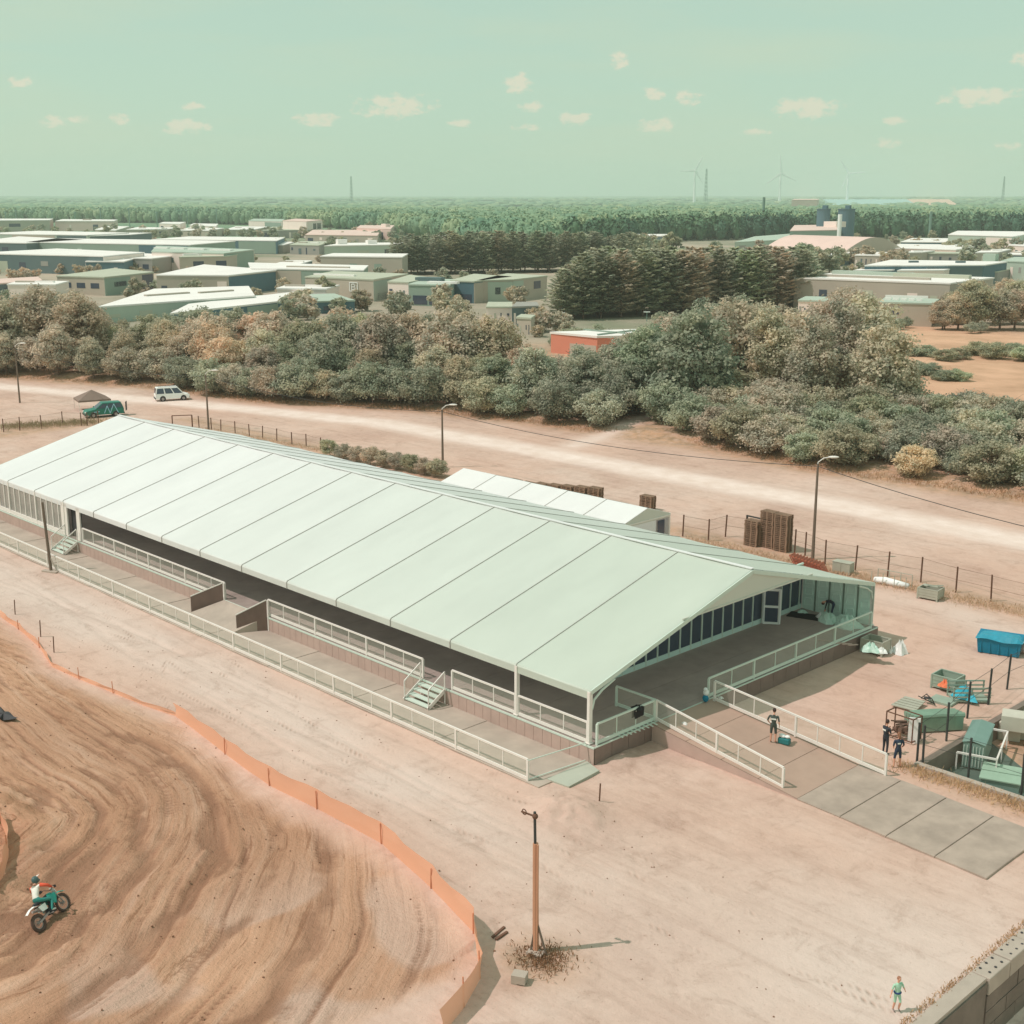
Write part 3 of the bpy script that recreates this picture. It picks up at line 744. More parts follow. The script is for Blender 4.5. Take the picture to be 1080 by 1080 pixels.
netting(NET[6:], [.75, .85, .95, .95, 1.0, 1.0, 1.05, 1.0, 1.0, .95], 'pale orange net fence standing upright along the bend of the dirt track', NET[7:-1])
netting(NET[:7], [.45, .42, .4, .30, .26, .26, .28], 'sagging low orange tape along the far straight of the dirt track', [NET[1], NET[2], NET[4], NET[5]])
bp_ = [G(-14, 872), G(0, 866), G(8, 884), G(9, 905), G(3, 930), G(-10, 948)]
netting(bp_, [.5, .7, .8, .8, .8, .7], 'short orange net on the inner berm at the left edge of the photo', [bp_[1], bp_[3]])
# black plastic patch at left edge
p_ = G(4, 756)
o = new_obj('black_sheet', MB().add([(p_.x + math.cos(t) * (.9 + .4 * math.sin(3 * t)), p_.y + math.sin(t) * (.5 + .2 * math.cos(2 * t)), .12 + .12 * math.sin(5 * t)) for t in [i * .4488 for i in range(14)]] + [(p_.x, p_.y, .22)], [(i, (i + 1) % 14, 14) for i in range(14)]).mesh('black_sheet', DGREY))
tag(o, 'crumpled dark plastic sheet on the dirt at the left edge of the track', 'plastic sheet')
# stakes
for (a, b_, lab) in (((16, 648), 1.0, 'thin stake behind the low orange tape, far left'), ((43, 672), 1.1, 'second thin stake behind the low orange tape'), ((57, 688), 1.0, 'third thin stake behind the low orange tape'), ((632, 848), 1.0, 'dark stake standing in the spoil heap right of the walkway end')):
    q = G(*a); o = new_obj('stake', MB().tube([(0, 0, 0), (.03, .02, b_)], .035, 6).mesh('stake', RUST)); o.location = q; tag(o, lab, 'stake', 'stakes in the sand')
for i, (a, b_) in enumerate((((519, 990), (532, 979)), ((523, 992), (535, 984)))):
    p0, p1 = G(*a), G(*b_); o = new_obj('plank', MB().bar(p0 + Vector((0, 0, .05)), p1 + Vector((0, 0, .05)), .1, .06).mesh('plank', RUST)); tag(o, ['upper', 'lower'][i] + ' of two dark planks lying right of the orange net', 'plank', 'two planks on the sand')

# ------------------------------------------------------------------ poles and lamps
q = G(565, 1004)
pl = thing('wooden_pole', 'tall bare wooden pole with metal cap standing on the sand in the foreground', 'pole', q)
hp_ = height_at(q, 857)
part(pl, 'shaft', MB().tube([q, q + Vector((-.05, .02, hp_ * .78))], [.115, .10], 10).box(q + Vector((.1, -.02, hp_ * .39)), (.04, .07, hp_ * .78)), WOODP)
part(pl, 'steel_top', MB().tube([q + Vector((-.05, 0, hp_ * .76)), q + Vector((-.08, 0, hp_))], .05, 8), DARKP)
part(pl, 'bracket', MB().bar(q + Vector((-.55, -.2, hp_ * .985)), q + Vector((0, 0, hp_ * .97)), .05).ball(q + Vector((-.06, 0, hp_ * .97)), .11).torus(q + Vector((-.45, -.15, hp_ * .985)), .1, .02, n=12, m=5), RUST)
for dx_, dy__ in ((.45, .1), (-.12, -.15)):
    part(pl, 'brace', MB().bar(q + Vector((dx_, dy__, 0)), q + Vector((.02, 0, 1.3)), .06), WOODG)
part(pl, 'foot', MB().box(q + Vector((.1, -.1, .05)), (.6, .4, .12), .3), CONC)
q2 = G(548, 1036)
o = new_obj('concrete_block', MB().box((0, 0, .2), (.5, .42, .3), .5).box((-.05, -.2, .04), (.2, .1, .08), .5).box((.15, .1, .04), (.2, .1, .08), .5).mesh('concrete_block', CONC)); o.location = q2
tag(o, 'small grey block lying below the foot of the wooden pole', 'block')
q = G(54, 603)
pl = thing('wooden_pole', 'dark leaning pole with a wooden foot outside the walkway railing, far left', 'pole', q)
h_ = height_at(q, 530)
part(pl, 'shaft', MB().tube([q, q + Vector((-.25, -.1, h_))], [.12, .10], 8), WOODG)
part(pl, 'foot', MB().box(q + Vector((.1, -.1, .06)), (1.3, .4, .12), .4).bar(q + Vector((.6, .2, .1)), q + Vector((0, 0, 1.1)), .06), CONC)
TOPS = []
for i, (bx, by, ty, lab) in enumerate(((21, 425, 366, 'street lamp at the far left in front of the tree belt'), (220, 453, 395, 'street lamp beside the white van, behind the tent ridge'),
                          (467, 493, 432, 'street lamp behind the hedge and the small tent'), (857, 590, 489, 'street lamp beside the tall pallet stack, right of the tents'))):
    q = G(bx, by); h_ = height_at(q, ty); t_ = thing('street_lamp', lab, 'street lamp', q, group='street lamps along the dirt road')
    part(t_, 'pole', MB().tube([q, q + Vector((0, 0, h_))], [.13, .08], 8), WOODG)
    d = Vector((.72, .70, 0)) if i != 0 else Vector((.72, .7, 0))
    part(t_, 'arm', MB().tube([q + Vector((0, 0, h_ - .6)), q + Vector((0, 0, h_ + .1)), q + d * .4 + Vector((0, 0, h_ + .42)), q + d * .9 + Vector((0, 0, h_ + .5))], .04, 6), ALU)
    part(t_, 'lamp_head', MB().ball(q + d * 1.1 + Vector((0, 0, h_ + .5)), (.42, .16, .09), M=Matrix.Rotation(math.atan2(.7, .72), 3, 'Z')), ALU)
    TOPS.append(q + Vector((0, 0, h_ - .2)))
ends = [TOPS[0] + Vector((-30, -12, .5))] + TOPS + [TOPS[3] + Vector((38, -6, -.2))]
labs = ['cable running off the left edge from the leftmost street lamp', 'cable between the leftmost street lamp and the lamp by the van', 'cable between the lamp by the van and the lamp behind the hedge', 'cable between the hedge lamp and the lamp by the pallet stack', 'cable running off the right edge from the lamp by the pallet stack']
for i in range(5):
    a, b_ = ends[i], ends[i + 1]; pts = [a.lerp(b_, t / 14) - Vector((0, 0, 4 * .9 * (t / 14) * (1 - t / 14))) for t in range(15)]
    o = new_obj('overhead_cable', MB().tube(pts, .028, 4).mesh('overhead_cable', DARKP)); tag(o, labs[i], 'cable', 'cables between the street lamps')

# ------------------------------------------------------------------ fences
def fence(pts, h, lab, m=RUST, wire=True, w=.06):
    t_ = thing('wire_fence', lab, 'fence', pts[0])
    for p in pts:
        part(t_, 'post', MB().tube([p, p + Vector((rnd.uniform(-.05, .05), rnd.uniform(-.05, .05), h))], w, 6), m)
    if wire:
        mb = MB()
        for a, b_ in zip(pts, pts[1:]):
            mb.quad(a + Vector((0, 0, .05)), b_ + Vector((0, 0, .05)), b_ + Vector((0, 0, h - .1)), a + Vector((0, 0, h - .1)))
        part(t_, 'wire_mesh', mb, MESHF)
        mb = MB()
        for a, b_ in zip(pts, pts[1:]):
            for zz in (.5 * h, h - .1): mb.bar(a + Vector((0, 0, zz)), b_ + Vector((0, 0, zz)), .015)
        part(t_, 'wire', mb, m)
    return t_
fence([G(*p) for p in ((787, 569), (838, 583), (849, 586), (870, 595), (902, 601), (936, 608), (971, 614), (1008, 625), (1045, 634), (1084, 644))], 1.85, 'rusty post and wire fence behind the yard right of the tent')
fence([G(*p) for p in ((720, 566), (747, 571), (765, 566), (787, 569))], 1.8, 'wire fence with leaning posts right of the small tent')
fence([G(*p) for p in ((210, 451), (223, 453), (233, 455), (248, 457), (263, 460), (277, 462), (292, 465), (308, 469), (323, 471), (338, 475))], 1.4, 'low post and wire fence behind the tent ridge, from the lamp to the hedge')
fence([G(*p) for p in ((4, 456), (21, 454), (44, 452), (66, 448), (86, 449), (92, 449), (104, 447))], 1.6, 'thin wire fence in dry weeds left of the tent roof')
fence([G(*p) for p in ((967, 804), (998, 782), (1020, 758), (1042, 743), (1062, 727), (1095, 712))], 2.05, 'dark posted fence along the sunken yard, with steel bins behind it', DARKP)
fence([G(973, 806), G(1021, 820), G(1077, 838), G(1110, 850)], 2.0, 'dark posted fence on the kerb at the right edge of the photo', DARKP)
g1 = [G(182, 449), G(203, 451)]
o = thing('gate_frame', 'brown low gate frame behind the tent ridge near the van', 'gate', g1[0])
part(o, 'frame', MB().bar(g1[0] + Vector((0, 0, 1.2)), g1[1] + Vector((0, 0, 1.5)), .1).bar(g1[1], g1[1] + Vector((0, 0, 1.5)), .12).bar(g1[0], g1[0] + Vector((0, 0, 1.2)), .1), RUST)
g1 = [G(787, 569), G(811, 574)]
o = thing('goal_frame', 'dark steel portal frame left of the tall pallet stack', 'frame', g1[0])
part(o, 'crossbar', MB().bar(g1[0] + Vector((0, 0, 1.95)), g1[1] + Vector((0, 0, 1.9)), .1), DARKP); part(o, 'upright', MB().bar(g1[0], g1[0] + Vector((0, 0, 2)), .12), DARKP)
part(o, 'upright', MB().bar(g1[1], g1[1] + Vector((0, 0, 1.9)), .12), DARKP)
print('part1 done')
# ------------------------------------------------------------------ yard things
def stillage(q, sx, sy, h, rz, label, m, cat='crate', name='steel_crate', group=None):
    t_ = thing(name, label, cat, q, rz, group=group)
    mb = MB().box((0, 0, .14), (sx, sy, .06))
    for s_ in (-1, 1):
        mb.box((0, s_ * sy / 2, .12 + (h - .12) / 2), (sx, .04, h - .12)).box((s_ * sx / 2, 0, .12 + (h - .12) / 2), (.04, sy - .045, h - .12))
        for t2 in (-1, 1): mb.box((s_ * sx / 2, t2 * sy / 2, h / 2), (.09, .09, h + .02))
        for z in (.35, .6): mb.box((0, s_ * (sy / 2 + .025), h * z + .08), (sx - .1, .03, .05))
    part(t_, 'body', mb, m, world=False)
    part(t_, 'rim', MB().bar((-sx / 2, -sy / 2, h), (sx / 2, -sy / 2, h), .07).bar((-sx / 2, sy / 2, h), (sx / 2, sy / 2, h), .07).bar((-sx / 2, -sy / 2, h), (-sx / 2, sy / 2, h), .065).bar((sx / 2, -sy / 2, h), (sx / 2, sy / 2, h), .065), m, world=False)
    return t_
def crumple(c, r, h, m, name, label, cat, seed=1, group=None, same=False):
    r_ = random.Random(seed); mb = MB(); n = 14; rings = 5
    ph = [r_.uniform(0, 6.28) for _ in range(6)]
    mb.v.append((0, 0, h * r_.uniform(.8, 1)))
    for i in range(1, rings + 1):
        for j in range(n):
            a = 2 * math.pi * j / n; rr = i / rings * (1 + .22 * math.sin(3 * a + ph[0]) + .12 * math.sin(5 * a + ph[1]))
            z = h * (1 - (i / rings) ** 1.6) * (1 + .4 * math.sin(4 * a + ph[2] + i)) + (.02 if i < rings else 0)
            mb.v.append((math.cos(a) * rr * r[0], math.sin(a) * rr * r[1], max(z, .01 if i < rings else 0)))
    for j in range(n): mb.f.append((0, 1 + j, 1 + (j + 1) % n)); mb.m.append(0)
    for i in range(rings - 1):
        for j in range(n):
            a = 1 + i * n; mb.f.append((a + j, a + n + j, a + n + (j + 1) % n, a + (j + 1) % n)); mb.m.append(0)
    o = new_obj(name, mb.mesh(name, m)); o.location = c
    return tag(o, label, cat, group, same)
stillage(G(923, 688), 1.35, 1.05, .85, .05, 'grey-green steel crate of rubbish bags beside the tent deck corner', GREYB)
MINT = mat('mint_sheet', srgb(188, 220, 200), .5, .1, 2, bump=.4, bscale=4)
crumple(G(918, 686, .72), (.55, .5), .42, MINT, 'plastic_sheet', 'mint plastic sheet heaped in the crate by the tent deck', 'plastic sheet', 3)
crumple(G(930, 688, .70), (.3, .3), .25, WHITE, 'rubbish_bag', 'white bag in the crate by the tent deck', 'bag', 4)
crumple(G(938, 688), (.22, .22), .5, SHEET, 'rubbish_bag', 'slim white bag standing against the crate by the tent deck', 'bag', 5)
crumple(G(949, 689), (.45, .4), .68, SHEET, 'rubbish_bag', 'large white sack on the sand right of the crate by the tent deck', 'bag', 6)
stillage(G(981, 631), 1.35, 1.1, .75, .1, 'grey crate with scrap boards standing near the back fence', GREYB)
o = new_obj('scrap_boards', MB().box((0, 0, .85), (.9, .2, .05), .3).box((.2, .2, .9), (1.1, .12, .05), .8).box((-.3, .1, .8), (.7, .25, .04), -.3).mesh('scrap_boards', GREYB)); o.location = G(981, 631); tag(o, 'loose grey boards sticking out of the crate near the back fence', 'boards')
# white rolls by the fence
a, b_ = G(922, 614), G(958, 621)
o = new_obj('fabric_roll', MB().tube([a + Vector((0, 0, .2)), a.lerp(b_, .3) + Vector((0, .05, .24)), a.lerp(b_, .7) + Vector((0, 0, .2)), b_ + Vector((0, 0, .2))], [.2, .27, .25, .17], 10).mesh('fabric_roll', SHEET, smooth=True)); tag(o, 'long white rolled tarpaulin lying by the back fence', 'roll')
t_ = thing('pipe_frame', 'low pale pipe rack around the rolled tarpaulin', 'rack', a)
mb = MB()
for k in range(4):
    p_ = a.lerp(b_, k / 3); mb.bar(p_ + Vector((0, -.4, 0)), p_ + Vector((0, -.4, .9)), .04).bar(p_ + Vector((0, .45, 0)), p_ + Vector((0, .45, .9)), .04)
mb.bar(a + Vector((0, .45, .9)), b_ + Vector((0, .45, .9)), .04)
part(t_, 'frame', mb, GREYB)
# blue tarped skip
q = G(1054, 688)
t_ = thing('covered_skip', 'bright blue skip with a blue tarpaulin over its top, right side of the yard', 'skip', q, .32)
mb = MB().add([(-1.15, -.62, .05), (1.15, -.62, .05), (1.15, .62, .05), (-1.15, .62, .05), (-1.25, -.72, .95), (1.25, -.72, .95), (1.25, .72, 1.1), (-1.25, .72, 1.1)], [(3, 2, 1, 0), (4, 5, 6, 7), (0, 1, 5, 4), (1, 2, 6, 5), (2, 3, 7, 6), (3, 0, 4, 7)])
for k in range(5): mb.box((-1.0 + k * .5, -.69, .5), (.06, .06, .85))
part(t_, 'body', mb, BLUED, world=False)
vs = []; fs = []
for i in range(9):
    for j in range(6):
        u, v = i / 8, j / 5; ed = max(abs(u - .5), abs(v - .5)) * 2
        vs.append((lerp(-1.33, 1.33, u), lerp(-.8, .8, v), 1.07 + .10 * (1 - ed ** 2) + .025 * math.sin(9 * u + 5 * v) + .02 * math.sin(13 * v) - (.14 + .05 * math.sin(7 * u + 3)) * (ed > .98)))
for i in range(8):
    for j in range(5): a_ = i * 6 + j; fs.append((a_, a_ + 6, a_ + 7, a_ + 1))
part(t_, 'tarpaulin', MB().add(vs, fs), BLUET, world=False)
# crates in the yard corner
stillage(G(999, 726), 1.35, 1.1, .8, .02, 'pale green open crate with an orange bag inside, yard corner', GREENB)
crumple(G(996, 724, .3), (.3, .25), .35, mat('orange_bag', srgb(226, 130, 90), .6), 'orange_bag', 'orange bag inside the pale green open crate', 'bag', 9)
o = new_obj('green_board', MB().box((0, 0, .06), (1.3, 1.0, .12), .05).mesh('green_board', GREENB)); o.location = G(995, 740); tag(o, 'flat green board lying below the open crate', 'board')
q = G(1021, 738); t_ = thing('tube_rack', 'green tube rack holding a bright blue tarpaulin, against the dark fence', 'rack', q, .75)
mb = MB().box((0, 0, .12), (1.9, 1.15, .08))
for s_ in (-1, 1):
    for z in (.35, .6, .85): mb.bar((-1.0, s_ * .58, z), (1.0, s_ * .58, z + .05), .07)
    for x_ in (-.95, 0, .95): mb.bar((x_, s_ * .58, 0), (x_, s_ * .58, .9), .07)
part(t_, 'frame', mb, GREENB, world=False)
crumple(G(1018, 736, .2), (.7, .42), .55, mat('cyan_tarp', srgb(60, 184, 200), .5, .2, 2, bump=.4, bscale=4), 'blue_tarpaulin', 'bright blue tarpaulin heaped in the green tube rack', 'tarpaulin', 12)
t_ = thing('panel_stack', 'pile of pale grey boards lying behind the two standing people', 'boards', G(958, 745), .1)
for k in range(5):
    part(t_, 'board', MB().box((.02 * k, -.55 + .27 * k, .12 + .03 * k), (1.35 - .05 * k, .25, .05)), GREYB, world=False)
part(t_, 'bearer', MB().box((-.4, 0, .05), (.08, 1.2, .08)).box((.4, 0, .05), (.08, 1.2, .08)), PALL, world=False)
q = G(976, 742); t_ = thing('broken_chair', 'dark tangled folding chair beside the pale boards', 'chair', q)
part(t_, 'frame', MB().bar((-.4, .3, .1), (.45, -.2, .45), .04).bar((-.4, -.1, .35), (.4, .2, .05), .04).bar((-.1, .3, .4), (.45, -.2, .45), .04).bar((.45, -.2, .45), (.5, .1, .05), .04).bar((-.45, .35, .1), (-.1, .3, .45), .04), DARKP, world=False)
part(t_, 'seat', MB().box((.05, .05, .33), (.35, .3, .03), .5), DGREY, world=False)
# cage trolley
q = G(952, 779); t_ = thing('cage_trolley', 'dark framed trolley loaded with scrap behind the two standing people', 'trolley', q, -.05)
mb = MB()
for sx in (-.75, .75):
    for sy in (-.4, .4): mb.bar((sx, sy, .1), (sx, sy, 1.35), .05)
for z in (.15, 1.35):
    for s_ in (-1, 1): mb.bar((-.75, s_ * .4, z), (.75, s_ * .4, z), .05).bar((s_ * .75, -.4, z), (s_ * .75, .4, z), .05)
part(t_, 'frame', mb, RUST, world=False)
for k in range(7): pass
mb = MB(); r2 = random.Random(4)
for k in range(16): mb.box((r2.uniform(-.6, .6), r2.uniform(-.3, .3), r2.uniform(.25, .85)), (r2.uniform(.3, .7), r2.uniform(.05, .2), r2.uniform(.05, .25)), r2.uniform(0, 3))
part(t_, 'load', mb, mat('scrap', srgb(122, 100, 84), .8, .4, 3), world=False)
o = new_obj('white_panel', MB().box((0, 0, .68), (.55, .06, 1.35), .5).mesh('white_panel', SHEET, )); o.location = G(963, 784); tag(o, 'white panel leaning upright at the fence end beside the scrap trolley', 'panel')
# green tarp covered tubes
q = G(984, 768); t_ = thing('covered_pipes', 'bundle of pipes under a green sheet against the dark fence', 'pipe bundle', q, .95)
mb = MB()
for k in range(4): mb.tube([(-1.34, -.48 + .32 * k, .86 - .06 * k), (0, -.48 + .32 * k, .90 - .06 * k), (1.38, -.48 + .32 * k, .84 - .06 * k)], .15, 8)
mb.add([(-1.3, -.62, .1), (1.3, -.62, .1), (1.3, -.62, .8), (-1.3, -.62, .8), (-1.3, .62, .1), (1.3, .62, .1), (1.3, .62, .62), (-1.3, .62, .62)], [(0, 1, 2, 3), (5, 4, 7, 6), (4, 0, 3, 7), (1, 5, 6, 2), (3, 2, 6, 7), (4, 5, 1, 0)])
part(t_, 'sheet', mb, mat('green_sheet', srgb(126, 158, 134), .5, .2, 1.6, bump=.3, bscale=3), world=False)
mb = MB()
for k in range(4):
    for j in range(3): mb.torus((-1.32, -.42 + .28 * k, .2 + .2 * j), .07, .02, n=10, m=4, M=Matrix.Rotation(R(90), 3, 'Z'))
part(t_, 'pipe_ends', mb, GREENB, world=False)
# sunken yard
zb_ = -1.0
def kerbwall(a, b, z0, z1, w, m, name, lab):
    o = new_obj(name, MB().bar(Vector((a[0], a[1], (z0 + z1) / 2)), Vector((b[0], b[1], (z0 + z1) / 2)), w, z1 - z0).mesh(name, m)); tag(o, lab, 'wall')
kerbwall((-27.62, 54.1), (-27.62, 76), -1.2, .06, .34, CONCD, 'retaining_wall', 'grey retaining wall beside the dark fence, edge of the sunken yard')
kerbwall((-27.8, 53.85), (-9, 53.85), -1.2, .12, .34, CONC, 'retaining_wall', 'pale concrete kerb wall in dry grass right of the ramp plates')
dk = mat('pit_floor', srgb(84, 104, 92), .6, .3, .6)
o = new_obj('yard_slab', MB().prism([(-27.4, 54.1), (-23.5, 54.1), (-23.5, 58.2), (-27.4, 61)], -1.1, -.95).mesh('yard_slab', dk)); o['kind'] = 'structure'
q = G(1030, 800, zb_); t_ = thing('covered_container', 'long green sheeted container inside a white rail frame, sunken yard', 'container', q, R(108))
mb = MB().box((0, 0, .75), (3.0, 1.0, 1.3)).add([(-1.55, -.55, 1.38), (1.55, -.55, 1.38), (1.55, .1, 1.52), (-1.55, .1, 1.52), (1.55, .56, 1.40), (-1.55, .56, 1.40)], [(0, 1, 2, 3), (3, 2, 4, 5)])
part(t_, 'body', mb, TEALB, world=False)
mb = MB()
for k in range(7): mb.bar((-1.53, -.45 + .15 * k, .2), (-1.53, -.45 + .15 * k, 1.25), .03)
part(t_, 'bars', mb, ALUG, world=False)
mb = MB(); cs = [(-1.9, -1.15), (1.9, -1.15), (1.9, .7), (-1.9, .7)]
for i in range(4):
    a, b_ = cs[i], cs[(i + 1) % 4]
    if i != 2: mb.bar((a[0], a[1], .95), (b_[0], b_[1], .95), .08, .09)
    mb.bar((a[0], a[1], 0), (a[0], a[1], .95), .07)
mb.bar((0, -1.15, 0), (0, -1.15, .95), .05)
part(t_, 'rail_frame', mb, ALU, world=False)
blk = mat('block_pale', srgb(190, 192, 172), .8, .12, 1.5)
q = G(1064, 778, zb_); o = new_obj('concrete_block', MB().box((0, 0, .5), (1.1, 1.0, 1.0), .4).mesh('concrete_block', blk)); o.location = q
bv = o.modifiers.new('b', 'BEVEL'); bv.width = .04; tag(o, 'single pale concrete cube left of the block stack in the sunken yard', 'block', 'pale concrete blocks')
for k, (px, py, z, L_) in enumerate(((1082, 777, zb_, 1.8), (1086, 762, zb_, 2.2), (1084, 770, zb_ + .82, 2.6))):
    o = new_obj('concrete_block', MB().box((0, 0, .4), (L_, 1.1, .78), .4).box((0, 0, .795), (L_ * .96, 1.06, .02), .4).mesh('concrete_block', blk)); o.location = G(px, py, z)
    o.location.z = z; bv = o.modifiers.new('b', 'BEVEL'); bv.width = .03
    tag(o, ['front lower block of the pale stack at the right edge', 'rear lower block of the pale stack at the right edge', 'long top block of the pale stack at the right edge'][k], 'block', 'pale concrete blocks')
q = G(1056, 826, zb_); o = thing('sheeted_box', 'flat pale green lid lying on a low box at the right edge, nearest the kerb', 'lid', q, R(20))
part(o, 'lid', MB().box((0, -.5, .5), (1.9, .95, .06)).box((0, .5, .52), (1.9, .95, .06)), mat('green_lid', srgb(150, 182, 156), .6, .15, 1.5), world=False)
part(o, 'base', MB().box((0, 0, .24), (1.7, 1.8, .46)), TEALB, world=False)
q = G(1078, 690); t_ = thing('scrap_rack', 'rusty frame half out of the picture beside the blue skip', 'frame', q)
part(t_, 'frame', MB().bar((-.5, -.3, .7), (1.2, .2, .7), .07).bar((-.5, -.3, 0), (-.5, -.3, .75), .07).bar((1.2, .2, 0), (1.2, .2, .7), .07).bar((-.5, .4, .5), (1.2, .6, .5), .06), RUST, world=False)
part(t_, 'bags', MB().ball((0, .1, .35), (.35, .3, .3)).ball((.6, .2, .3), (.4, .3, .3)), SKIRTL, world=False)
# lower right concrete wall
w_ = thing('retaining_wall', 'low concrete retaining wall at the bottom right corner of the photo', 'wall', (-17, 36, 0))
part(w_, 'cap', MB().bb(-17.72, 25, -.1, -17.16, 39.55, .06), CONC)
part(w_, 'face', MB().bb(-17.55, 25, -2.7, -17.1, 39.5, -.105), CONCD)
w_ = thing('block_wall', 'wall of pale cast blocks with lifting holes, bottom right corner', 'wall', (-17, 40, 0))
mb = MB(); r3 = random.Random(8)
for k in range(5):
    y_ = 39.62 + k * 1.62
    part(w_, 'cap_block', MB().bb(-17.75, y_, -.62, -17.05, y_ + 1.58, .05 + .03 * r3.random()), CONC, bevel=.04)
for row in range(3):
    for k in range(6):
        y_ = 39.62 + k * 1.62 - .8 * (row % 2 == 0)
        mb.bb(-17.6, max(y_, 39.6), -1.28 - .66 * row, -17.08 - .02 * r3.random(), y_ + 1.58, -.66 - .66 * row)
part(w_, 'lower_blocks', mb, CONCD)
mb = MB()
for k in range(5):
    for (dx_, dy__) in ((.15, .35), (.15, .8), (.15, 1.25), (.5, .35), (.5, .8), (.5, 1.25)):
        mb.cyl((-17.75 + dx_, 39.62 + k * 1.62 + dy__, .07), .05, .02, 8)
part(w_, 'holes', mb, DGREY)
# floor items on the deck
o = new_obj('floor_mat', MB().box((0, 0, .02), (2.2, 1.1, .03), .3).mesh('floor_mat', BLACK)); o.location = G(850, 650, ZD + .01); o.location.z = ZD; tag(o, 'black mat on the deck floor inside the open end of the tent', 'mat')
def pt(px, py, z): v = G(px, py, z); v.z = z; return v
crumple(pt(846, 646, ZD), (.35, .3), .15, MINT, 'plastic_sheet', 'small pale sheet left of the black mat on the deck', 'plastic sheet', 21)
crumple(pt(874, 655, ZD), (.9, .6), .45, MINT, 'plastic_sheet', 'mint plastic sheet heap in front of the bending person on the deck', 'plastic sheet', 22)
crumple(pt(893, 660, ZD), (1.0, .7), .6, MINT, 'plastic_sheet', 'larger mint plastic heap at the rear deck corner', 'plastic sheet', 23)
crumple(pt(866, 652, ZD), (.35, .3), .3, SHEET, 'plastic_sheet', 'white sheet bundle beside the bending person', 'plastic sheet', 24)
mb = MB()
for k in range(6): mb.box((k * .33, .12 * k, .03), (.6, .12, .04), .5 + .1 * k)
o = new_obj('loose_boards', mb.mesh('loose_boards', SKIRTL)); o.location = pt(868, 676, ZD); tag(o, 'pale loose boards lying on the deck behind the right railing', 'boards')
mb = MB()
for k in range(9): mb.box((.02 * k, .3 * k, .03), (.7, .07, .03), -.15)
o = new_obj('timber_pile', mb.mesh('loose_slats', ALUG)); o.location = pt(652, 776, ZD); tag(o, 'row of pale slats lying on the deck behind the front corner railing', 'slats')
crumple(Vector((X1 + .25, 46.0, ZD + 1.0)), (.3, .24), .14, BLACK, 'jacket', 'black jacket laid over the deck rail left of the ramp', 'jacket', 30).scale = (1, 1.3, 1)
mb = MB()
for s_ in (-1, 1): mb.add([(s_ * .06, -.3, 0), (s_ * .07, .3, 0), (s_ * .10, .26, -.42), (s_ * .11, -.26, -.46)], [(0, 1, 2, 3)])
o_ = bpy.data.objects[THINGS[-1][0].name]; part(o_, 'sleeve', mb, BLACK, world=False)
q = pt(744, 740, ZD); t_ = thing('blue_bag', 'small blue bag with a white bundle on top at the deck edge above the ramp', 'bag', q)
part(t_, 'bag', MB().ball((0, 0, .18), (.18, .14, .2)), BLUED, world=False); part(t_, 'bundle', MB().ball((0, .03, .5), (.16, .14, .18)).ball((.02, -.05, .7), (.12, .1, .1)), SHEET, world=False)
zr_ = lambda x: lerp(ZD - .03, .06, (x - (X1 + .45)) / (-29.6 - X1 - .45))
q = G(827, 785, .38); q.z = zr_(q.x); t_ = thing('tool_bag', 'teal tool bag with white gloves on it beside the person on the ramp', 'bag', q)
part(t_, 'bag', MB().box((0, 0, .17), (.6, .32, .3), .2), mat('teal_bag', srgb(44, 120, 118), .6, .2, 4), world=False, bevel=.06)
part(t_, 'gloves', MB().ball((-.12, 0, .4), (.2, .13, .1)).ball((.12, .06, .4), (.14, .12, .08)), SHEET, world=False)
for i, (a_, b__) in enumerate((((722, 766), 5), ((760, 740), 6))):
    q = G(a_[0], a_[1], .7); q.z = zr_(q.x)
    crumple(q, (.16, .12), .08, SHEET, 'litter', ['white crumpled scrap on the ramp near its left railing', 'white crumpled scrap at the head of the ramp'][i], 'litter', b__)
o = new_obj('hose', MB().tube([(X1 + 1.0, 47.6, .82), (-37.0, 47.9, .72), (-35.8, 48.4, .62), (-35.2, 48.2, .55), (-34.6, 48.1, .5)], .03, 6).mesh('hose', DARKP)); tag(o, 'dark hose lying down the left side of the ramp', 'hose')

# pallets
def pallet_mesh(m):
    mb = MB()
    for k in range(7): mb.box((-.54 + .18 * k, 0, .133), (.11, .8, .022))
    for k in range(3):
        mb.box((0, -.35 + .35 * k, .111), (1.2, .1, .02)); mb.box((0, -.35 + .35 * k, .011), (1.2, .1, .022))
        for j in range(3): mb.box((-.54 + .54 * j, -.35 + .35 * k, .06), (.13, .1, .078))
    return mb.mesh('pallet', m)
PM = pallet_mesh(PALL); PR = pallet_mesh(PALLR)
def pstack(x, y, n, rz, label, group):
    for k in range(n):
        o = new_obj('pallet', PM); o.location = (x + rnd.uniform(-.03, .03), y + rnd.uniform(-.03, .03), .0 + .146 * k); o.rotation_euler = (0, 0, rz + rnd.uniform(-.02, .02)); tag(o, label, 'pallet', group, same=True)
v = G(825, 581); pstack(v.x, v.y, 20, .0, 'wooden pallet in the tallest stack beside the street lamp', 'pallets in the tallest stack')
pstack(v.x - 1.35, v.y + .1, 20, .0, 'wooden pallet in the tall stack left of the tallest one', 'pallets in the second tall stack')
pstack(v.x - 2.5, v.y - .3, 14, .0, 'wooden pallet in the lower stack left of the two tall ones', 'pallets in the lower stack')
labs = ['leftmost', 'second', 'third', 'fourth', 'fifth', 'sixth', 'rightmost']
for k in range(7):
    t = k / 6; v = G(lerp(543, 628, t), lerp(512, 529, t)); pstack(v.x, v.y, [4, 4, 5, 6, 7, 8, 9][k], .02 * k, 'wooden pallet in the %s stack of the row behind the small tent' % labs[k], 'pallets in the %s stack of the row' % labs[k])
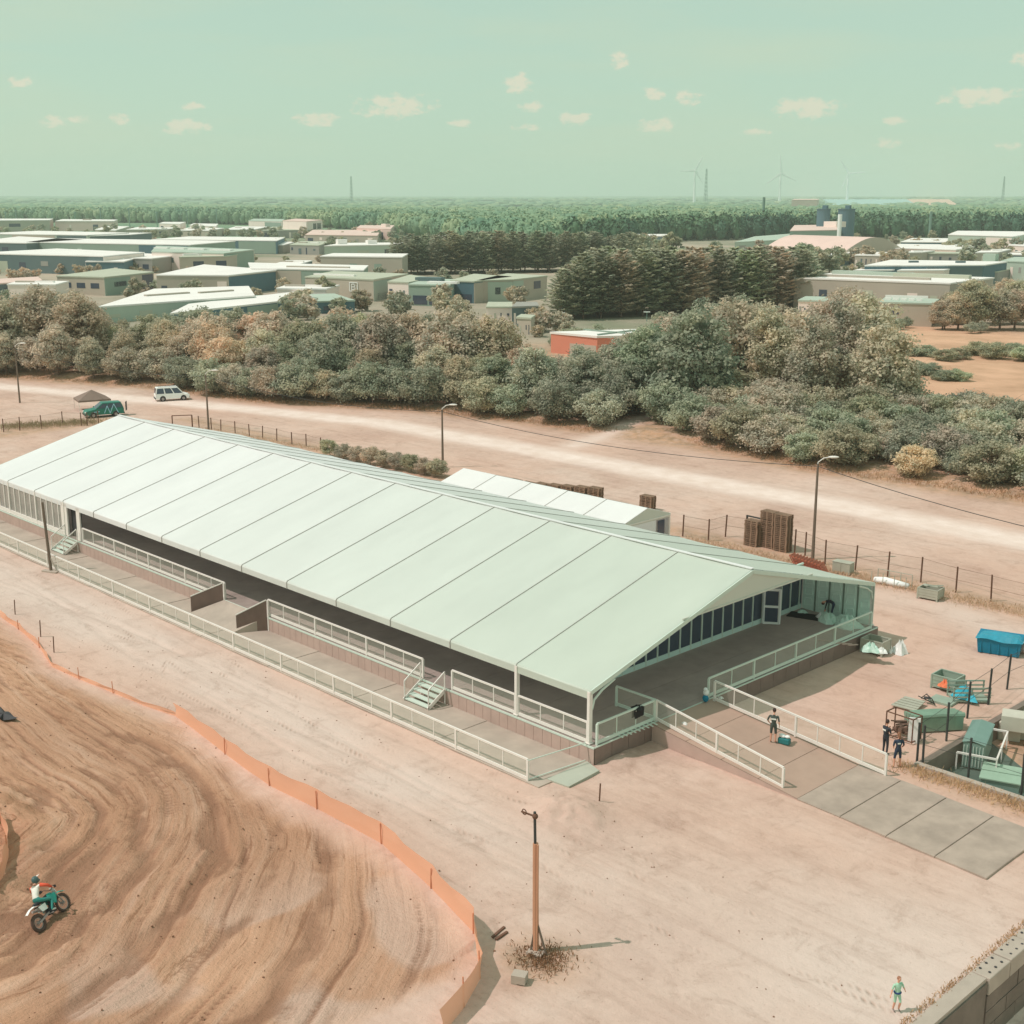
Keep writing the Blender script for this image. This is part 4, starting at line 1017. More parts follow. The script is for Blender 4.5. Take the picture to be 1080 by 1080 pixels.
v = G(683, 538); pstack(v.x, v.y, 9, .1, 'wooden pallet in the lone stack right of the small tent roof', 'pallets in the lone stack')
a, b_ = G(838, 598), G(868, 608)
for k in range(10):
    o = new_obj('pallet', PR); p_ = a.lerp(b_, k / 9); o.location = p_ + Vector((0, 0, .42)); o.rotation_euler = (0, R(58), .15); tag(o, 'reddish pallet leaning in the slanted row behind the tent corner', 'pallet', 'slanted reddish pallets', same=True)
o = new_obj('board_box', MB().box((0, 0, .42), (1.35, .75, .8), .1).box((0, 0, .83), (1.4, .8, .03), .1).box((0, -.39, .4), (.05, .03, .78), .1).mesh('board_box', GREYB)); o.location = G(889, 604); tag(o, 'pale grey box right of the slanted reddish pallets', 'box')
mb = MB()
for k in range(5): mb.box((.3 * k, -.1 * k, .04), (1.5, .1, .06), -.3 + .1 * k)
o = new_obj('loose_boards', mb.mesh('loose_boards', GREYB)); o.location = G(884, 613); tag(o, 'thin boards scattered in front of the pale grey box', 'boards')

# ------------------------------------------------------------------ people
SKIN = mat('skin', srgb(206, 158, 130), .55)
def human(name_label, loc, rz, J=None, h=1.75, shirt=None, pants=None, shoes=None, hair=None, long=False, arms_bare=True, legs_bare=False, rot=None, label_group=None, helmet=False):
    base = dict(pel=(0, 0, .95), ch=(0, 0, 1.22), nk=(0, 0, 1.47), hd=(.02, 0, 1.55),
                sl=(0, .19, 1.42), el=(-.02, .25, 1.14), wl=(.06, .26, .90), sr=(0, -.19, 1.42), er=(-.02, -.25, 1.14), wr=(.06, -.26, .90),
                hl=(0, .09, .90), kl=(.03, .11, .50), al=(0, .11, .10), tl=(.17, .13, .035), hr=(0, -.09, .90), kr=(.03, -.11, .50), ar=(0, -.11, .10), tr=(.17, -.13, .035))
    if J: base.update(J)
    k = h / 1.75
    J = {a: Vector(b_) * k for a, b_ in base.items()}
    rad = dict(pel=(.135, .115), ch=(.15, .11), nk=(.06, .055), hd=(.05, .05), sl=(.06, .06), el=(.042, .042), wl=(.028, .026), sr=(.06, .06), er=(.042, .042), wr=(.028, .026),
               hl=(.09, .09), kl=(.06, .06), al=(.042, .04), tl=(.036, .03), hr=(.09, .09), kr=(.06, .06), ar=(.042, .04), tr=(.036, .03))
    names = list(J); ix = {a: i for i, a in enumerate(names)}
    ed = [('pel', 'ch'), ('ch', 'nk'), ('nk', 'hd'), ('ch', 'sl'), ('sl', 'el'), ('el', 'wl'), ('ch', 'sr'), ('sr', 'er'), ('er', 'wr'), ('pel', 'hl'), ('hl', 'kl'), ('kl', 'al'), ('al', 'tl'), ('pel', 'hr'), ('hr', 'kr'), ('kr', 'ar'), ('ar', 'tr')]
    me = bpy.data.meshes.new('b'); me.from_pydata([J[a] for a in names], [(ix[a], ix[b_]) for a, b_ in ed], [])
    tmp = bpy.data.objects.new('tmp', me); COL.objects.link(tmp)
    sk = tmp.modifiers.new('s', 'SKIN'); sk.use_smooth_shade = True
    if not me.skin_vertices:
        import bmesh
        bm = bmesh.new(); bm.from_mesh(me); bm.verts.layers.skin.verify(); bm.to_mesh(me); bm.free()
    for a in names:
        sv = me.skin_vertices[0].data[ix[a]]; sv.radius = (rad[a][0] * k, rad[a][1] * k); sv.use_root = (a == 'pel')
    tmp.modifiers.new('u', 'SUBSURF').levels = 1
    dg = bpy.context.evaluated_depsgraph_get(); ev = tmp.evaluated_get(dg); m2 = bpy.data.meshes.new_from_object(ev)
    vs = [v_.co.copy() for v_ in m2.vertices]; fs = [tuple(p.vertices) for p in m2.polygons]
    bpy.data.objects.remove(tmp); bpy.data.meshes.remove(me); bpy.data.meshes.remove(m2)
    reg = {('pel', 'ch'): 1, ('ch', 'nk'): 1, ('nk', 'hd'): 0, ('ch', 'sl'): 1, ('sl', 'el'): 1, ('el', 'wl'): 0 if arms_bare else 1, ('ch', 'sr'): 1, ('sr', 'er'): 1, ('er', 'wr'): 0 if arms_bare else 1,
           ('pel', 'hl'): 2, ('hl', 'kl'): 2, ('kl', 'al'): 0 if legs_bare else 2, ('al', 'tl'): 3, ('pel', 'hr'): 2, ('hr', 'kr'): 2, ('kr', 'ar'): 0 if legs_bare else 2, ('ar', 'tr'): 3}
    mb = MB(); mb.v = [tuple(v_) for v_ in vs]
    for f in fs:
        c = sum((vs[i] for i in f), Vector()) / len(f); best = None
        for e_ in ed:
            a, b_ = J[e_[0]], J[e_[1]]; d = b_ - a; t = max(0, min(1, (c - a).dot(d) / d.length_squared)); ds = (c - a - d * t).length
            if best is None or ds < best[0]: best = (ds, e_)
        mi = reg[best[1]]
        if best[1] in (('pel', 'ch'),) and (c - J['pel']).dot((J['ch'] - J['pel']).normalized()) < .06 * k: mi = 2
        mb.f.append(f); mb.m.append(mi)
    # head with nose, ears, eyes, mouth
    up = (J['hd'] - J['nk']).normalized(); hc = J['hd'] + up * .11 * k; fw = (Vector((1, 0, 0)) - up * up.x)
    fw = fw.normalized() if fw.length > .1 else Vector((0, 0, -1)); sd = up.cross(fw); M = Matrix((fw, sd, up)).transposed()
    mb.ball(hc, (.098 * k, .078 * k, .125 * k), 12, 9, 0, M)
    mb.ball(hc + fw * .1 * k - up * .01 * k, (.018 * k, .014 * k, .024 * k), 6, 4, 0, M)
    mb.ball(hc + fw * .085 * k - up * .055 * k, (.01 * k, .026 * k, .007 * k), 6, 4, 3, M)
    for s_ in (-1, 1):
        mb.ball(hc + sd * s_ * .078 * k, (.02 * k, .012 * k, .03 * k), 6, 4, 0, M)
        mb.ball(hc + fw * .086 * k + sd * s_ * .033 * k + up * .012 * k, (.009 * k, .014 * k, .008 * k), 6, 4, 3, M)
    # hands: palm and five fingers
    for wn, en, s_ in (('wl', 'el', 1), ('wr', 'er', -1)):
        w_ = J[wn]; d = (w_ - J[en]).normalized(); side = d.cross(Vector((0, 1, 0))); side = side.normalized() if side.length > .1 else Vector((1, 0, 0)); nr = d.cross(side)
        Mh = Matrix((d, side, nr)).transposed()
        mb.ball(w_ + d * .045 * k, (.05 * k, .038 * k, .017 * k), 8, 6, 0, Mh)
        for j, (o_, ln) in enumerate(((-.028, .062), (-.010, .075), (.009, .07), (.027, .055))):
            p0 = w_ + d * .075 * k + side * o_ * k; p1 = p0 + d * ln * .55 * k; p2 = p1 + (d * .8 + nr * .6 * s_).normalized() * ln * .45 * k
            mb.tube([p0, p1, p2], [.0095 * k, .0085 * k, .007 * k], 5, 0)
        p0 = w_ + d * .03 * k - side * .034 * k; mb.tube([p0, p0 + (d - side).normalized() * .03 * k, p0 + (d * 1.6 - side).normalized() * .055 * k], [.011 * k, .01 * k, .008 * k], 5, 0)
    t_ = thing('person', name_label, 'person', loc, rz, rot=rot)
    sh = shirt; 
    part(t_, 'body', mb, [SKIN, shirt, pants, shoes or DGREY], world=False, smooth=True)
    if not helmet:
        hb = MB().ball(hc + up * .022 * k - fw * .02 * k, (.10 * k, .088 * k, .115 * k), 12, 7, 0, M)
        if long: hb.ball(hc - fw * .085 * k - up * .07 * k, (.05 * k, .07 * k, .14 * k), 8, 6, 0, M)
        part(t_, 'hair', hb, hair, world=False, smooth=True)
    return t_, hc, M, k
HD = mat('hair_dark', srgb(62, 48, 42), .7); HB = mat('hair_brown', srgb(128, 92, 68), .7)
CD = mat('cloth_dark', srgb(52, 58, 64), .8, .15, 6); CG = mat('cloth_greygreen', srgb(74, 84, 76), .8, .15, 6); CN = mat('cloth_navy', srgb(50, 64, 80), .8, .15, 6)
CW = mat('cloth_white', srgb(226, 230, 214), .7, .1, 5); CM = mat('cloth_mint', srgb(164, 208, 176), .7, .1, 5); CT = mat('cloth_teal', srgb(58, 140, 128), .7, .15, 5); CR = mat('cloth_red', srgb(208, 88, 60), .7)
def face(az_rel):  # heading relative to camera forward, clockwise -> world rotation of local +X
    return math.pi / 2 + AZ - R(az_rel)
q = G(815, 784, .42); q.z = zr_(q.x)
t_, hc, M, k = human('person in dark grey shirt and shorts on the ramp', q, face(20), dict(wl=(.10, .2, .98), el=(-.03, .3, 1.16)), 1.78, CG, CG, mat('boots_tan', srgb(150, 92, 66), .7), HD, legs_bare=True)
part(t_, 'back_print', MB().box((-.135, 0, 1.3), (.01, .26, .07)), CW, world=False)
q = G(933, 796); t_, hc, M, k = human('person in black top and dark trousers, left of the two by the scrap trolley', q, face(60), dict(wl=(.22, .10, 1.30), el=(.1, .22, 1.16), wr=(.2, -.08, 1.25), er=(.05, -.24, 1.15)), 1.8, CD, CD, DGREY, HD)
part(t_, 'back_print', MB().box((-.13, .02, 1.32), (.01, .2, .08)), CW, world=False)
q = G(946, 810); t_, hc, M, k = human('person with long hair in navy T-shirt and shorts by the scrap trolley', q, face(-5), dict(kl=(.02, .15, .5), al=(-.02, .17, .1), tl=(.14, .2, .035), kr=(.02, -.13, .5), ar=(0, -.15, .1), tr=(.17, -.17, .035), wl=(.18, .16, .98), wr=(.16, -.22, .98)), 1.78, CN, CN, DGREY, HB, long=True, legs_bare=True)
part(t_, 'back_print', MB().box((-.13, .03, 1.3), (.01, .14, .07)), CW, world=False)
q = G(945, 1067); t_, hc, M, k = human('child in mint top and patterned shorts walking across the sand, bottom right', q, face(160), dict(kl=(.12, .10, .52), al=(.02, .10, .14), tl=(.16, .11, .05), kr=(-.02, -.09, .5), ar=(-.12, -.09, .1), tr=(.04, -.1, .035), el=(.03, .28, 1.18), wl=(-.02, .40, .98), er=(-.02, -.27, 1.16), wr=(.03, -.36, .95)), 1.32, CM, CM, mat('shoes_grey', srgb(130, 120, 112), .7), mat('hair_light', srgb(150, 110, 84), .7), legs_bare=True)
part(t_, 'belt_bag', MB().torus((0, 0, .745), .105, .032, axis='Z', n=16, m=6), mat('navy', srgb(38, 62, 104), .7), world=False)
q = pt(876, 652, ZD); human('person in dark clothes bending down inside the tent by the panelled wall', q, face(-70), dict(pel=(-.15, 0, .95), ch=(.1, 0, 1.12), nk=(.33, 0, 1.08), hd=(.41, 0, 1.02), sl=(.26, .18, 1.08), el=(.32, .2, .8), wl=(.36, .14, .55), sr=(.26, -.18, 1.08), er=(.32, -.2, .8), wr=(.36, -.14, .55), hl=(-.15, .09, .9), hr=(-.15, -.09, .9), kl=(-.06, .12, .5), kr=(-.06, -.12, .5), al=(-.08, .12, .1), ar=(-.08, -.12, .1), tl=(.09, .13, .035), tr=(.09, -.13, .035)), 1.75, CD, CN, DGREY, HD, arms_bare=False)

# ------------------------------------------------------------------ motocross bike and rider
gz = .10
rear = G(47, 976); front = G(69, 959); mid = rear.lerp(front, .5)
def ground_z(x_, y_):
    return float(Z[np.searchsorted(ys, y_) - 1, np.searchsorted(xs, x_) - 1])
yaw = R(119)
mid.z = max(ground_z(mid.x + math.cos(yaw) * s_, mid.y + math.sin(yaw) * s_) for s_ in (-.74, .74))
lean = R(-30)
Mb = Matrix.Rotation(yaw, 4, 'Z') @ Matrix.Rotation(lean, 4, 'X')
bike = thing('motocross_bike', 'teal motocross bike leaning hard into the bend of the dirt track', 'motorbike', mid, rot=Mb.to_euler())
TEAL = mat('bike_teal', srgb(42, 148, 130), .4, .1, 5); BWH = mat('bike_white', srgb(232, 232, 220), .4); TYRE = mat('tyre_dusty', srgb(92, 76, 66), .9, .3, 8); RIM = mat('rim_grey', srgb(150, 146, 138), .4)
BTL = mat('bike_dark', srgb(48, 52, 54), .5)
for nm, x_, rr, tw in (('rear', -.74, .32, .062), ('front', .74, .345, .05)):
    mb = MB().torus((x_, 0, rr + .01), rr - tw * .7, tw, n=36, m=10)
    for i in range(36):
        a = 2 * math.pi * i / 36
        for s_ in (-.03, .03): mb.box((x_ + math.cos(a) * (rr + .012), s_, rr + .01 + math.sin(a) * (rr + .012)), (.03, .03, .028), M=Matrix.Rotation(-a, 3, 'Y'))
    w_ = part(bike, 'wheel', mb, TYRE, world=False, smooth=False)
    mb = MB().torus((x_, 0, rr + .01), rr - tw * 1.9, .016, n=32, m=6).tube([(x_, -.07, rr + .01), (x_, .07, rr + .01)], .045, 10)
    for i in range(16):
        a = 2 * math.pi * i / 16; mb.bar((x_, .04 * (-1) ** i, rr + .01), (x_ + math.cos(a) * (rr - tw * 1.9), 0, rr + .01 + math.sin(a) * (rr - tw * 1.9)), .007)
    mb.torus((x_, .06, rr + .01), .09, .012, n=18, m=4)
    part(w_, 'rim', mb, RIM, world=False)
part(bike, 'fork', MB().tube([(.74, .095, .36), (.52, .095, .98)], .026, 8).tube([(.74, -.095, .36), (.52, -.095, .98)], .026, 8).box((.55, 0, .9), (.1, .24, .04)), RIM, world=False)
part(bike, 'swingarm', MB().bar((-.74, .09, .33), (-.1, .06, .42), .04, .06).bar((-.74, -.09, .33), (-.1, -.06, .42), .04, .06), RIM, world=False)
part(bike, 'frame', MB().tube([(.48, 0, .95), (.25, 0, .35), (-.12, 0, .32), (-.15, 0, .8), (.45, 0, .92)], .025, 6).tube([(-.12, 0, .78), (-.6, 0, .86)], .022, 6), BTL, world=False)
part(bike, 'engine', MB().box((.08, 0, .42), (.34, .22, .26)).tube([(.12, 0, .5), (.22, 0, .74)], .085, 10).tube([(.0, -.13, .4), (.0, .13, .4)], .1, 12), BTL, world=False, bevel=.02)
part(bike, 'exhaust', MB().tube([(.22, .06, .62), (.33, .1, .5), (.2, .13, .38), (-.1, .13, .5), (-.35, .13, .68), (-.62, .13, .78)], [.022, .025, .03, .03, .045, .05], 8), RIM, world=False)
for s_ in (-1, 1):
    part(bike, 'shroud', MB().add([(.5, s_ * .16, .92), (.12, s_ * .13, .92), (.1, s_ * .14, .68), (.3, s_ * .2, .55), (.5, s_ * .17, .78), (.5, s_ * .10, .92), (.12, s_ * .08, .95)], [(0, 1, 2, 3, 4), (0, 5, 6, 1)] if s_ > 0 else [(4, 3, 2, 1, 0), (1, 6, 5, 0)]), TEAL, world=False)
    part(bike, 'side_panel', MB().add([(-.1, s_ * .11, .82), (-.48, s_ * .1, .84), (-.4, s_ * .11, .6), (-.12, s_ * .12, .58)], [(0, 1, 2, 3)]), BWH, world=False)
part(bike, 'seat', MB().tube([(.22, 0, .97), (0, 0, .93), (-.3, 0, .94), (-.55, 0, .97)], [.06, .08, .085, .05], 8), BTL, world=False, smooth=True)
part(bike, 'tank', MB().ball((.28, 0, .92), (.2, .11, .1)), TEAL, world=False, smooth=True)
def fender(pts, w):
    mb = MB()
    for (x_, z_) in pts: mb.v += [(x_, -w, z_ - .02), (x_, 0, z_ + .015), (x_, w, z_ - .02)]
    for i in range(len(pts) - 1):
        for j in range(2): a = i * 3 + j; mb.f.append((a, a + 3, a + 4, a + 1)); mb.m.append(0)
    return mb
part(bike, 'fender', fender([(-.45, .9), (-.62, .95), (-.85, .94), (-1.08, .85)], .085), BWH, world=False)
part(bike, 'fender', fender([(.45, .84), (.62, .83), (.85, .80), (1.08, .70)], .07), TEAL, world=False)
part(bike, 'number_plate', MB().box((.62, 0, .98), (.02, .2, .24), M=Matrix.Rotation(R(-15), 3, 'Y')), BWH, world=False)
part(bike, 'handlebar', MB().tube([(.34, -.4, 1.12), (.43, -.22, 1.14), (.5, -.06, 1.04), (.5, .06, 1.04), (.43, .22, 1.14), (.34, .4, 1.12)], .014, 6).box((.4, .38, 1.14), (.05, .16, .1)).box((.4, -.38, 1.14), (.05, .16, .1)), BTL, world=False)
part(bike, 'footpeg', MB().bar((-.1, -.26, .36), (-.1, .26, .36), .035), RIM, world=False)
JR = dict(pel=(-.3, 0, 1.06), ch=(-.17, .0, 1.34), nk=(.0, .0, 1.56), hd=(.06, .0, 1.62), sl=(-.02, .19, 1.5), el=(.12, .42, 1.33), wl=(.30, .40, 1.17), sr=(-.02, -.19, 1.5), er=(.12, -.42, 1.33), wr=(.30, -.40, 1.17),
          hl=(-.28, .1, 1.02), kl=(.12, .20, .85), al=(-.1, .21, .46), tl=(.08, .23, .42), hr=(-.28, -.1, 1.02), kr=(.15, -.26, .82), ar=(-.1, -.24, .46), tr=(.08, -.26, .42))
t_, hc, M, k = human('rider in white shirt, teal trousers and helmet on the leaning motocross bike', mid, 0, JR, 1.75, CW, CT, mat('boots_white', srgb(200, 206, 190), .6), HD, arms_bare=False, rot=Mb.to_euler(), helmet=True)
hb = MB().ball(hc + Vector((0, 0, .01)), (.15, .125, .15), 14, 10).ball(hc + Vector((.1, 0, -.07)), (.1, .075, .06), 10, 6)
hl = part(t_, 'helmet', hb, mat('helmet_dark', srgb(70, 96, 92), .35), world=False, smooth=True)
part(hl, 'visor', MB().add([(hc.x + .08, -.1, hc.z + .09), (hc.x + .08, .1, hc.z + .09), (hc.x + .26, .07, hc.z + .10), (hc.x + .26, -.07, hc.z + .10)], [(0, 1, 2, 3)]), BWH, world=False)
part(hl, 'goggles', MB().ball(hc + Vector((.115, 0, .0)), (.04, .085, .035), 10, 6), BTL, world=False)
part(t_, 'sleeve', MB().tube([(.0, -.22, 1.5), (.12, -.43, 1.34), (.26, -.41, 1.2)], [.075, .06, .045], 8), CR, world=False, smooth=True, label='orange-red sleeve and glove')
part(t_, 'sleeve', MB().tube([(.0, .22, 1.5), (.12, .43, 1.34), (.26, .41, 1.2)], [.07, .055, .04], 8), CR, world=False, smooth=True)

# ------------------------------------------------------------------ vehicles
def vehicle(name, label, loc, rz, L_, W, low, cab, paint, glass, rims, cat='car', wr=.33, wx=(-1.3, 1.4)):
    t_ = thing(name, label, cat, loc, rz)
    def ext(poly, w0, w1, zref):
        n = len(poly); vs = []
        z0, z1 = min(p[1] for p in poly), max(p[1] for p in poly)
        for s_ in (-1, 1):
            for (x_, z_) in poly: vs.append((x_, s_ * lerp(w0, w1, (z_ - z0) / (z1 - z0)), z_))
        fs = [tuple(range(n)), tuple(range(2 * n - 1, n - 1, -1))] + [(i, n + i, n + (i + 1) % n, (i + 1) % n) for i in range(n)]
        return vs, fs
    vs, fs = ext(low, W / 2, W / 2 - .04, 0); part(t_, 'body', MB().add(vs, fs), paint, world=False, bevel=.07)
    vs, fs = ext(cab, W / 2 - .06, W / 2 - .2, 0); part(t_, 'cabin', MB().add(vs, fs), paint, world=False, bevel=.05)
    # glass: slightly proud side windows and screens
    (x0, z0), (x1, z1), (x2, z2), (x3, z3) = cab[0], cab[1], cab[2], cab[3]
    hgt = z1 - z0
    for s_ in (-1, 1):
        n = 3
        for i in range(n):
            u0, u1 = (i + .06) / n, (i + .92) / n
            zb0, zt0 = z0 + .08, z1 - .1
            def pt_(u, z): 
                t = (z - z0) / hgt; xa = lerp(x0, x1, t) + .06; xb = lerp(x3, x2, t) - .06
                return (lerp(xa, xb, u), s_ * (lerp(W / 2 - .06, W / 2 - .2, t) + .012), z)
            q4 = [pt_(u0, zb0), pt_(u1, zb0), pt_(u1, zt0), pt_(u0, zt0)]
            part(t_, 'window', MB().add(q4, [(0, 1, 2, 3)]), glass, world=False)
    for (xa, za, xb, zb2, sg) in ((x0, z0, x1, z1, -1), (x3, z3, x2, z2, 1)):
        o_ = .015 * sg; w0, w1 = W / 2 - .14, W / 2 - .28
        q4 = [(lerp(xa, xb, .12) + o_, -w0, lerp(za, zb2, .12)), (lerp(xa, xb, .12) + o_, w0, lerp(za, zb2, .12)), (lerp(xa, xb, .88) + o_, w1, lerp(za, zb2, .88)), (lerp(xa, xb, .88) + o_, -w1, lerp(za, zb2, .88))]
        part(t_, 'windscreen' if sg > 0 else 'rear_window', MB().add(q4, [(0, 1, 2, 3)]), glass, world=False)
    for x_ in wx:
        for s_ in (-1, 1):
            w_ = part(t_, 'wheel', MB().torus((x_, s_ * (W / 2 - .06), wr), wr - .09, .1, n=22, m=8), BLACK, world=False, smooth=True)
            part(w_, 'rim', MB().tube([(x_, s_ * (W / 2 - .12), wr), (x_, s_ * (W / 2 + .02), wr)], wr - .13, 12), rims, world=False)
            part(t_, 'wheel_arch', MB().tube([(x_, s_ * (W / 2 - .05), wr + .03), (x_, s_ * (W / 2 + .006), wr + .03)], wr + .06, 16), DGREY, world=False)
    for s_ in (-1, 1):
        part(t_, 'headlight', MB().box((low[-2][0] - .05, s_ * (W / 2 - .25), .72), (.12, .3, .16)), WHITE, world=False)
        part(t_, 'tail_light', MB().box((low[0][0] + .02, s_ * (W / 2 - .14), .85), (.06, .16, .3)), mat('tail_red', srgb(150, 60, 50), .4), world=False)
        part(t_, 'mirror', MB().box((x3 - .15, s_ * (W / 2 + .08), z0 + .1), (.12, .16, .12)), paint, world=False)
    part(t_, 'bumper', MB().box((low[0][0] - .03, 0, .42), (.1, W - .1, .2)).box((max(p[0] for p in low) + .01, 0, .42), (.1, W - .1, .2)), DGREY, world=False)
    return t_
a, b_ = G(164, 423), G(199, 421); rz = math.atan2((b_ - a).y, (b_ - a).x)
v_ = vehicle('parked_van', 'white parked van on the dirt road in front of the trees', (a + b_) / 2, rz, 4.4, 1.8,
        [(-2.2, .3), (-2.25, .95), (1.15, 1.0), (2.0, .85), (2.2, .65), (2.2, .3)], [(-2.22, .95), (-2.05, 1.82), (.7, 1.85), (1.5, .96)], WHITE, GLASS, RIM, 'van')
part(v_, 'roof_rails', MB().bar((-1.8, .6, 1.9), (.6, .6, 1.92), .04).bar((-1.8, -.6, 1.9), (.6, -.6, 1.92), .04), DGREY, world=False)
a, b_ = G(129, 437), G(90, 440); rz = math.atan2((b_ - a).y, (b_ - a).x)
CARG = mat('car_green', srgb(44, 120, 100), .35, .08, 2)
v_ = vehicle('parked_car', 'dark green car with pale zigzag graphics beside the pyramid canopy', (a + b_) / 2 + Vector((.4, -.2, 0)), rz, 4.7, 1.85,
        [(-2.3, .35), (-2.3, 1.05), (1.1, 1.08), (2.15, .9), (2.35, .7), (2.35, .35)], [(-2.28, 1.05), (-2.0, 1.78), (.2, 1.8), (1.15, 1.06)], CARG, GLASS, RIM, 'car')
mb = MB()
zz = [(-1.6, .5), (-1.1, 1.6), (-.6, .5), (-.3, 1.4), (.1, .5)]
for s_ in (-1, 1):
    for p0, p1 in zip(zz, zz[1:]): mb.bar((p0[0], s_ * (.94 - .08 * (p0[1] > 1.2)), p0[1]), (p1[0], s_ * (.94 - .08 * (p1[1] > 1.2)), p1[1]), .02, .09)
    mb.box((1.0, s_ * .945, .75), (.7, .02, .1))
part(v_, 'graphics', mb, mat('graphic_blue', srgb(150, 200, 212), .5), world=False)
part(v_, 'tailgate', MB().box((-2.75, .15, 1.15), (.9, .06, 1.1), 1.2), DGREY, label='open dark rear door', world=False)
q = G(98, 432); t_ = thing('pyramid_canopy', 'brown-grey pyramid canopy on thin legs behind the dark green car', 'canopy', q, rz)
hc_ = height_at(q, 411); he_ = height_at(q, 420)
part(t_, 'roof', MB().add([(-2, -1.7, he_), (2, -1.7, he_), (2, 1.7, he_), (-2, 1.7, he_), (0, 0, hc_), (-2, -1.7, he_ - .2), (2, -1.7, he_ - .2), (2, 1.7, he_ - .2), (-2, 1.7, he_ - .2)], [(0, 1, 4), (1, 2, 4), (2, 3, 4), (3, 0, 4), (0, 5, 6, 1), (1, 6, 7, 2), (2, 7, 8, 3), (3, 8, 5, 0)]), mat('canopy_fabric', srgb(128, 112, 98), .7, .1, 2), world=False)
for sx in (-1, 1):
    for sy in (-1, 1): part(t_, 'leg', MB().bar((sx * 1.95, sy * 1.65, 0), (sx * 1.95, sy * 1.65, he_ - .1), .05), ALU, world=False)

# ------------------------------------------------------------------ plants
def quads_mesh(name, C, A, B, m):
    n = len(C); V = np.empty((n, 4, 3)); V[:, 0] = C - A; V[:, 1] = C - B * .6; V[:, 2] = C + A; V[:, 3] = C + B * .6
    me = bpy.data.meshes.new(name)
    me.vertices.add(4 * n); me.vertices.foreach_set('co', V.reshape(-1).astype(np.float32))
    me.loops.add(4 * n); me.loops.foreach_set('vertex_index', np.arange(4 * n, dtype=np.int32))
    me.polygons.add(n); me.polygons.foreach_set('loop_start', np.arange(0, 4 * n, 4, dtype=np.int32)); me.update(calc_edges=True)
    me.materials.append(m); return me
def rdir(g, n):
    v = g.normal(size=(n, 3)); return v / np.linalg.norm(v, axis=1, keepdims=True)
def leafcloud(name, seed, Hh, Rr, z0, nl, nlobe, s, m=LEAF, top_narrow=.0, flat=1.0):
    g = np.random.default_rng(seed); cz = (Hh + z0) / 2; hz = (Hh - z0) / 2
    cs = []; 
    while len(cs) < nlobe:
        d = rdir(g, 1)[0] * g.uniform(.35, .86) ** .6
        t = (d[2] + 1) / 2
        w = 1 - top_narrow * t
        cs.append((d[0] * Rr * w * g.uniform(.8, 1.05), d[1] * Rr * w * g.uniform(.8, 1.05), cz + d[2] * hz * .86, g.uniform(.09, .27) * Rr * (1.15 - .35 * t)))
    cs = np.array(cs); pr = cs[:, 3] ** 2; pr /= pr.sum(); k = g.choice(nlobe, nl, p=pr)
    d = rdir(g, nl); d[:, 2] = np.abs(d[:, 2]) * np.where(g.random(nl) < .68, 1, -1)
    rad = cs[k, 3] * np.where(g.random(nl) < .22, g.uniform(1.1, 1.75, nl), g.uniform(.55, 1.2, nl))
    C = cs[k, :3] + d * rad[:, None] * np.array([1.1, 1.1, .8 * flat])
    nrm = d * .9 + rdir(g, nl) * .75 + np.array([0, 0, .25]); nrm /= np.linalg.norm(nrm, axis=1, keepdims=True)
    A = np.cross(nrm, rdir(g, nl)); A /= np.linalg.norm(A, axis=1, keepdims=True); B = np.cross(nrm, A)
    sz = s * g.uniform(.55, 1.25, nl)[:, None]
    C[:, 2] = np.maximum(C[:, 2], .15)
    return quads_mesh(name, C, A * sz * .62, B * sz * .75, m)
def trunk_mesh(seed, Hh, Rr, z0, m=BARK, r0=None):
    r_ = random.Random(seed); mb = MB(); r0 = r0 or Hh * .018
    pts = [Vector((0, 0, -.3))]; k = 5
    for i in range(1, k + 1): pts.append(Vector((r_.uniform(-.05, .05) * i, r_.uniform(-.05, .05) * i, Hh * .8 * i / k)))
    mb.tube(pts, [r0 * 1.3] + [r0 * (1 - .82 * i / k) for i in range(1, k + 1)], 7)
    for i in range(7):
        z = lerp(max(z0, .18 * Hh), Hh * .7, i / 6); a = r_.uniform(0, 6.28); L_ = Rr * r_.uniform(.45, .8)
        mb.tube([(0, 0, z), (math.cos(a) * L_ * .5, math.sin(a) * L_ * .5, z + L_ * .35), (math.cos(a) * L_, math.sin(a) * L_, z + L_ * .75)], [r0 * .45, r0 * .3, r0 * .1], 5)
    return mb.mesh('trunk', m)
PROTO = {}
for i in range(4): PROTO['broad%d' % i] = (12.0, 4.3, leafcloud('crown', 100 + i, 12, 4.5, .6, 14000, 105, .31, top_narrow=.3), trunk_mesh(200 + i, 12, 4.3, 1.5), 'broadleaf_tree')
for i in range(2): PROTO['tall%d' % i] = (15.0, 3.6, leafcloud('crown', 120 + i, 15, 3.9, 1.6, 14000, 120, .30, top_narrow=.4), trunk_mesh(220 + i, 15, 3.6, 2.5, BARKW), 'birch_tree')
for i in range(3): PROTO['shrub%d' % i] = (5.0, 2.9, leafcloud('crown', 140 + i, 5, 2.9, .2, 8000, 64, .21), trunk_mesh(240 + i, 5, 2.6, .6, r0=.07), 'shrub')
for i in range(2): PROTO['far%d' % i] = (9.0, 4.0, leafcloud('crown', 160 + i, 9, 4.0, .6, 1500, 26, .75), trunk_mesh(260 + i, 9, 3.4, 1.5), 'broadleaf_tree')
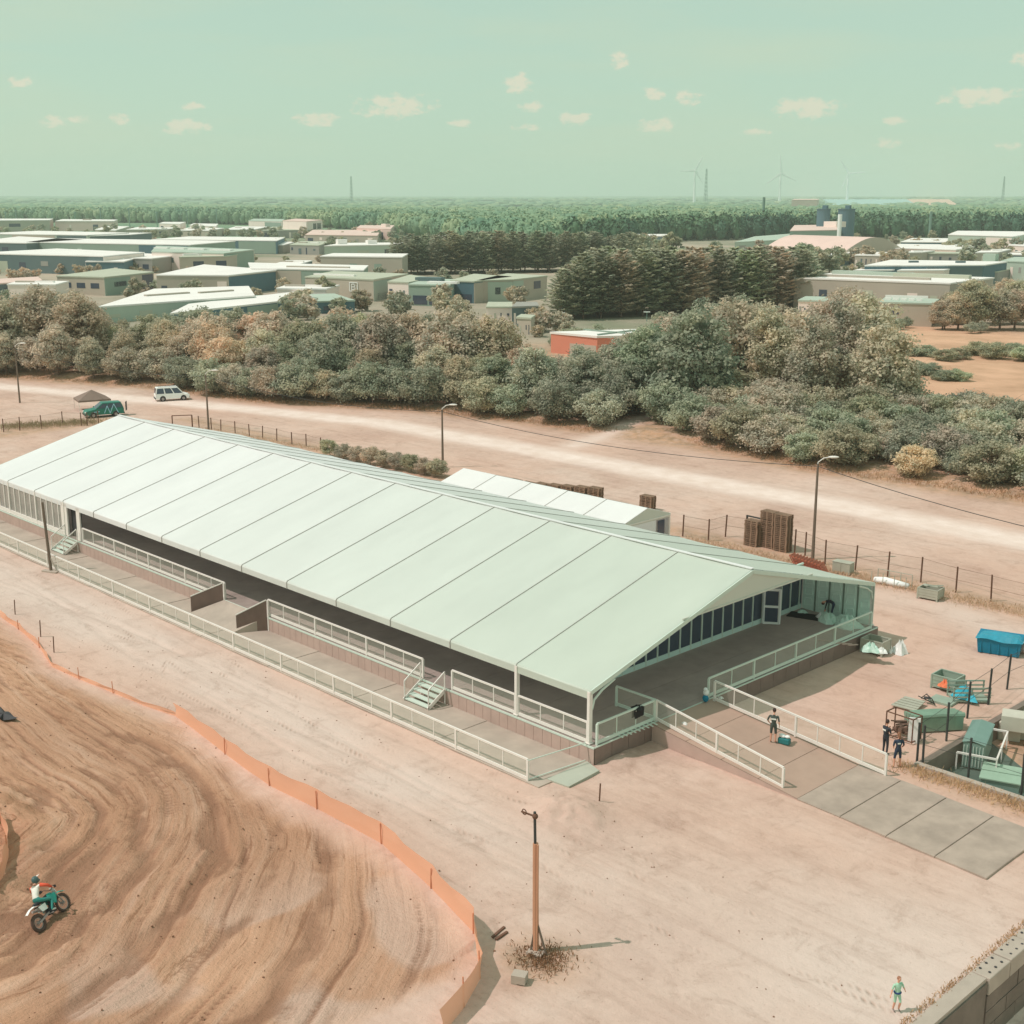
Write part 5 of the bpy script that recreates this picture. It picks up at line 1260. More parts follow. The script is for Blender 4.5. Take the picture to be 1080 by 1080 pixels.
def pine_crown(seed, Hh, Rr, nw=15):
    g = np.random.default_rng(seed); C = []; A = []; B = []
    for w in range(nw):
        t = w / (nw - 1); z = lerp(.10 * Hh, .97 * Hh, t); L_ = Rr * (1 - t ** 3.0 * .78) * (1 if t > .12 else .8)
        nb_ = 8 if t < .8 else 5
        for j in range(nb_):
            a = 2 * math.pi * (j + g.uniform(-.3, .3)) / nb_ + w * 1.3; l = L_ * g.uniform(.75, 1.12); up = g.uniform(-.02, .25) + .35 * t
            dr = np.array([math.cos(a), math.sin(a), 0.]); sdv = np.array([-math.sin(a), math.cos(a), 0.])
            n = int(38 * (.5 + .6 * l / Rr))
            u = g.uniform(.22, 1.0, n); wd = .36 * l * np.sin(np.pi * np.clip(u, .1, .95) ** .8) + .12
            c = dr[None] * (u * l)[:, None] + sdv[None] * (g.uniform(-1, 1, n) * wd)[:, None]
            c[:, 2] = z + u * l * up + .25 * u ** 2 * l * .5 + g.uniform(-.18, .22, n)
            C.append(c); ax = dr[None] + sdv[None] * g.uniform(-.9, .9, n)[:, None] + np.array([0, 0, 1])[None] * g.uniform(-.1, .55, n)[:, None]
            ax /= np.linalg.norm(ax, axis=1, keepdims=True); A.append(ax * .46 * g.uniform(.7, 1.3, n)[:, None])
            b2 = np.cross(ax, rdir(g, n) * .6 + np.array([0, 0, 1.])); b2 /= np.linalg.norm(b2, axis=1, keepdims=True); B.append(b2 * .30)
    return quads_mesh('crown', np.concatenate(C), np.concatenate(A), np.concatenate(B), NEEDLE)
for i in range(3): PROTO['pine%d' % i] = (15.0, 3.6, pine_crown(300 + i, 15, 4.4, 17), trunk_mesh(320 + i, 15, .8, 3, r0=.2), 'pine_tree')
TONES = {'dusty grey-brown': srgb(208, 198, 182), 'grey-green': srgb(188, 190, 172), 'dark green': srgb(172, 174, 156), 'tan': srgb(210, 197, 180), 'rust-tinted': srgb(228, 206, 184), 'olive': srgb(192, 188, 164), 'pale green': srgb(190, 196, 172), 'brown': srgb(210, 194, 174), 'green': srgb(174, 180, 160)}
def plant(proto, loc, h, tone, label, cat, group, wide=1.0):
    H0, R0, cm, tm, nm = PROTO[proto]
    t_ = thing(nm, label, cat, loc, rnd.uniform(0, 6.28), group=group)
    s_ = h / H0; t_.scale = (s_ * wide, s_ * wide, s_)
    c = new_obj('crown', cm, t_); col = TONES[tone]; j = rnd.uniform(.82, 1.15)
    c.color = (col[0] * j, col[1] * j * rnd.uniform(.96, 1.04), col[2] * j, 1)
    new_obj('trunk', tm, t_)
    return t_
MARKS = [(-60, 45, 'left of the leftmost street lamp'), (45, 95, 'above the pyramid canopy'), (95, 150, 'above the green car'), (150, 205, 'behind the white van'), (205, 260, 'by the lamp near the van'), (260, 330, 'above the roof ridge left part'),
         (330, 400, 'above the hedge'), (400, 450, 'left of the hedge lamp'), (450, 510, 'behind the hedge lamp'), (510, 570, 'behind the pallet row'), (570, 640, 'below the orange building'), (640, 700, 'left of the woodland path'),
         (700, 760, 'right of the woodland path'), (760, 820, 'above the tall pallet stack'), (820, 880, 'behind the right street lamp'), (880, 940, 'right of the right street lamp'), (940, 1010, 'below the scrub clearing'), (1010, 1140, 'at the far right of the road')]
def mark(px):
    for a, b_, s_ in MARKS:
        if a <= px < b_: return s_
    return 'outside the frame'
front_px = [-60, 0, 60, 150, 270, 430, 560, 620, 700, 735, 850, 1000, 1080, 1140]; front_py = [400, 398, 401, 408, 424, 432, 446, 455, 454, 468, 494, 514, 527, 537]
prof_px = [-60, 0, 40, 90, 106, 124, 150, 200, 260, 330, 350, 380, 440, 470, 530, 556, 576, 592, 612, 640, 668, 690, 730, 790, 830, 850, 870, 890, 910, 930, 940, 1080, 1140]
prof_py = [305, 303, 296, 300, 318, 338, 327, 322, 318, 325, 320, 312, 320, 312, 328, 350, 368, 365, 360, 354, 343, 330, 308, 303, 312, 318, 300, 291, 305, 335, 388, 394, 396]
dep_px = [-60, 0, 100, 130, 200, 500, 560, 640, 690, 760, 900, 940, 1000, 1140]; dep_m = [30, 30, 30, 24, 26, 26, 18, 22, 42, 60, 60, 34, 32, 26]
placed = []; rt = random.Random(21); tries = 0; nbelt = 0
cand = []
for px in range(-50, 1130, 9):
    for d in range(0, 63, 3): cand.append((px + rt.uniform(-6, 6), d + rt.uniform(-1.4, 1.4)))
cand.sort(key=lambda c: (c[1] // 6, rt.random()))
for px, d in cand:
    dm = interp(dep_px, dep_m, px)
    if d > dm or d < -.5: continue
    v = G(px, interp(front_px, front_py, px)); v = at_dist(px, fwd(v) + 2.2 + d); v.z = 0
    if 660 < px < 742 and abs(v.x + 96 - (v.y - 104) * -.25) < 2.4 and v.y < 122: continue
    hmax = height_at(v, interp(prof_px, prof_py, P(v.x, v.y)[0]) + rt.uniform(-3, 9))
    fr = d / max(dm, 1)
    cap = (rt.uniform(4.2, 6.5) if d < 4 else rt.uniform(7, 10) if d < 11 else rt.uniform(11, 15.5))
    if 735 < px < 935: cap = rt.uniform(3.5, 5.5) if d < 10 else (rt.uniform(4.5, 6.5) if d < 27 else 18)
    if px >= 935: cap = rt.uniform(3.2, 5.5)
    if px < 112: cap = rt.uniform(6, 9) if d < 5 else 16
    h = min(cap, hmax)
    if h < 2.2: continue
    wide = 1.0
    rr = .36 * h if h > 7 else .50 * h
    if any((v.x - p[0]) ** 2 + (v.y - p[1]) ** 2 < ((.50 if d > 26 else .58) * (rr + p[2])) ** 2 for p in placed): continue
    placed.append((v.x, v.y, rr))
    if h > 10.5 and (px < 112 or px > 690): pr = rt.choice(['tall0', 'tall1', 'broad0', 'broad2'])
    elif h > 6.6: pr = rt.choice(['broad0', 'broad1', 'broad2', 'broad3'])
    else: pr = rt.choice(['shrub0', 'shrub1', 'shrub2'])
    if px < 112: tn = rt.choice(['dusty grey-brown', 'tan', 'dusty grey-brown', 'grey-green', 'brown'])
    elif 185 < px < 300: tn = rt.choice(['rust-tinted', 'tan', 'grey-green', 'dusty grey-brown', 'dark green'])
    elif px < 560: tn = rt.choice(['dusty grey-brown', 'grey-green', 'dark green', 'brown', 'olive', 'dusty grey-brown', 'brown'])
    elif px < 745: tn = rt.choice(['grey-green', 'dark green', 'dusty grey-brown', 'grey-green', 'green'])
    elif px < 935 and d > 26: tn = rt.choice(['tan', 'brown', 'tan', 'dusty grey-brown', 'grey-green', 'brown'])
    else: tn = rt.choice(['dusty grey-brown', 'grey-green', 'olive', 'dark green', 'dusty grey-brown', 'rust-tinted' if rt.random() < .4 else 'tan'])
    row = 'front row' if fr < .3 else 'middle row' if fr < .66 else 'back row'
    kind = {'b': 'leafy tree', 't': 'tall birch', 's': 'bush'}[pr[0]]
    plant(pr, v, h, tn, '%s %s %s, %s' % (tn, kind, row, mark(P(v.x, v.y)[0])), 'bush' if kind == 'bush' else 'tree', 'tree belt behind the dirt road', 1.08)
    nbelt += 1
print('belt', nbelt)
# hedge behind the tent
for i in range(9):
    t = i / 8; v = G(lerp(348, 462, t), lerp(482, 503, t)); plant('shrub%d' % (i % 3), v, rt.uniform(1.7, 2.2), rt.choice(['dusty grey-brown', 'olive', 'tan']), 'low hedge bush behind the tent ridge, %s half' % ('left' if t < .5 else 'right'), 'bush', 'hedge behind the tent')
# scrub islands in the clearing
for (cx_, cy_, wx_, n_) in ((1030, 379, 70, 9), (960, 401, 48, 8)):
    for i in range(n_):
        v = G(cx_ + wx_ * (i / (n_ - 1) * 2 - 1), cy_ + rt.uniform(-3, 4)); plant('shrub%d' % (i % 3), v, rt.uniform(2.2, 3.4), rt.choice(['pale green', 'green', 'olive']), 'low green scrub, %s island of the clearing' % ('upper' if cy_ < 390 else 'lower'), 'bush', 'scrub in the clearing', 1.5)
# trees right of the clearing
for i in range(26):
    px = rt.uniform(990, 1120) if i else 1000; v = G(px, rt.choice([348, 342, 335])); h = height_at(v, 290 + rt.uniform(0, 14) + (10 if px < 1015 else 0))
    plant(rt.choice(['broad0', 'broad1', 'broad3']), v, min(h, 13), rt.choice(['dusty grey-brown', 'brown', 'olive', 'dusty grey-brown']), 'tree beyond the sandy clearing, %s' % ('by the taupe hall' if px < 1050 else 'far right'), 'tree', 'trees beyond the clearing', 1.3)
for (px, py) in ((948, 348), (955, 346), (1024, 352), (1034, 351), (905, 350), (600, 354), (603, 330)):
    v = G(px, py); plant('shrub1', v, 2.6, 'grey-green' if px > 900 else 'dusty grey-brown', 'small bush %s' % ('by the taupe hall' if px > 900 else 'by the orange building'), 'bush', 'bushes by the yards')
for (px, py, h_) in ((598, 366, 3.6), (612, 369, 4.4), (628, 368, 4.8), (640, 370, 4.2), (588, 368, 3.4)):
    plant('shrub%d' % (int(px) % 3), G(px, py), h_, 'grey-green', 'rounded bush in front of the orange building', 'bush', 'bushes by the yards')
# pines
def grove(x0, y0, x1, y1, cols, rows, prof, lab, tones, step=6.5):
    for r_ in range(rows):
        for c in range(cols):
            t = (c + rt.uniform(-.25, .25) + (r_ % 2) * .5) / (cols - 1); v0 = G(lerp(x0, x1, t), lerp(y0, y1, t)); pxx = lerp(x0, x1, t)
            v = at_dist(pxx, fwd(v0) + r_ * step + rt.uniform(-1, 1)); h = height_at(v, interp(prof[0], prof[1], pxx) + rt.uniform(-2, 4)); h = min(h, 17.5) if r_ else min(h, 15)
            tn = rt.choice(tones)
            plant('pine%d' % rt.randrange(3), v, h, tn, '%s pine, %s row of %s, %s' % (tn, ['front', 'second', 'third', 'fourth', 'fifth'][r_], lab, ['left end', 'left part', 'centre', 'right part', 'right end'][min(4, max(0, int(t * 5)))]), 'pine tree', 'pines of ' + lab, rt.uniform(1.15, 1.45))
grove(597, 338, 840, 326, 13, 4, ([590, 610, 640, 840], [284, 270, 262, 262]), 'the near pine grove', ['grey-green', 'grey-green', 'dusty grey-brown', 'pale green'])
grove(424, 290, 650, 286, 14, 3, ([420, 470, 640], [250, 246, 246]), 'the farther pine wood', ['grey-green', 'dark green', 'olive', 'green'], 8)

# ------------------------------------------------------------------ buildings of the industrial estate
BC = dict(teal=srgb(80, 112, 118), beige=srgb(178, 172, 152), green=srgb(138, 160, 142), white=srgb(226, 216, 200), taupe=srgb(170, 166, 148), dark=srgb(92, 112, 110), pink=srgb(214, 192, 176), orange=srgb(206, 136, 110), roofw=srgb(240, 228, 216), roofg=srgb(176, 184, 160), mint=srgb(168, 186, 166), grey=srgb(150, 152, 140))
def bmat(c): return mat('wall_' + c, BC[c], .7, .08, .15, detail=3)
def rmat(c): return mat('roof_' + c, BC[c], .75, .1, .12, detail=4)
def building(label, q4, h, wall, roof, wins=(), side=(), side_wall=None, ov=.2, cat='building', name='warehouse', extras=()):
    pts = [G(x_, y_, h) for x_, y_ in q4]; base = pts[0].copy(); base.z = 0
    t_ = thing(name, label, cat, base, group=None)
    pl2 = [(p.x, p.y) for p in pts]
    part(t_, 'wall', MB().prism(pl2, -.5, h - .02), bmat(wall))
    c = sum((p for p in pts), Vector()) / 4
    part(t_, 'roof', MB().prism([(c.x + (p.x - c.x) * (1 + ov / max((p - c).length, 1)), c.y + (p.y - c.y) * (1 + ov / max((p - c).length, 1))) for p in pts], h, h + .35), rmat(roof))
    def facade(a, b_, lst, m, nm):
        d = (b_ - a); L_ = d.length; u = d / L_; n = Vector((u.y, -u.x, 0))
        if (Vector((0, 0, 0)) - a).dot(n) < 0: n = -n
        for w in lst:
            t0, t1, z0, z1 = w[:4]; mm = bmat(w[4]) if len(w) > 4 else m
            p0 = a + u * L_ * t0 + n * .06; p1 = a + u * L_ * t1 + n * .06
            vs = [Vector((p.x, p.y, z)) for p, z in ((p0, z0), (p1, z0), (p1, z1), (p0, z1))]
            vs += [v_ - n * .12 for v_ in vs]
            part(t_, nm if len(w) <= 4 else 'wall_section', MB().add(vs, [(0, 1, 2, 3), (7, 6, 5, 4), (0, 3, 7, 4), (1, 5, 6, 2), (3, 2, 6, 7), (0, 4, 5, 1)]), mm)
    r9 = random.Random(len(label) * 7 + int(q4[0][0]))
    if not wins and h < 9 and name != 'shop_building':
        n9 = r9.randint(3, 7); wins = [((i + .2) / n9, (i + .2 + r9.uniform(.15, .5)) / n9, .1 if r9.random() < .4 else h * .45, h * r9.uniform(.62, .78)) + (() if r9.random() < .5 else (r9.choice(['roofg', 'grey', 'white', 'dark']),)) for i in range(n9) if r9.random() < .8]
    facade(pts[0], pts[1], wins, GLASS, 'window'); facade(pts[1], pts[2], side, GLASS, 'window')
    for (fx, fy, sx, sy, hh, cc) in extras:   # roof lights, plant boxes
        p = pts[0].lerp(pts[1], fx).lerp(pts[3].lerp(pts[2], fx), fy); u = (pts[1] - pts[0]); rz_ = math.atan2(u.y, u.x)
        part(t_, 'roof_unit', MB().box((p.x, p.y, h + .35 + hh / 2), (sx, sy, hh), rz_), rmat(cc))
    return t_
def W(n, z0, z1, a=.06, b_=.94, f=.6):
    return [(lerp(a, b_, (i + (1 - f) / 2) / n), lerp(a, b_, (i + (1 + f) / 2) / n), z0, z1) for i in range(n)]
building('low dark shed with a thin pale roof behind the left trees', [(-30, 302), (44, 297), (40, 293), (-30, 297)], 4.5, 'dark', 'pink', W(5, 1, 3.5))
building('grey office block with windows and a green side behind the left trees', [(60, 292), (110, 293.5), (162, 288), (120, 284)], 5.2, 'beige', 'roofg', W(3, 2.4, 3.8), [(0, .5, .1, 5.1, 'green'), (.18, .42, 2.6, 3.9), (.75, .98, .3, 5)])
building('long low white-roofed hall with a dark eaves strip, nearest the left trees', [(104, 325), (268, 313), (262, 303), (163, 306)], 4.0, 'mint', 'roofw', extras=((.3, .5, 12, 1.2, .35, 'taupe'), (.7, .5, 10, 1, .35, 'taupe')))
building('low teal-fronted hall with a pale roof stepping down to the trees', [(180, 332), (330, 315), (320, 308), (200, 322)], 3.4, 'teal', 'roofw', ((.5, .98, .2, 3.2, 'green'),))
building('blue-green flat roofed shed right of the pale stepped hall', [(262, 321), (374, 318), (352, 311), (270, 313)], 3.2, 'teal', 'mint')
building('long dark teal hall with a white gable and pale roof, left part of the estate', [(-30, 268), (109, 271), (152, 267), (60, 263)], 6.5, 'dark', 'roofw', side=[(0, .98, .1, 6.4, 'white'), (.3, .55, 2, 4.5)])
building('low green shed in front of the long dark hall', [(-20, 275), (36, 273), (56, 271), (0, 269)], 4.5, 'teal', 'mint', W(4, 1, 3))
building('grey office wing right of the white gable', [(136, 273), (160, 273.5), (188, 270), (150, 268)], 5.0, 'grey', 'roofw', W(2, 1.5, 3.2))
building('pale hall with two dark windows left of the green hall', [(189, 272), (240, 271), (262, 267), (205, 267)], 5.5, 'beige', 'roofg', ((.28, .5, 2.2, 4.2), (.75, .97, 2.2, 4.2)), extras=((.2, .3, 8, 2, .6, 'roofw'), (.5, .3, 8, 2, .6, 'roofw')))
building('bright green hall with roof lights, middle of the left estate', [(160, 266), (236, 268), (268, 264), (165, 260)], 6.5, 'white', 'mint', side=[(0, .98, .1, 6.4, 'green')], extras=((.1, .5, 7, 2, .5, 'roofw'), (.3, .5, 7, 2, .5, 'roofw'), (.52, .5, 8, 2, .5, 'roofw'), (.8, .5, 10, 2, .5, 'roofw')))
building('wide green and teal hall with a pale flat roof, second row of the left estate', [(28, 256), (200, 259), (248, 255), (60, 252)], 7.0, 'green', 'roofw', ((.7, .99, .2, 6.8, 'teal'),))
building('dark fronted hall at the left edge, second row', [(-30, 256), (28, 257), (88, 253.5), (20, 250)], 7.0, 'dark', 'roofw')
building('pale green hall, third row of the left estate', [(-20, 247), (92, 248.5), (136, 246), (40, 244)], 7.5, 'mint', 'roofw', ((.3, .7, .2, 7.3, 'beige'), (.72, .99, .2, 7.3, 'dark')))
building('dark teal hall with a pale roof edge, third row centre', [(92, 249.5), (137, 248), (160, 246), (110, 246)], 7, 'dark', 'roofw')
building('long dark teal hall with a pale roof, right of the left estate centre', [(160, 253), (292, 254.5), (300, 251), (200, 250)], 6.0, 'teal', 'roofw', ((.7, .99, .2, 5.8, 'green'),))
building('dark blue-green hall with a broad pale roof and a grey windowed wing', [(165, 291), (241, 291.5), (291, 286), (215, 280)], 5.6, 'taupe', 'roofw', ((.06, .14, 1.5, 3), (.28, .5, .5, 2.5), (.84, .97, 1.8, 4.2, 'white')), [(0, .99, .1, 5.4, 'teal')])
building('long green-grey hall with a pink-white roof, centre left', [(265, 284), (383, 286), (388, 281), (262, 278)], 6.0, 'green', 'roofw', ((.0, .45, .2, 5.8, 'beige'), (.55, .6, 2, 4)), extras=((.6, .3, 20, 1, .4, 'taupe'),))
bs_ = building('light grey building with a white square sign on its front, centre', [(322, 293), (394, 296), (430, 290), (352, 287)], 5.6, 'beige', 'roofg', ((.0, .3, .1, 5.4, 'beige'),), [(.0, .5, .1, 5.4, 'green'), (.1, .4, .4, 2.2)], extras=((.3, .3, 14, 1, .4, 'roofw'),))
a_, b__ = G(394, 296, 5.6), G(322, 293, 5.6); u_ = (b__ - a_).normalized(); n_ = Vector((u_.y, -u_.x, 0)); n_ = n_ if n_.dot(-a_) > 0 else -n_
o_ = a_ + u_ * 5.2 + n_ * .12; mb = MB()
def sg(x0_, z0_, x1_, z1_): mb.bar(o_ + u_ * x0_ + Vector((0, 0, z0_ - 5.6)), o_ + u_ * x1_ + Vector((0, 0, z1_ - 5.6)), .16, .22)
for s4 in ((0, 2.7, 2.6, 2.7), (0, 4.9, 2.6, 4.9), (0, 2.7, 0, 4.9), (2.6, 2.7, 2.6, 4.9), (1.9, 3.1, 1.9, 4.5), (1.9, 4.5, 1.0, 4.5), (1.9, 3.8, .95, 3.8), (1.9, 3.1, 1.0, 3.1), (.85, 4.4, .85, 3.9), (.8, 3.7, .8, 3.2)): sg(*s4)
part(bs_, 'sign', mb, WHITE, label='white square outline sign with a letter B')
building('pale building with a projecting green storey and glazed entrance, centre', [(409, 298), (431, 299), (455, 294), (432, 291)], 5.4, 'white', 'roofg', (), [(0, .99, 2.8, 5.2, 'green'), (.1, .8, .6, 2.4)])
building('green fronted office with a white canopy roof, centre', [(431, 301), (474, 302), (482, 296), (450, 295)], 5.2, 'green', 'mint', ((.1, .45, .6, 2.8), (.5, .75, .6, 2.8)), extras=((.3, .6, 7, 3, .9, 'dark'), (.8, .2, 8, 2, .5, 'roofw')))
building('dark teal fronted hall with a grey roof, centre right', [(475, 297), (500, 298), (540, 293), (500, 290)], 5.4, 'teal', 'roofg', ((.1, .9, .3, 2.4),), [(0, .6, .1, 5.2, 'beige')])
building('blue-green building with square windows below the farther pine row', [(503, 297), (541, 296), (577, 292), (535, 289.5)], 5.4, 'beige', 'roofg', ((.3, .99, .1, 5.2, 'mint'), (.5, .65, 2, 3.8)), [(.0, .3, .1, 5.2, 'mint'), (.1, .25, 2, 3.8), (.6, .8, 2.6, 4.6)])
building('taupe hall with two green squares on its wall, left of the farther pines', [(338, 271), (424, 272), (430, 268.5), (352, 268)], 7.5, 'taupe', 'roofw', ((.36, .45, 3.2, 5.5, 'green'), (.66, .75, 3.2, 5.5, 'green')))
building('mint hall with a pale roof behind the taupe hall', [(342, 260), (428, 258.5), (432, 256.5), (362, 257)], 7.0, 'mint', 'roofw', extras=((.1, .5, 4, 3, 2, 'roofw'), (.5, .5, 4, 3, 1.5, 'roofw')))
building('dark gabled shed in the trees left of the orange building', [(540, 325), (568, 324), (566, 320), (545, 320)], 3.8, 'dark', 'grey')
building('small grey shed with a flat roof in the tree gap', [(545, 336), (560, 337), (564, 334), (550, 333)], 3.6, 'beige', 'roofg')
building('low white-roofed shed hidden in the trees, centre', [(513, 325), (540, 325), (540, 320), (515, 320)], 3.2, 'white', 'roofg')
ob = building('orange building with a white flat roof above the tree belt', [(581, 352), (630, 356.5), (678, 355.5), (674, 349)], 3.8, 'orange', 'roofw', [(.42, .98, .05, 2.5, 'beige')], [(.05, .9, .05, 2.4, 'taupe')], extras=((.35, .5, 9, .3, .25, 'green'), (.6, .6, .3, 10, .25, 'green')), name='shop_building')
building('pale-roofed hall with a dark gap below, beyond the pine grove', [(668, 249), (702, 249.5), (704, 247.5), (672, 247.5)], 7.0, 'dark', 'roofw')
building('long taupe hall with double white roof edges, right of the tall trees', [(838, 294), (1002, 300), (1048, 294), (880, 289)], 7.4, 'taupe', 'roofw', extras=((.4, .3, 30, 1.0, .5, 'taupe'), (.3, .8, 20, 2.5, .8, 'mint'), (.7, .7, 18, 2.5, .8, 'roofg')))
building('pale low office with glazed front and green roof, below the taupe hall', [(928, 320), (984, 321.5), (990, 317), (935, 314)], 4.6, 'beige', 'mint', ((.03, .18, 2.4, 4.0), (.22, .37, 2.4, 4.0), (.03, .38, .2, 1.4)), [(.1, .9, 0, 3)], extras=((.1, .4, 1.2, .8, .4, 'roofw'), (.25, .4, 1.2, .8, .4, 'roofw'), (.4, .4, 1.2, .8, .4, 'roofw'), (.55, .4, 1.2, .8, .4, 'roofw'), (.7, .4, 1.2, .8, .4, 'roofw'), (.4, .9, 9, .4, .5, 'roofw')))
building('low white unit left of the tall brown trees, right estate', [(842, 318), (880, 319), (884, 315), (850, 314)], 4.4, 'white', 'mint')
building('long dark teal hall with a bright pale roof edge, right estate', [(912, 281), (1038, 280.5), (1062, 277), (940, 275)], 6.0, 'teal', 'roofw', ((.52, .99, .2, 5.6, 'dark'),), extras=((.3, .5, 3, 1, .6, 'dark'), (.7, .5, 3, 1, .6, 'dark')))
building('mint gabled hall at the right edge of the estate', [(1056, 276), (1100, 278), (1110, 272), (1070, 272)], 6.0, 'mint', 'mint')
building('small blue-grey hall with a round vent tower, right estate', [(1020, 281), (1054, 282), (1060, 277), (1030, 277)], 4.8, 'dark', 'mint', extras=((.6, .5, 4, 4, 3.2, 'mint'),))
building('long low white hall with many small units, right estate', [(930, 262), (1008, 264), (1040, 259), (950, 258)], 5.2, 'pink', 'roofw', W(8, 1, 3))
building('big pale green warehouse with flat roof, far right', [(1000, 248), (1068, 250), (1100, 245), (1010, 244)], 8.5, 'mint', 'roofw', ((.6, .99, .2, 8, 'white'),))
building('white low roof in front of the far right warehouse', [(1062, 259), (1110, 262), (1115, 257), (1075, 256)], 5, 'white', 'roofw')
building('green factory with a pinkish roof beside the tall white stack', [(833, 244), (884, 243), (886, 237.5), (838, 238)], 9.0, 'green', 'pink', extras=((.9, .5, 8, 10, 3.2, 'white'),), name='factory')
building('pale green low hall left of the factory with the stack', [(775, 256), (836, 253), (834, 247), (796, 250)], 5.5, 'mint', 'mint', name='factory')
building('white box building on the horizon left of the silos', [(835, 211), (862, 211), (864, 210), (838, 210)], 22, 'pink', 'pink')
building('white distant building with dark windows, left of centre', [(298, 233), (323, 234), (340, 232.5), (312, 231)], 10.5, 'white', 'pink', (), [(.4, .6, 5, 9), (.65, .9, 5, 9)])
building('long pinkish roofed hall, far left beyond the small trees', [(-20, 233), (52, 232.5), (56, 231), (0, 231)], 8.5, 'beige', 'roofw')
building('second long pinkish roofed hall beyond the small trees, left', [(58, 233.5), (120, 233.5), (124, 232), (66, 231.5)], 7.5, 'pink', 'roofw', extras=((.5, .5, 6, 5, 1, 'taupe'),))
building('white and green distant hall left of the white windowed building', [(262, 233), (297, 234), (300, 231.5), (268, 231)], 8, 'white', 'mint', ((.5, .99, .2, 7.5, 'green'),))
building('small distant white building in the trees, left', [(200, 238), (228, 239), (230, 236.5), (204, 236)], 6, 'white', 'roofw')
building('another small distant white building right of it, partly hidden by trees', [(168, 236), (190, 236.5), (196, 234.5), (172, 234.5)], 7, 'white', 'roofw')
building('long salmon roofed hall beyond the taupe hall', [(322, 248), (398, 249), (402, 243), (330, 243)], 5.0, 'taupe', 'pink')
building('pinkish low hall with roof boxes beyond the salmon roofed one', [(376, 241), (412, 242), (416, 238), (380, 238)], 6.5, 'pink', 'pink', extras=((.8, .5, 5, 4, 2, 'white'),))
building('pale mint hall in the woods above the farther pines', [(460, 243), (495, 244), (499, 240.5), (464, 240)], 5.5, 'mint', 'roofw')
building('thin white-roofed hall just below the mint hall in the woods', [(462, 249), (504, 250), (508, 247), (470, 246.5)], 4.5, 'white', 'roofw')
# smaller halls filling the rows
r8 = random.Random(31)
for (y_, xa_, xb_, part_) in ((243.5, 100, 300, 'third row of the left estate'), (258.5, 200, 340, 'second row of the left estate'), (262.5, -20, 150, 'front of the second row, left estate'), (276.5, 60, 135, 'behind the grey office block'), (280, 290, 335, 'between the mint and taupe halls'),
                             (306, 292, 342, 'before the sign building'), (300, 8, 60, 'by the left trees'), (254, 430, 430, ''), (270, 840, 930, 'behind the long taupe hall'), (287, 900, 1050, 'just behind the long taupe hall'), (256, 950, 1000, 'before the pale green warehouse'), (268, 940, 1080, 'right estate middle row')):
    x_ = xa_
    while x_ < xb_ - 12:
        w_ = r8.uniform(22, 52); yy_ = y_ + r8.uniform(-1.2, 1.2); hh_ = r8.uniform(3.4, 5.0); dp_ = r8.uniform(2.2, 4)
        wc_, rc_ = r8.choice([('beige', 'roofw'), ('taupe', 'roofw'), ('grey', 'roofg'), ('teal', 'roofw'), ('white', 'roofw'), ('mint', 'roofg'), ('dark', 'roofw')])
        nm_ = {'roofw': 'pale-roofed', 'roofg': 'grey-roofed'}[rc_]
        building('low %s %s hall, %s' % (nm_, wc_, part_), [(x_, yy_), (x_ + w_, yy_ + r8.uniform(-.8, .8)), (x_ + w_ + 14, yy_ - dp_), (x_ + 12, yy_ - dp_ - .3)], hh_, wc_, rc_, extras=((.25, .5, 5, 1.2, .4, 'taupe'), (.65, .5, 5, 1.2, .4, 'roofw')))
        x_ += w_ + r8.uniform(4, 16)
# barrel-roofed sports hall
a, b_ = G(892, 262, 6), G(952, 260, 6); c_ = G(938, 250, 6)
t_ = thing('arched_hall', 'pale arched-roof hall in the right estate', 'building', Vector((a.x, a.y, 0)))
u = (b_ - a); w = u.length; u.normalize(); nv = Vector((-u.y, u.x, 0)); nv = nv if nv.dot(a) > 0 else -nv; dp = 45
mb = MB(); gb = MB(); n = 12
for s_ in (0, 1):
    for i in range(n + 1):
        t = i / n; p = a + u * w * t + nv * dp * s_; mb.v.append((p.x, p.y, 5 + 5.2 * math.sin(math.pi * t)))
for i in range(n): mb.f.append((i, i + 1, n + 2 + i, n + 1 + i)); mb.m.append(0)
part(t_, 'roof', mb, rmat('pink'))
for s_ in (0, 1):
    o0 = len(gb.v); p = a + nv * dp * s_; q_ = a + u * w + nv * dp * s_
    gb.v += [(p.x, p.y, 0), (q_.x, q_.y, 0)] + [((a + u * w * i / n + nv * dp * s_).x, (a + u * w * i / n + nv * dp * s_).y, 5 + 5.2 * math.sin(math.pi * i / n) - .02) for i in range(n, -1, -1)]
    gb.f.append(tuple(range(o0, len(gb.v)))); gb.m.append(0)
p0, p1, p2, p3 = a, a + nv * dp, a + u * w, a + u * w + nv * dp
gb.add([(p0.x, p0.y, 0), (p1.x, p1.y, 0), (p1.x, p1.y, 5), (p0.x, p0.y, 5), (p2.x, p2.y, 0), (p3.x, p3.y, 0), (p3.x, p3.y, 5), (p2.x, p2.y, 5)], [(0, 1, 2, 3), (4, 5, 6, 7)])
part(t_, 'wall', gb, bmat('beige'))
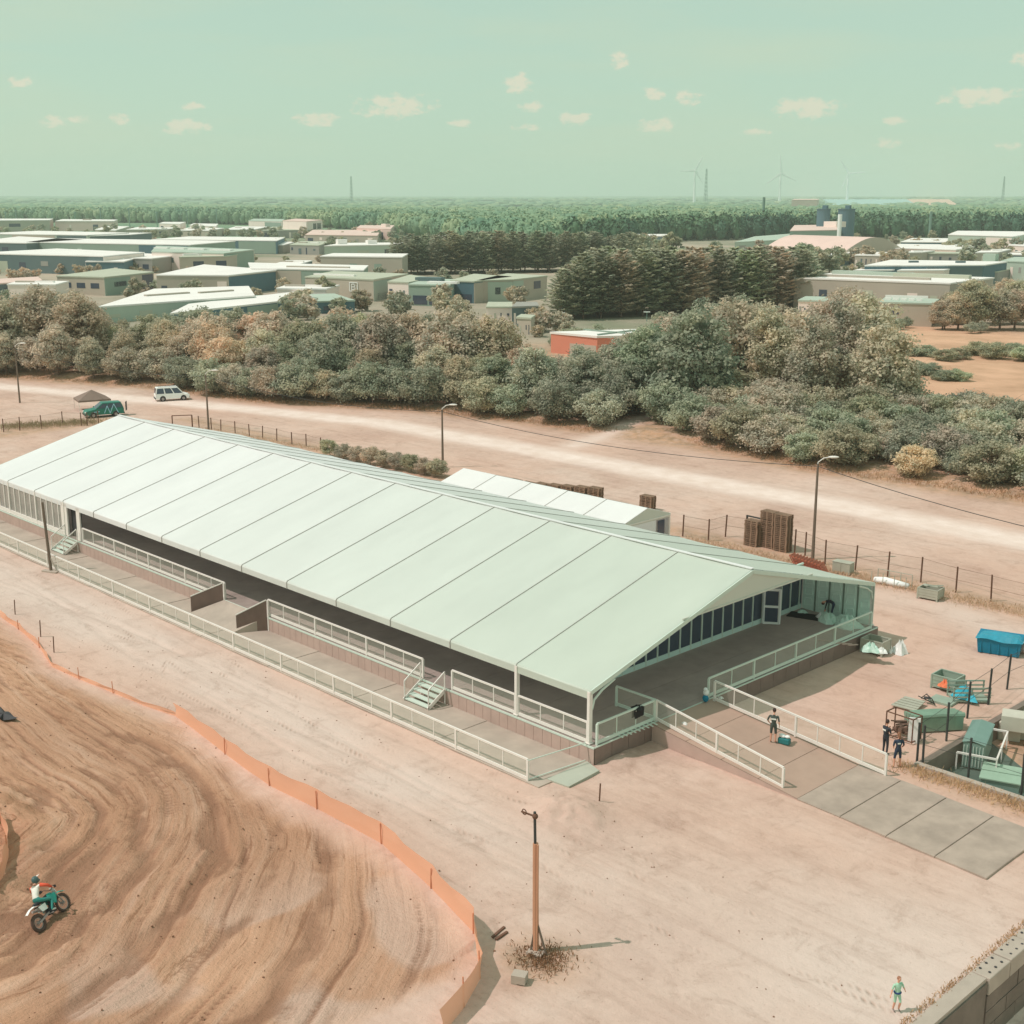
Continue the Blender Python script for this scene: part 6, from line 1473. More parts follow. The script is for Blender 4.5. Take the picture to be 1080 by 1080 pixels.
# stack, silos, masts, turbines
def at(px, F): v = at_dist(px, F, 0); v.z = 0; return v
v = at(884, 690); o = new_obj('chimney_stack', MB().cyl(v, 1.1, height_at(v, 226), 12).mesh('chimney_stack', WHITE)); 
t_ = tag(o, 'white chimney stack at the right end of the green factory', 'chimney')
for i, px in enumerate((867, 891)):
    v = at(px, 800); t_ = thing('silo', ['left of the two dark teal silos before the forest wall', 'right of the two dark teal silos, behind the white stack'][i], 'silo', v, group='two teal silos')
    hh_ = height_at(v, 221); part(t_, 'tank', MB().cyl(v, 4.0 if i == 0 else 5, hh_, 20), bmat('teal')); part(t_, 'platform', MB().cyl(v + Vector((0, 0, hh_)), 4.4 if i == 0 else 5.4, .5, 20).box(v + Vector((1, 0, hh_ + 1.5)), (3, 2, 2)), bmat('teal'))
def lattice(px, F, ty, lab, w=2.2, m=None):
    v = at(px, F); hh_ = height_at(v, ty); t_ = thing('lattice_mast', lab, 'mast', v); mb = MB(); n = 9
    for sx, sy in ((1, 1), (1, -1), (-1, -1), (-1, 1)): mb.bar(v + Vector((sx * w, sy * w, 0)), v + Vector((sx * w * .3, sy * w * .3, hh_)), w * .28)
    for i in range(n):
        z0_, z1_ = hh_ * i / n, hh_ * (i + 1) / n; w0 = w * (1 - .7 * i / n); w1 = w * (1 - .7 * (i + 1) / n)
        for sx, sy, tx, ty_ in ((1, 1, -1, 1), (1, -1, -1, -1), (1, 1, 1, -1), (-1, 1, -1, -1)): mb.bar(v + Vector((sx * w0, sy * w0, z0_)), v + Vector((tx * w1, ty_ * w1, z1_)), w * .14)
    part(t_, 'tower', mb, m or DARKP)
MG = mat('mast_grey', srgb(110, 140, 124), .6)
lattice(371, 4500, 186, 'lattice mast on the horizon left of centre', 4, MG); lattice(744, 4900, 178, 'lattice mast on the horizon beside the leftmost wind turbine', 5, MG); lattice(1057, 4900, 186, 'lattice mast on the horizon at the far right', 4, MG)
for i, (px, F, ty, lab) in enumerate(((804, 900, 208, 'tall slim grey pole before the forest wall, left of the silos'), (812, 880, 228, 'short slim pole right of the tall grey pole'), (980, 850, 223, 'grey chimney-like pole before the forest, above the pale hall'))):
    v = at(px, F); o = new_obj('slim_tower', MB().cyl(v, .9 if i != 1 else .5, height_at(v, ty), 8).mesh('slim_tower', MG)); tag(o, lab, 'pole')
for i in range(9):
    px = [7, 18, 56, 80, 107, 137, 166, 198, 229][i]; v = at(px, 1200); o = new_obj('floodlight_pole', MB().tube([v, v + Vector((0, 0, height_at(v, [224, 222, 222, 224, 220, 220, 224, 222, 221][i])))], .45, 5).box(v + Vector((0, 0, height_at(v, [224, 222, 222, 224, 220, 220, 224, 222, 221][i]))), (3, 1.2, 1.2)).mesh('floodlight_pole', MG)); tag(o, 'pale floodlight pole before the distant woods', 'light pole', 'row of floodlight poles at the left')
TW = mat('turbine_white', srgb(250, 250, 240), .5)
for i, (px, hy, br, a0) in enumerate(((732, 180, 15, 62), (822, 183, 18, 95), (893, 183, 16, 5))):
    v = at(px, 4850); hh_ = height_at(v, hy); t_ = thing('wind_turbine', ['leftmost of the three wind turbines, two blades high', 'middle wind turbine with one blade straight up', 'rightmost wind turbine with one blade level to the right'][i], 'wind turbine', v, group='three wind turbines')
    part(t_, 'tower', MB().tube([v, v + Vector((0, 0, hh_))], [5.2, 3.2], 10), TW)
    fd = Vector((-math.sin(AZ), math.cos(AZ), 0)); rd = Vector((math.cos(AZ), math.sin(AZ), 0)); hub = v + Vector((0, 0, hh_)) - fd * 6
    part(t_, 'nacelle', MB().bar(hub + fd * 2, hub + fd * 11, 4, 4).ball(hub, 2.6), TW)
    BL = br * 4850 / FPX
    for k in range(3):
        a = R(a0 + 120 * k); dr_ = rd * math.cos(a) + Vector((0, 0, math.sin(a))); pd = rd * -math.sin(a) + Vector((0, 0, math.cos(a)))
        mb = MB(); vs = []
        for (t, w_) in ((0, 2), (.12, 4.2), (.3, 3.2), (1, 1.0)):
            p = hub + dr_ * BL * t; vs += [p - pd * w_, p + fd * .8, p + pd * w_, p - fd * .8]
        fs = []
        for s_ in range(3):
            for j in range(4): fs.append((s_ * 4 + j, s_ * 4 + (j + 1) % 4, s_ * 4 + 4 + (j + 1) % 4, s_ * 4 + 4 + j))
        part(t_, 'blade', mb.add(vs, fs), TW)
# cellular light posts near the grove
for (px, py, ty, lab) in ((572 + 110, 340, 329, 'short twin lamp post at the foot of the pine grove'), (592, 350, 330, 'lamp post left of the pine grove, above the orange building')):
    v = G(px, py); hh_ = height_at(v, ty); t_ = thing('street_lamp', lab, 'street lamp', v); part(t_, 'pole', MB().tube([v, v + Vector((0, 0, hh_))], .09, 6), MG); part(t_, 'lamp_head', MB().box(v + Vector((0, 0, hh_)), (1.4, .3, .2), .8), WHITE)

# scattered trees among the buildings
spots = []
FARSET = []
def scatter(x0, x1, y0, y1, n, tones, lab, hr=(5, 9)):
    k = 0; tr_ = 0
    mass = y1 <= 257.5 or 'farther pine row' in lab or 'right estate' in lab
    while k < n and tr_ < 4000:
        tr_ += 1; px = rt.uniform(x0, x1); py = rt.uniform(y0, y1)
        if any(abs(px - a) < 5.5 and abs(py - b_) < 1.6 for a, b_ in spots): continue
        spots.append((px, py)); v = G(px, py); tn = rt.choice(tones); s_ = ['left', 'middle', 'right'][min(2, int((px - x0) / (x1 - x0) * 3))]
        if mass: FARSET.append((v, rt.uniform(*hr), rt.randrange(2), rt.uniform(0, 6.28), tn)); k += 1; continue
        plant('far%d' % rt.randrange(2), v, rt.uniform(*hr), tn, '%s tree %s, %s part' % (tn, lab, s_), 'tree', 'trees among the buildings', 1.05); k += 1
scatter(-10, 240, 247, 251, 26, ['dusty grey-brown', 'olive', 'grey-green', 'pale green'], 'in the far line before the left woods', (6, 9))
scatter(170, 300, 250, 254, 12, ['dark green', 'grey-green', 'green', 'dusty grey-brown'], 'below the distant white building', (6, 9))
scatter(290, 420, 262, 272, 14, ['grey-green', 'dark green', 'olive', 'brown'], 'between the halls left of the pines', (5, 8))
scatter(255, 340, 284, 290, 5, ['brown', 'tan'], 'beside the mint hall, centre left', (3, 4.5))
scatter(60, 110, 290, 294, 5, ['brown', 'dusty grey-brown', 'tan'], 'in front of the dark teal hall', (4, 5))
scatter(-5, 40, 296, 300, 5, ['rust-tinted', 'tan', 'brown'], 'at the left edge before the green shed', (4, 6))
scatter(130, 235, 288, 293, 5, ['brown', 'dusty grey-brown'], 'before the pale hall', (3, 4))
for (px, py, h, tn) in ((143, 318, 6.5, 'dusty grey-brown'), (202, 318, 6.5, 'grey-green'), (300, 318, 5.5, 'tan'), (341, 322, 7.5, 'olive'), (382, 330, 6, 'brown'), (418, 328, 5.5, 'brown'), (467, 330, 7, 'tan'), (540, 320, 5, 'brown'), (550, 325, 5.5, 'dusty grey-brown'), (571, 352, 5.5, 'dusty grey-brown'), (606, 335, 4, 'grey-green'), (253, 278, 5, 'brown'), (270, 317, 4, 'tan')):
    plant('far%d' % rt.randrange(2), G(px, py), h, tn, 'lone %s tree before the halls, %s of the square sign' % (tn, 'left' if px < 360 else 'right'), 'tree', 'trees among the buildings', 1.0)
scatter(640, 800, 268, 276, 14, ['pale green', 'green', 'tan', 'olive'], 'behind the pine grove', (8, 12))
scatter(836, 880, 284, 290, 5, ['olive', 'dusty grey-brown', 'pale green'], 'behind the taupe hall, left', (9, 12))
scatter(885, 940, 278, 286, 7, ['brown', 'tan', 'dusty grey-brown'], 'behind the taupe hall, middle', (5, 9))
scatter(860, 945, 286, 288, 10, ['green', 'brown'], 'in the low row behind the taupe hall', (2.5, 4))
scatter(1000, 1085, 266, 274, 9, ['dark green', 'olive', 'grey-green'], 'before the far right warehouse', (7, 10))
scatter(930, 1000, 258, 264, 7, ['brown', 'dusty grey-brown', 'olive'], 'between the arched hall and the teal hall', (5, 7))
scatter(440, 640, 262, 272, 16, ['olive', 'pale green', 'tan', 'green'], 'above the farther pine row', (7, 11))
scatter(300, 440, 247, 256, 14, ['olive', 'grey-green', 'green', 'tan'], 'around the salmon roofed hall', (6, 8))

scatter(290, 560, 330, 342, 12, ['brown', 'dusty grey-brown', 'tan', 'grey-green'], 'between the belt and the estate', (5, 7.5))
scatter(560, 600, 338, 372, 5, ['brown', 'dusty grey-brown'], 'in the gap left of the orange building', (3, 5))
scatter(690, 850, 300, 322, 16, ['tan', 'brown', 'dusty grey-brown'], 'before the near pine grove', (6, 9))
scatter(-10, 330, 258, 263, 14, ['dusty grey-brown', 'olive', 'grey-green', 'brown'], 'in gaps of the second hall row', (4, 6.5))
scatter(-10, 340, 276, 284, 16, ['dusty grey-brown', 'olive', 'brown', 'tan'], 'in gaps of the third hall row', (3.5, 5.5))
scatter(120, 560, 298, 316, 20, ['brown', 'dusty grey-brown', 'grey-green', 'tan'], 'in the near estate yards', (3.5, 6))
scatter(840, 1085, 268, 288, 16, ['dusty grey-brown', 'olive', 'tan', 'grey-green'], 'in gaps of the right estate', (5, 8.5))
scatter(300, 640, 240, 252, 22, ['pale green', 'olive', 'green', 'tan'], 'in the open woods above the estate', (7, 11))
scatter(840, 1085, 252, 257, 12, ['olive', 'brown', 'green'], 'beyond the arched hall', (5, 8))
# ------------------------------------------------------------------ distant woods (stuff)
import bmesh
bm = bmesh.new(); bmesh.ops.create_icosphere(bm, subdivisions=2, radius=1); iv = np.array([v_.co[:] for v_ in bm.verts]); it = np.array([[v_.index for v_ in f.verts] for f in bm.faces]); bm.free()
g = np.random.default_rng(5)
def woods(name, pts, radii, hts, m, col):
    n = len(pts); nv = len(iv)
    jit = 1 + g.uniform(-.28, .28, (n, nv, 1))
    V = iv[None] * jit * np.stack([radii, radii, hts * .5], -1)[:, None, :]
    V[:, :, 0] += pts[:, 0, None]; V[:, :, 1] += pts[:, 1, None]; V[:, :, 2] += (hts * .55 + pts[:, 2])[:, None]
    F = (it[None] + (np.arange(n) * nv)[:, None, None]).reshape(-1)
    me = bpy.data.meshes.new(name); me.vertices.add(n * nv); me.vertices.foreach_set('co', V.reshape(-1).astype(np.float32))
    me.loops.add(len(F)); me.loops.foreach_set('vertex_index', F.astype(np.int32)); me.polygons.add(len(F) // 3); me.polygons.foreach_set('loop_start', np.arange(0, len(F), 3, dtype=np.int32)); me.update(calc_edges=True)
    me.materials.append(m); o = new_obj(name, me); o['kind'] = 'stuff'; o['label'] = col; return o
def wmat(name, a, b_, c_):
    m = bpy.data.materials.new(name); m.use_nodes = True; N_ = m.node_tree.nodes; L2 = m.node_tree.links; b0 = N_['Principled BSDF']; b0.inputs['Roughness'].default_value = .9; b0.inputs['Specular IOR Level'].default_value = .05
    tc_ = N_.new('ShaderNodeTexCoord'); n1 = N_.new('ShaderNodeTexNoise'); n1.inputs['Scale'].default_value = .012; n1.inputs['Detail'].default_value = 9; n1.inputs['Roughness'].default_value = .7
    r_ = N_.new('ShaderNodeValToRGB'); r_.color_ramp.elements[0].position = .36; r_.color_ramp.elements[1].position = .64; r_.color_ramp.elements[0].color = a; r_.color_ramp.elements[1].color = c_
    e = r_.color_ramp.elements.new(.5); e.color = b_
    L2.new(tc_.outputs['Object'], n1.inputs[0]); L2.new(n1.outputs[0], r_.inputs[0]); L2.new(r_.outputs[0], b0.inputs[0]); return m
WM = wmat('woods_leaf', srgb(104, 138, 116), srgb(126, 152, 122), srgb(160, 172, 134))
f0x = [-60, 150, 300, 400, 480, 560, 640, 700, 860, 1140]; f0y = [1450, 1400, 1250, 1050, 760, 620, 700, 800, 880, 880]
P_, R_, H_ = [], [], []
for (fa, fb, sp, rr, hh0) in ((0, 110, 7.5, 4.6, 14.5), (110, 600, 13, 7, 13.5), (600, 1500, 22, 12, 13)):
    F = 600 + fa
    while F < 1500 + fb:
        lo = -90; hi = 1170; pxs = sp / F * FPX
        px = lo
        while px < hi:
            p_ = px + g.uniform(-.5, .5) * pxs; f0 = interp(f0x, f0y, p_)
            if f0 + fa <= F < f0 + fb:
                FF = F + g.uniform(-.5, .5) * sp; v = at_dist(p_, FF, 0); P_.append((v.x, v.y, 0)); R_.append(rr * g.uniform(.8, 1.25))
                hb = hh0 * g.uniform(.82, 1.1) * (1.0 if p_ > 600 else .92)
                H_.append(hb)
            px += pxs
        F += sp
print('woods', len(P_))
P_, R_, H_ = np.array(P_), np.array(R_), np.array(H_)
nearw = np.hypot(P_[:, 0], P_[:, 1]) < 1900
def leafwood(P1, R1, H1, k):
    n = len(P1); d = rdir(g, n * k).reshape(n, k, 3); d[:, :, 2] = np.abs(d[:, :, 2]) * np.where(g.random((n, k)) < .8, 1, -.6)
    C = P1[:, None, :] + np.stack([d[:, :, 0] * R1[:, None], d[:, :, 1] * R1[:, None], H1[:, None] * (.52 + d[:, :, 2] * .5)], -1) * g.uniform(.86, 1.08, (n, k, 1))
    C = C.reshape(-1, 3); nr = d.reshape(-1, 3) * .7 + rdir(g, n * k) * .7; nr /= np.linalg.norm(nr, axis=1, keepdims=True)
    A = np.cross(nr, rdir(g, n * k)); A /= np.linalg.norm(A, axis=1, keepdims=True); B = np.cross(nr, A); s_ = g.uniform(.7, 1.6, n * k)[:, None]
    return C, A * s_, B * s_
Fw = -math.sin(AZ) * P_[:, 0] + math.cos(AZ) * P_[:, 1]
Px = 540 + FPX * (math.cos(AZ) * P_[:, 0] + math.sin(AZ) * P_[:, 1]) / (Fw * cT + HC * sT)
edge = (Fw < np.interp(Px, f0x, f0y) + 42) & (Px > 590)
WD = wmat('woods_shaded', srgb(66, 96, 84), srgb(82, 112, 92), srgb(104, 132, 100))  # darker green for the front rows: shade on the wood's edge painted in
C_, A_, B_ = leafwood(P_[edge], R_[edge] * .8, H_[edge] * 1.02, 90)
o = new_obj('shaded_conifer_edge', quads_mesh('shaded_conifer_edge', C_, A_, B_, WD)); o['kind'] = 'stuff'; o['label'] = 'conifer edge of the woodland on the right, shade put into its dark green'
nearw &= ~edge
woods('distant_woods', P_[~edge], R_[~edge] * .86, H_[~edge] * .95, WM, 'broad band of green woodland below the horizon')
woods('shaded_conifer_cores', P_[edge], R_[edge] * .6, H_[edge] * .9, WD, 'inner mass of the conifer edge, in the same painted shade')
C_, A_, B_ = leafwood(P_[nearw], R_[nearw], H_[nearw], 60)
o = new_obj('woodland_foliage', quads_mesh('woodland_foliage', C_, A_, B_, WM)); o['kind'] = 'stuff'; o['label'] = 'leafy crowns of the distant woodland band'
# two far fields on the rising ground at the right
for nm_, x0_, x1_, cc_, lb_ in (('field', 880, 968, srgb(150, 186, 176), 'pale blue-green field'), ('field', 968, 1012, srgb(206, 176, 150), 'tan field')):
    a_ = [at_dist(x0_, 3600, 0), at_dist(x1_, 3600, 0), at_dist(x1_ - 12, 5000, 0), at_dist(x0_ - 12, 5000, 0)]
    fz = [4, 4, 19, 19]
    fo = new_obj(nm_, MB().add([(p.x, p.y, z_) for p, z_ in zip(a_, fz)] + [(p.x, p.y, -3) for p in a_], [(0, 1, 2, 3), (0, 4, 5, 1), (1, 5, 6, 2), (3, 7, 4, 0), (2, 6, 7, 3)]).mesh(nm_, mat('f_' + lb_, cc_, .9))); fo['kind'] = 'structure'; fo['label'] = lb_
# tree lines on the far plain and ridges
P_, R_, H_ = [], [], []
for F, hgt, dens in ((3200, 12, .75), (3900, 13, .7), (4600, 13, .9), (5400, 13, .8), (6300, 12, .95), (7300, 13, .95), (8500, 15, 1)):
    px = -90
    while px < 1170:
        if g.random() < dens * (.55 + .75 * float(vnoise(np.array([px * .02]), np.array([F * .01]), 3)[0])):
            v = at_dist(px, F + g.uniform(-120, 120), 0)
            D_ = math.hypot(v.x, v.y); an = math.atan2(-v.x, v.y)
            z = float((sstep(4200, 7500, np.array([D_])) * (3 + 22 * fbm(np.array([an * 9]), np.array([D_ * .0004]), 61, 4)))[0])
            P_.append((v.x, v.y, z - 2)); R_.append(g.uniform(14, 30) * F / 5000); H_.append(hgt * g.uniform(.7, 1.15))
        px += 15 / F * FPX * g.uniform(.6, 1.4) * F / 4000
woods('distant_tree_lines', np.array(P_), np.array(R_), np.array(H_), WM, 'thin dark lines of trees on the far plain under the horizon')
# far rows of small trees among the roofs: the smallest ones as one mass per tone
for tn in sorted(set(f[4] for f in FARSET)):
    CC, off = [], 0
    for (v, h, pi_, az_, t2) in FARSET:
        if t2 != tn: continue
        H0, R0, cmesh, _, _ = PROTO['far%d' % pi_]
        co2 = np.empty(len(cmesh.vertices) * 3, dtype=np.float32); cmesh.vertices.foreach_get('co', co2); co2 = co2.reshape(-1, 3) * (h / H0)
        c2, s2 = math.cos(az_), math.sin(az_); CC.append(np.stack([co2[:, 0] * c2 - co2[:, 1] * s2 + v.x, co2[:, 0] * s2 + co2[:, 1] * c2 + v.y, co2[:, 2]], -1))
    V = np.concatenate(CC); n4 = len(V); me = bpy.data.meshes.new('far_trees'); me.vertices.add(n4); me.vertices.foreach_set('co', V.reshape(-1).astype(np.float32)); me.loops.add(n4); me.loops.foreach_set('vertex_index', np.arange(n4, dtype=np.int32))
    me.polygons.add(n4 // 4); me.polygons.foreach_set('loop_start', np.arange(0, n4, 4, dtype=np.int32)); me.update(calc_edges=True); me.materials.append(LEAF)
    o = new_obj('far_trees', me); o.color = TONES[tn]; o['kind'] = 'stuff'; o['label'] = tn + ' crowns of the smallest far trees among the roofs'
# dry grass tufts (stuff): along the fence, kerb, pole foot
def tufts(name, pts, h, col, lab):
    n = len(pts); C = np.array(pts) + np.array([0, 0, h * .4]); up = np.tile([0, 0, 1.], (n, 1)) + g.normal(size=(n, 3)) * .45; up /= np.linalg.norm(up, axis=1, keepdims=True)
    sd = np.cross(up, rdir(g, n)); sd /= np.linalg.norm(sd, axis=1, keepdims=True)
    s_ = g.uniform(.5, 1.3, n)[:, None] * h
    o = new_obj(name, quads_mesh(name, C, up * s_ * .5, sd * .035, mat('tuft_' + name, col, .9, .3, 2, transl=.2))); o['kind'] = 'stuff'; o['label'] = lab
def line_pts(a, b_, n, w): return [tuple(a.lerp(b_, g.random()) + Vector((g.normal() * w, g.normal() * w, 0))) for _ in range(n)]
pts = line_pts(G(725, 570), G(1100, 652), 3600, .55) + line_pts(G(210, 452), G(340, 476), 900, .5)
tufts('fence_grass', pts, 0.34, srgb(204, 180, 146), 'dry grass along the back fence')
tufts('kerb_grass', line_pts(Vector((-28.5, 53.1, 0)), Vector((-13, 53.1, 0)), 1900, .38), .30, srgb(200, 172, 130), 'dry grass along the concrete kerb')
tufts('verge_grass', line_pts(G(0, 452), G(100, 446), 2500, 1.1), .6, srgb(160, 148, 112), 'dry weeds along the wire fence left of the tent')
q = G(572, 1012); tufts('pole_grass', [tuple(q + Vector((g.normal() * .55, g.normal() * .5, 0))) for _ in range(700)], .22, srgb(150, 118, 86), 'dry tuft round the foot of the wooden pole')
tufts('wall_grass', line_pts(Vector((-17.85, 30, 0)), Vector((-17.85, 44, 0)), 800, .09), .16, srgb(190, 160, 120), 'dry grass edge of the concrete wall')
fl = []
for _ in range(9000):
    px = g.uniform(0, 1080); v = G(px, interp(front_px, front_py, px)); v = at_dist(px, fwd(v) + g.uniform(-1.5, 2.5)); fl.append((v.x, v.y, g.uniform(-.1, .2)))
tufts('belt_edge_grass', fl, .5, srgb(168, 134, 98), 'rusty dry grass along the front of the tree belt')
# small stones and clods on the track and sand (stuff)
st_ = []
for _ in range(420):
    x_ = g.uniform(-75, -30); y_ = g.uniform(12, 31)
    st_.append((x_, y_, g.uniform(.012, .045)))
for _ in range(160): st_.append((g.uniform(-75, -19), g.uniform(31, 39), g.uniform(.012, .035)))
mb = MB()
for (x_, y_, s_) in st_:
    i_ = np.searchsorted(xs, x_) - 1; j_ = np.searchsorted(ys, y_) - 1; z_ = float(Z[j_, i_])
    mb.box((x_, y_, z_ + s_ * .4), (s_ * 1.6, s_ * 1.2, s_), g.uniform(0, 3))
o = new_obj('clods', mb.mesh('clods', mat('clod', srgb(136, 104, 80), .95, .3, 3))); o['kind'] = 'stuff'; o['label'] = 'small clods of earth scattered over the track'

# ------------------------------------------------------------------ unique labels: add an ordinal where texts repeat
from collections import defaultdict
ORD = ['leftmost', 'second from left', 'third from left', 'fourth from left', 'fifth from left', 'sixth from left', 'seventh from left', 'eighth from left', 'ninth from left', 'tenth from left', 'eleventh from left', 'twelfth from left', 'thirteenth from left', 'fourteenth from left', 'fifteenth from left', 'sixteenth from left']
bpy.context.view_layer.update()
by = defaultdict(list)
for o, same in THINGS:
    if not same and 'label' in o.keys(): by[o['label']].append(o)
for lab, os_ in by.items():
    if len(os_) > 1:
        os_.sort(key=lambda o: P(o.location.x, o.location.y)[0])
        for i, o in enumerate(os_): o['label'] = (ORD[i] + ' ' if i < len(ORD) else 'rightmost ') + lab

# ------------------------------------------------------------------ sky, clouds, light, camera
SUN_EL = R(57); SD = Vector((-.56, -.83, 0)).normalized()
w = bpy.data.worlds.new('World'); sc.world = w; w.use_nodes = True
N = w.node_tree.nodes; L = w.node_tree.links; bg = N['Background']
sky = N.new('ShaderNodeTexSky'); sky.sky_type = 'NISHITA'; sky.sun_disc = False; sky.sun_elevation = SUN_EL; sky.sun_rotation = math.atan2(SD.x, SD.y)
sky.altitude = 0; sky.air_density = 1.0; sky.dust_density = 1.0; sky.ozone_density = 1.0
tint = N.new('ShaderNodeMix'); tint.data_type = 'RGBA'; tint.blend_type = 'MULTIPLY'; tint.inputs[0].default_value = 1
L.new(sky.outputs[0], tint.inputs[6]); tint.inputs[7].default_value = (.96, 1.03, .70, 1)
pale = N.new('ShaderNodeMix'); pale.data_type = 'RGBA'; pale.inputs[0].default_value = .8          # thin high veil whitening the whole sky
L.new(tint.outputs[2], pale.inputs[6]); pale.inputs[7].default_value = (.475 / .14, .665 / .14, .555 / .14, 1)
wtc = N.new('ShaderNodeTexCoord'); wmp = N.new('ShaderNodeMapping'); wmp.inputs['Scale'].default_value = (2.2, 2.2, 14); L.new(wtc.outputs['Generated'], wmp.inputs[0])
wn = N.new('ShaderNodeTexNoise'); wn.inputs['Scale'].default_value = 1.6; wn.inputs['Detail'].default_value = 5; wn.inputs['Roughness'].default_value = .55; L.new(wmp.outputs[0], wn.inputs[0])
wr_ = N.new('ShaderNodeMapRange'); wr_.inputs['From Min'].default_value = .46; wr_.inputs['From Max'].default_value = .74; wr_.inputs['To Max'].default_value = .5; L.new(wn.outputs[0], wr_.inputs[0])
veil = N.new('ShaderNodeMix'); veil.data_type = 'RGBA'; L.new(wr_.outputs[0], veil.inputs[0]); L.new(pale.outputs[2], veil.inputs[6]); veil.inputs[7].default_value = (.60 / .14, .68 / .14, .50 / .14, 1)   # faint cirrus
L.new(veil.outputs[2], bg.inputs[0]); bg.inputs[1].default_value = .14
sun = bpy.data.lights.new('sun', 'SUN'); sun.energy = 2.75; sun.angle = R(.53); sun.color = (1, .87, .83)
so = bpy.data.objects.new('sun', sun); COL.objects.link(so)
dirv = Vector((-SD.x * math.cos(SUN_EL), -SD.y * math.cos(SUN_EL), -math.sin(SUN_EL)))
so.rotation_euler = dirv.to_track_quat('-Z', 'Y').to_euler(); so.location = (-60, -40, 120)
# clouds: small cumulus far off, part of the sky, placed by direction (azimuth and height above the horizon)
CL = [(36, 87, 26, 10, 'faint small cloud at the upper left'), (66, 128, 26, 10, 'leftmost of the faint low clouds above the left estate'), (95, 126, 24, 8, 'second faint low cloud above the left estate'), (133, 126, 18, 12, 'third faint low cloud above the left estate'), (208, 113, 22, 9, 'small pale cloud above the flat one, left of centre'), (204, 134, 48, 14, 'flat pale cloud left of centre'), (340, 126, 46, 14, 'soft pale cloud left of the large centre cloud'),
      (419, 112, 76, 22, 'large bright cloud left of the sky centre'), (546, 89, 28, 18, 'small bright cloud at the sky centre, topmost'), (560, 113, 26, 10, 'small cloud under the topmost centre cloud'), (557, 134, 30, 8, 'lowest flat cloud at the sky centre'), (606, 126, 34, 14, 'pale cloud right of the sky centre'), (488, 130, 26, 8, 'faint cloud between the large cloud and the centre'),
      (687, 99, 24, 12, 'faint cloud above the oval one'), (689, 132, 38, 13, 'oval cloud above the pine grove'), (722, 103, 28, 12, 'small bright cloud right of centre'), (650, 64, 20, 14, 'highest faint cloud right of centre'), (844, 114, 68, 20, 'large bright cloud above the wind turbines'), (794, 139, 34, 6, 'thin low cloud left above the middle turbine'), (936, 127, 20, 9, 'small cloud right of the turbines, upper'), (929, 150, 26, 9, 'small low cloud right of the turbines'),
      (1022, 102, 70, 17, 'long bright cloud at the right'), (1068, 62, 30, 18, 'cloud cut by the right edge of the picture'), (1056, 154, 26, 8, 'faint low cloud at the far right')]
N = w.node_tree.nodes; L = w.node_tree.links
def wm(op, a, b=None, c=None, clamp=False):
    m = N.new('ShaderNodeMath'); m.operation = op; m.use_clamp = clamp
    for i_, q_ in enumerate((a, b, c)):
        if q_ is None: continue
        if isinstance(q_, (int, float)): m.inputs[i_].default_value = q_
        else: L.new(q_, m.inputs[i_])
    return m.outputs[0]
wsep = N.new('ShaderNodeSeparateXYZ'); L.new(wtc.outputs['Generated'], wsep.inputs[0])
azn = wm('ARCTAN2', wsep.outputs[1], wsep.outputs[0]); eln = wsep.outputs[2]
cmb = N.new('ShaderNodeCombineXYZ'); L.new(azn, cmb.inputs[0]); L.new(wm('MULTIPLY', eln, 1.7), cmb.inputs[1])
cn = N.new('ShaderNodeTexNoise'); cn.inputs['Scale'].default_value = 95; cn.inputs['Detail'].default_value = 6; cn.inputs['Roughness'].default_value = .6; L.new(cmb.outputs[0], cn.inputs[0])
mask = None
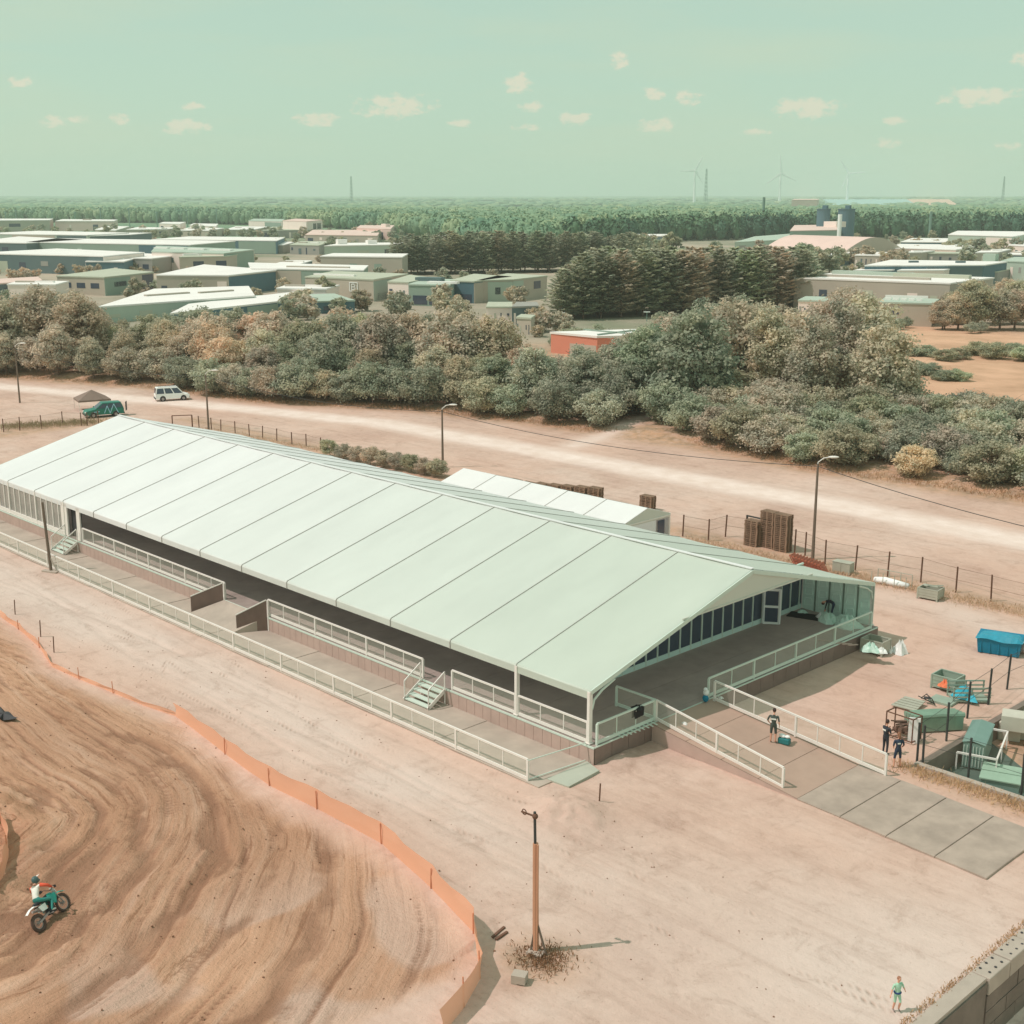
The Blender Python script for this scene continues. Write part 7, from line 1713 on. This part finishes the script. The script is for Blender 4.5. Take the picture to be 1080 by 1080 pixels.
for (px, py, wpx, hpx, lab) in CL:
    v = at_dist(px, 1000, 0); F_ = 1000; dz = height_at(v, py) - HC; D_ = math.hypot(v.x, v.y); az0 = math.atan2(v.y, v.x); el0 = dz / math.hypot(D_, dz)
    q1 = wm('POWER', wm('MULTIPLY', wm('SUBTRACT', azn, az0), 1 / (wpx * .60 / FPX)), 2); q2 = wm('POWER', wm('MULTIPLY', wm('SUBTRACT', eln, el0), 1 / (hpx * .62 / FPX)), 2)
    k_ = wm('MULTIPLY', wm('SUBTRACT', 1.0, wm('ADD', q1, q2)), 1.0 if hpx > 12 else .8)
    mask = k_ if mask is None else wm('MAXIMUM', mask, k_)
fac = wm('ADD', wm('MAXIMUM', mask, -1.0), wm('MULTIPLY', wm('SUBTRACT', cn.outputs[0], .5), 3.6))
fr_ = N.new('ShaderNodeMapRange'); fr_.interpolation_type = 'SMOOTHSTEP'; fr_.inputs['From Min'].default_value = .12; fr_.inputs['From Max'].default_value = .95; fr_.inputs['To Max'].default_value = .86; L.new(fac, fr_.inputs[0])
cmix = N.new('ShaderNodeMix'); cmix.data_type = 'RGBA'; L.new(fr_.outputs[0], cmix.inputs[0]); L.new(veil.outputs[2], cmix.inputs[6]); cmix.inputs[7].default_value = (.78 / .14, .74 / .14, .58 / .14, 1)
L.new(cmix.outputs[2], bg.inputs[0])
# haze
hz = new_obj('haze', MB().bb(-8300, -300, -4, 2500, 8600, 175).mesh('haze', mat('dummy', (1, 1, 1, 1)))); hz['kind'] = 'stuff'; hz['label'] = 'pale air haze over the plain'
hm = bpy.data.materials.new('haze'); hm.use_nodes = True; N = hm.node_tree.nodes; L = hm.node_tree.links; N.remove(N['Principled BSDF'])
pv = N.new('ShaderNodeVolumePrincipled'); pv.inputs['Color'].default_value = (.90, 1.0, .95, 1); pv.inputs['Density'].default_value = 1.5e-4; pv.inputs['Anisotropy'].default_value = 0
L.new(pv.outputs[0], N['Material Output'].inputs['Volume']); hz.data.materials.clear(); hz.data.materials.append(hm)

cam = bpy.data.cameras.new('camera'); co = bpy.data.objects.new('camera', cam); COL.objects.link(co)
cam.sensor_width = 36; cam.lens = 36 * FPX / 1080; cam.clip_start = .5; cam.clip_end = 60000
co.location = (0, 0, HC); co.rotation_euler = (math.pi / 2 - TH, 0, AZ); sc.camera = co
sc.view_settings.view_transform = 'Standard'; sc.view_settings.look = 'None'; sc.view_settings.exposure = EXPO if 'EXPO' in globals() else 0; sc.view_settings.gamma = 1
sc.render.engine = 'CYCLES'; sc.cycles.use_denoising = True; sc.cycles.max_bounces = 6; sc.cycles.transparent_max_bounces = 40; sc.cycles.volume_bounces = 1
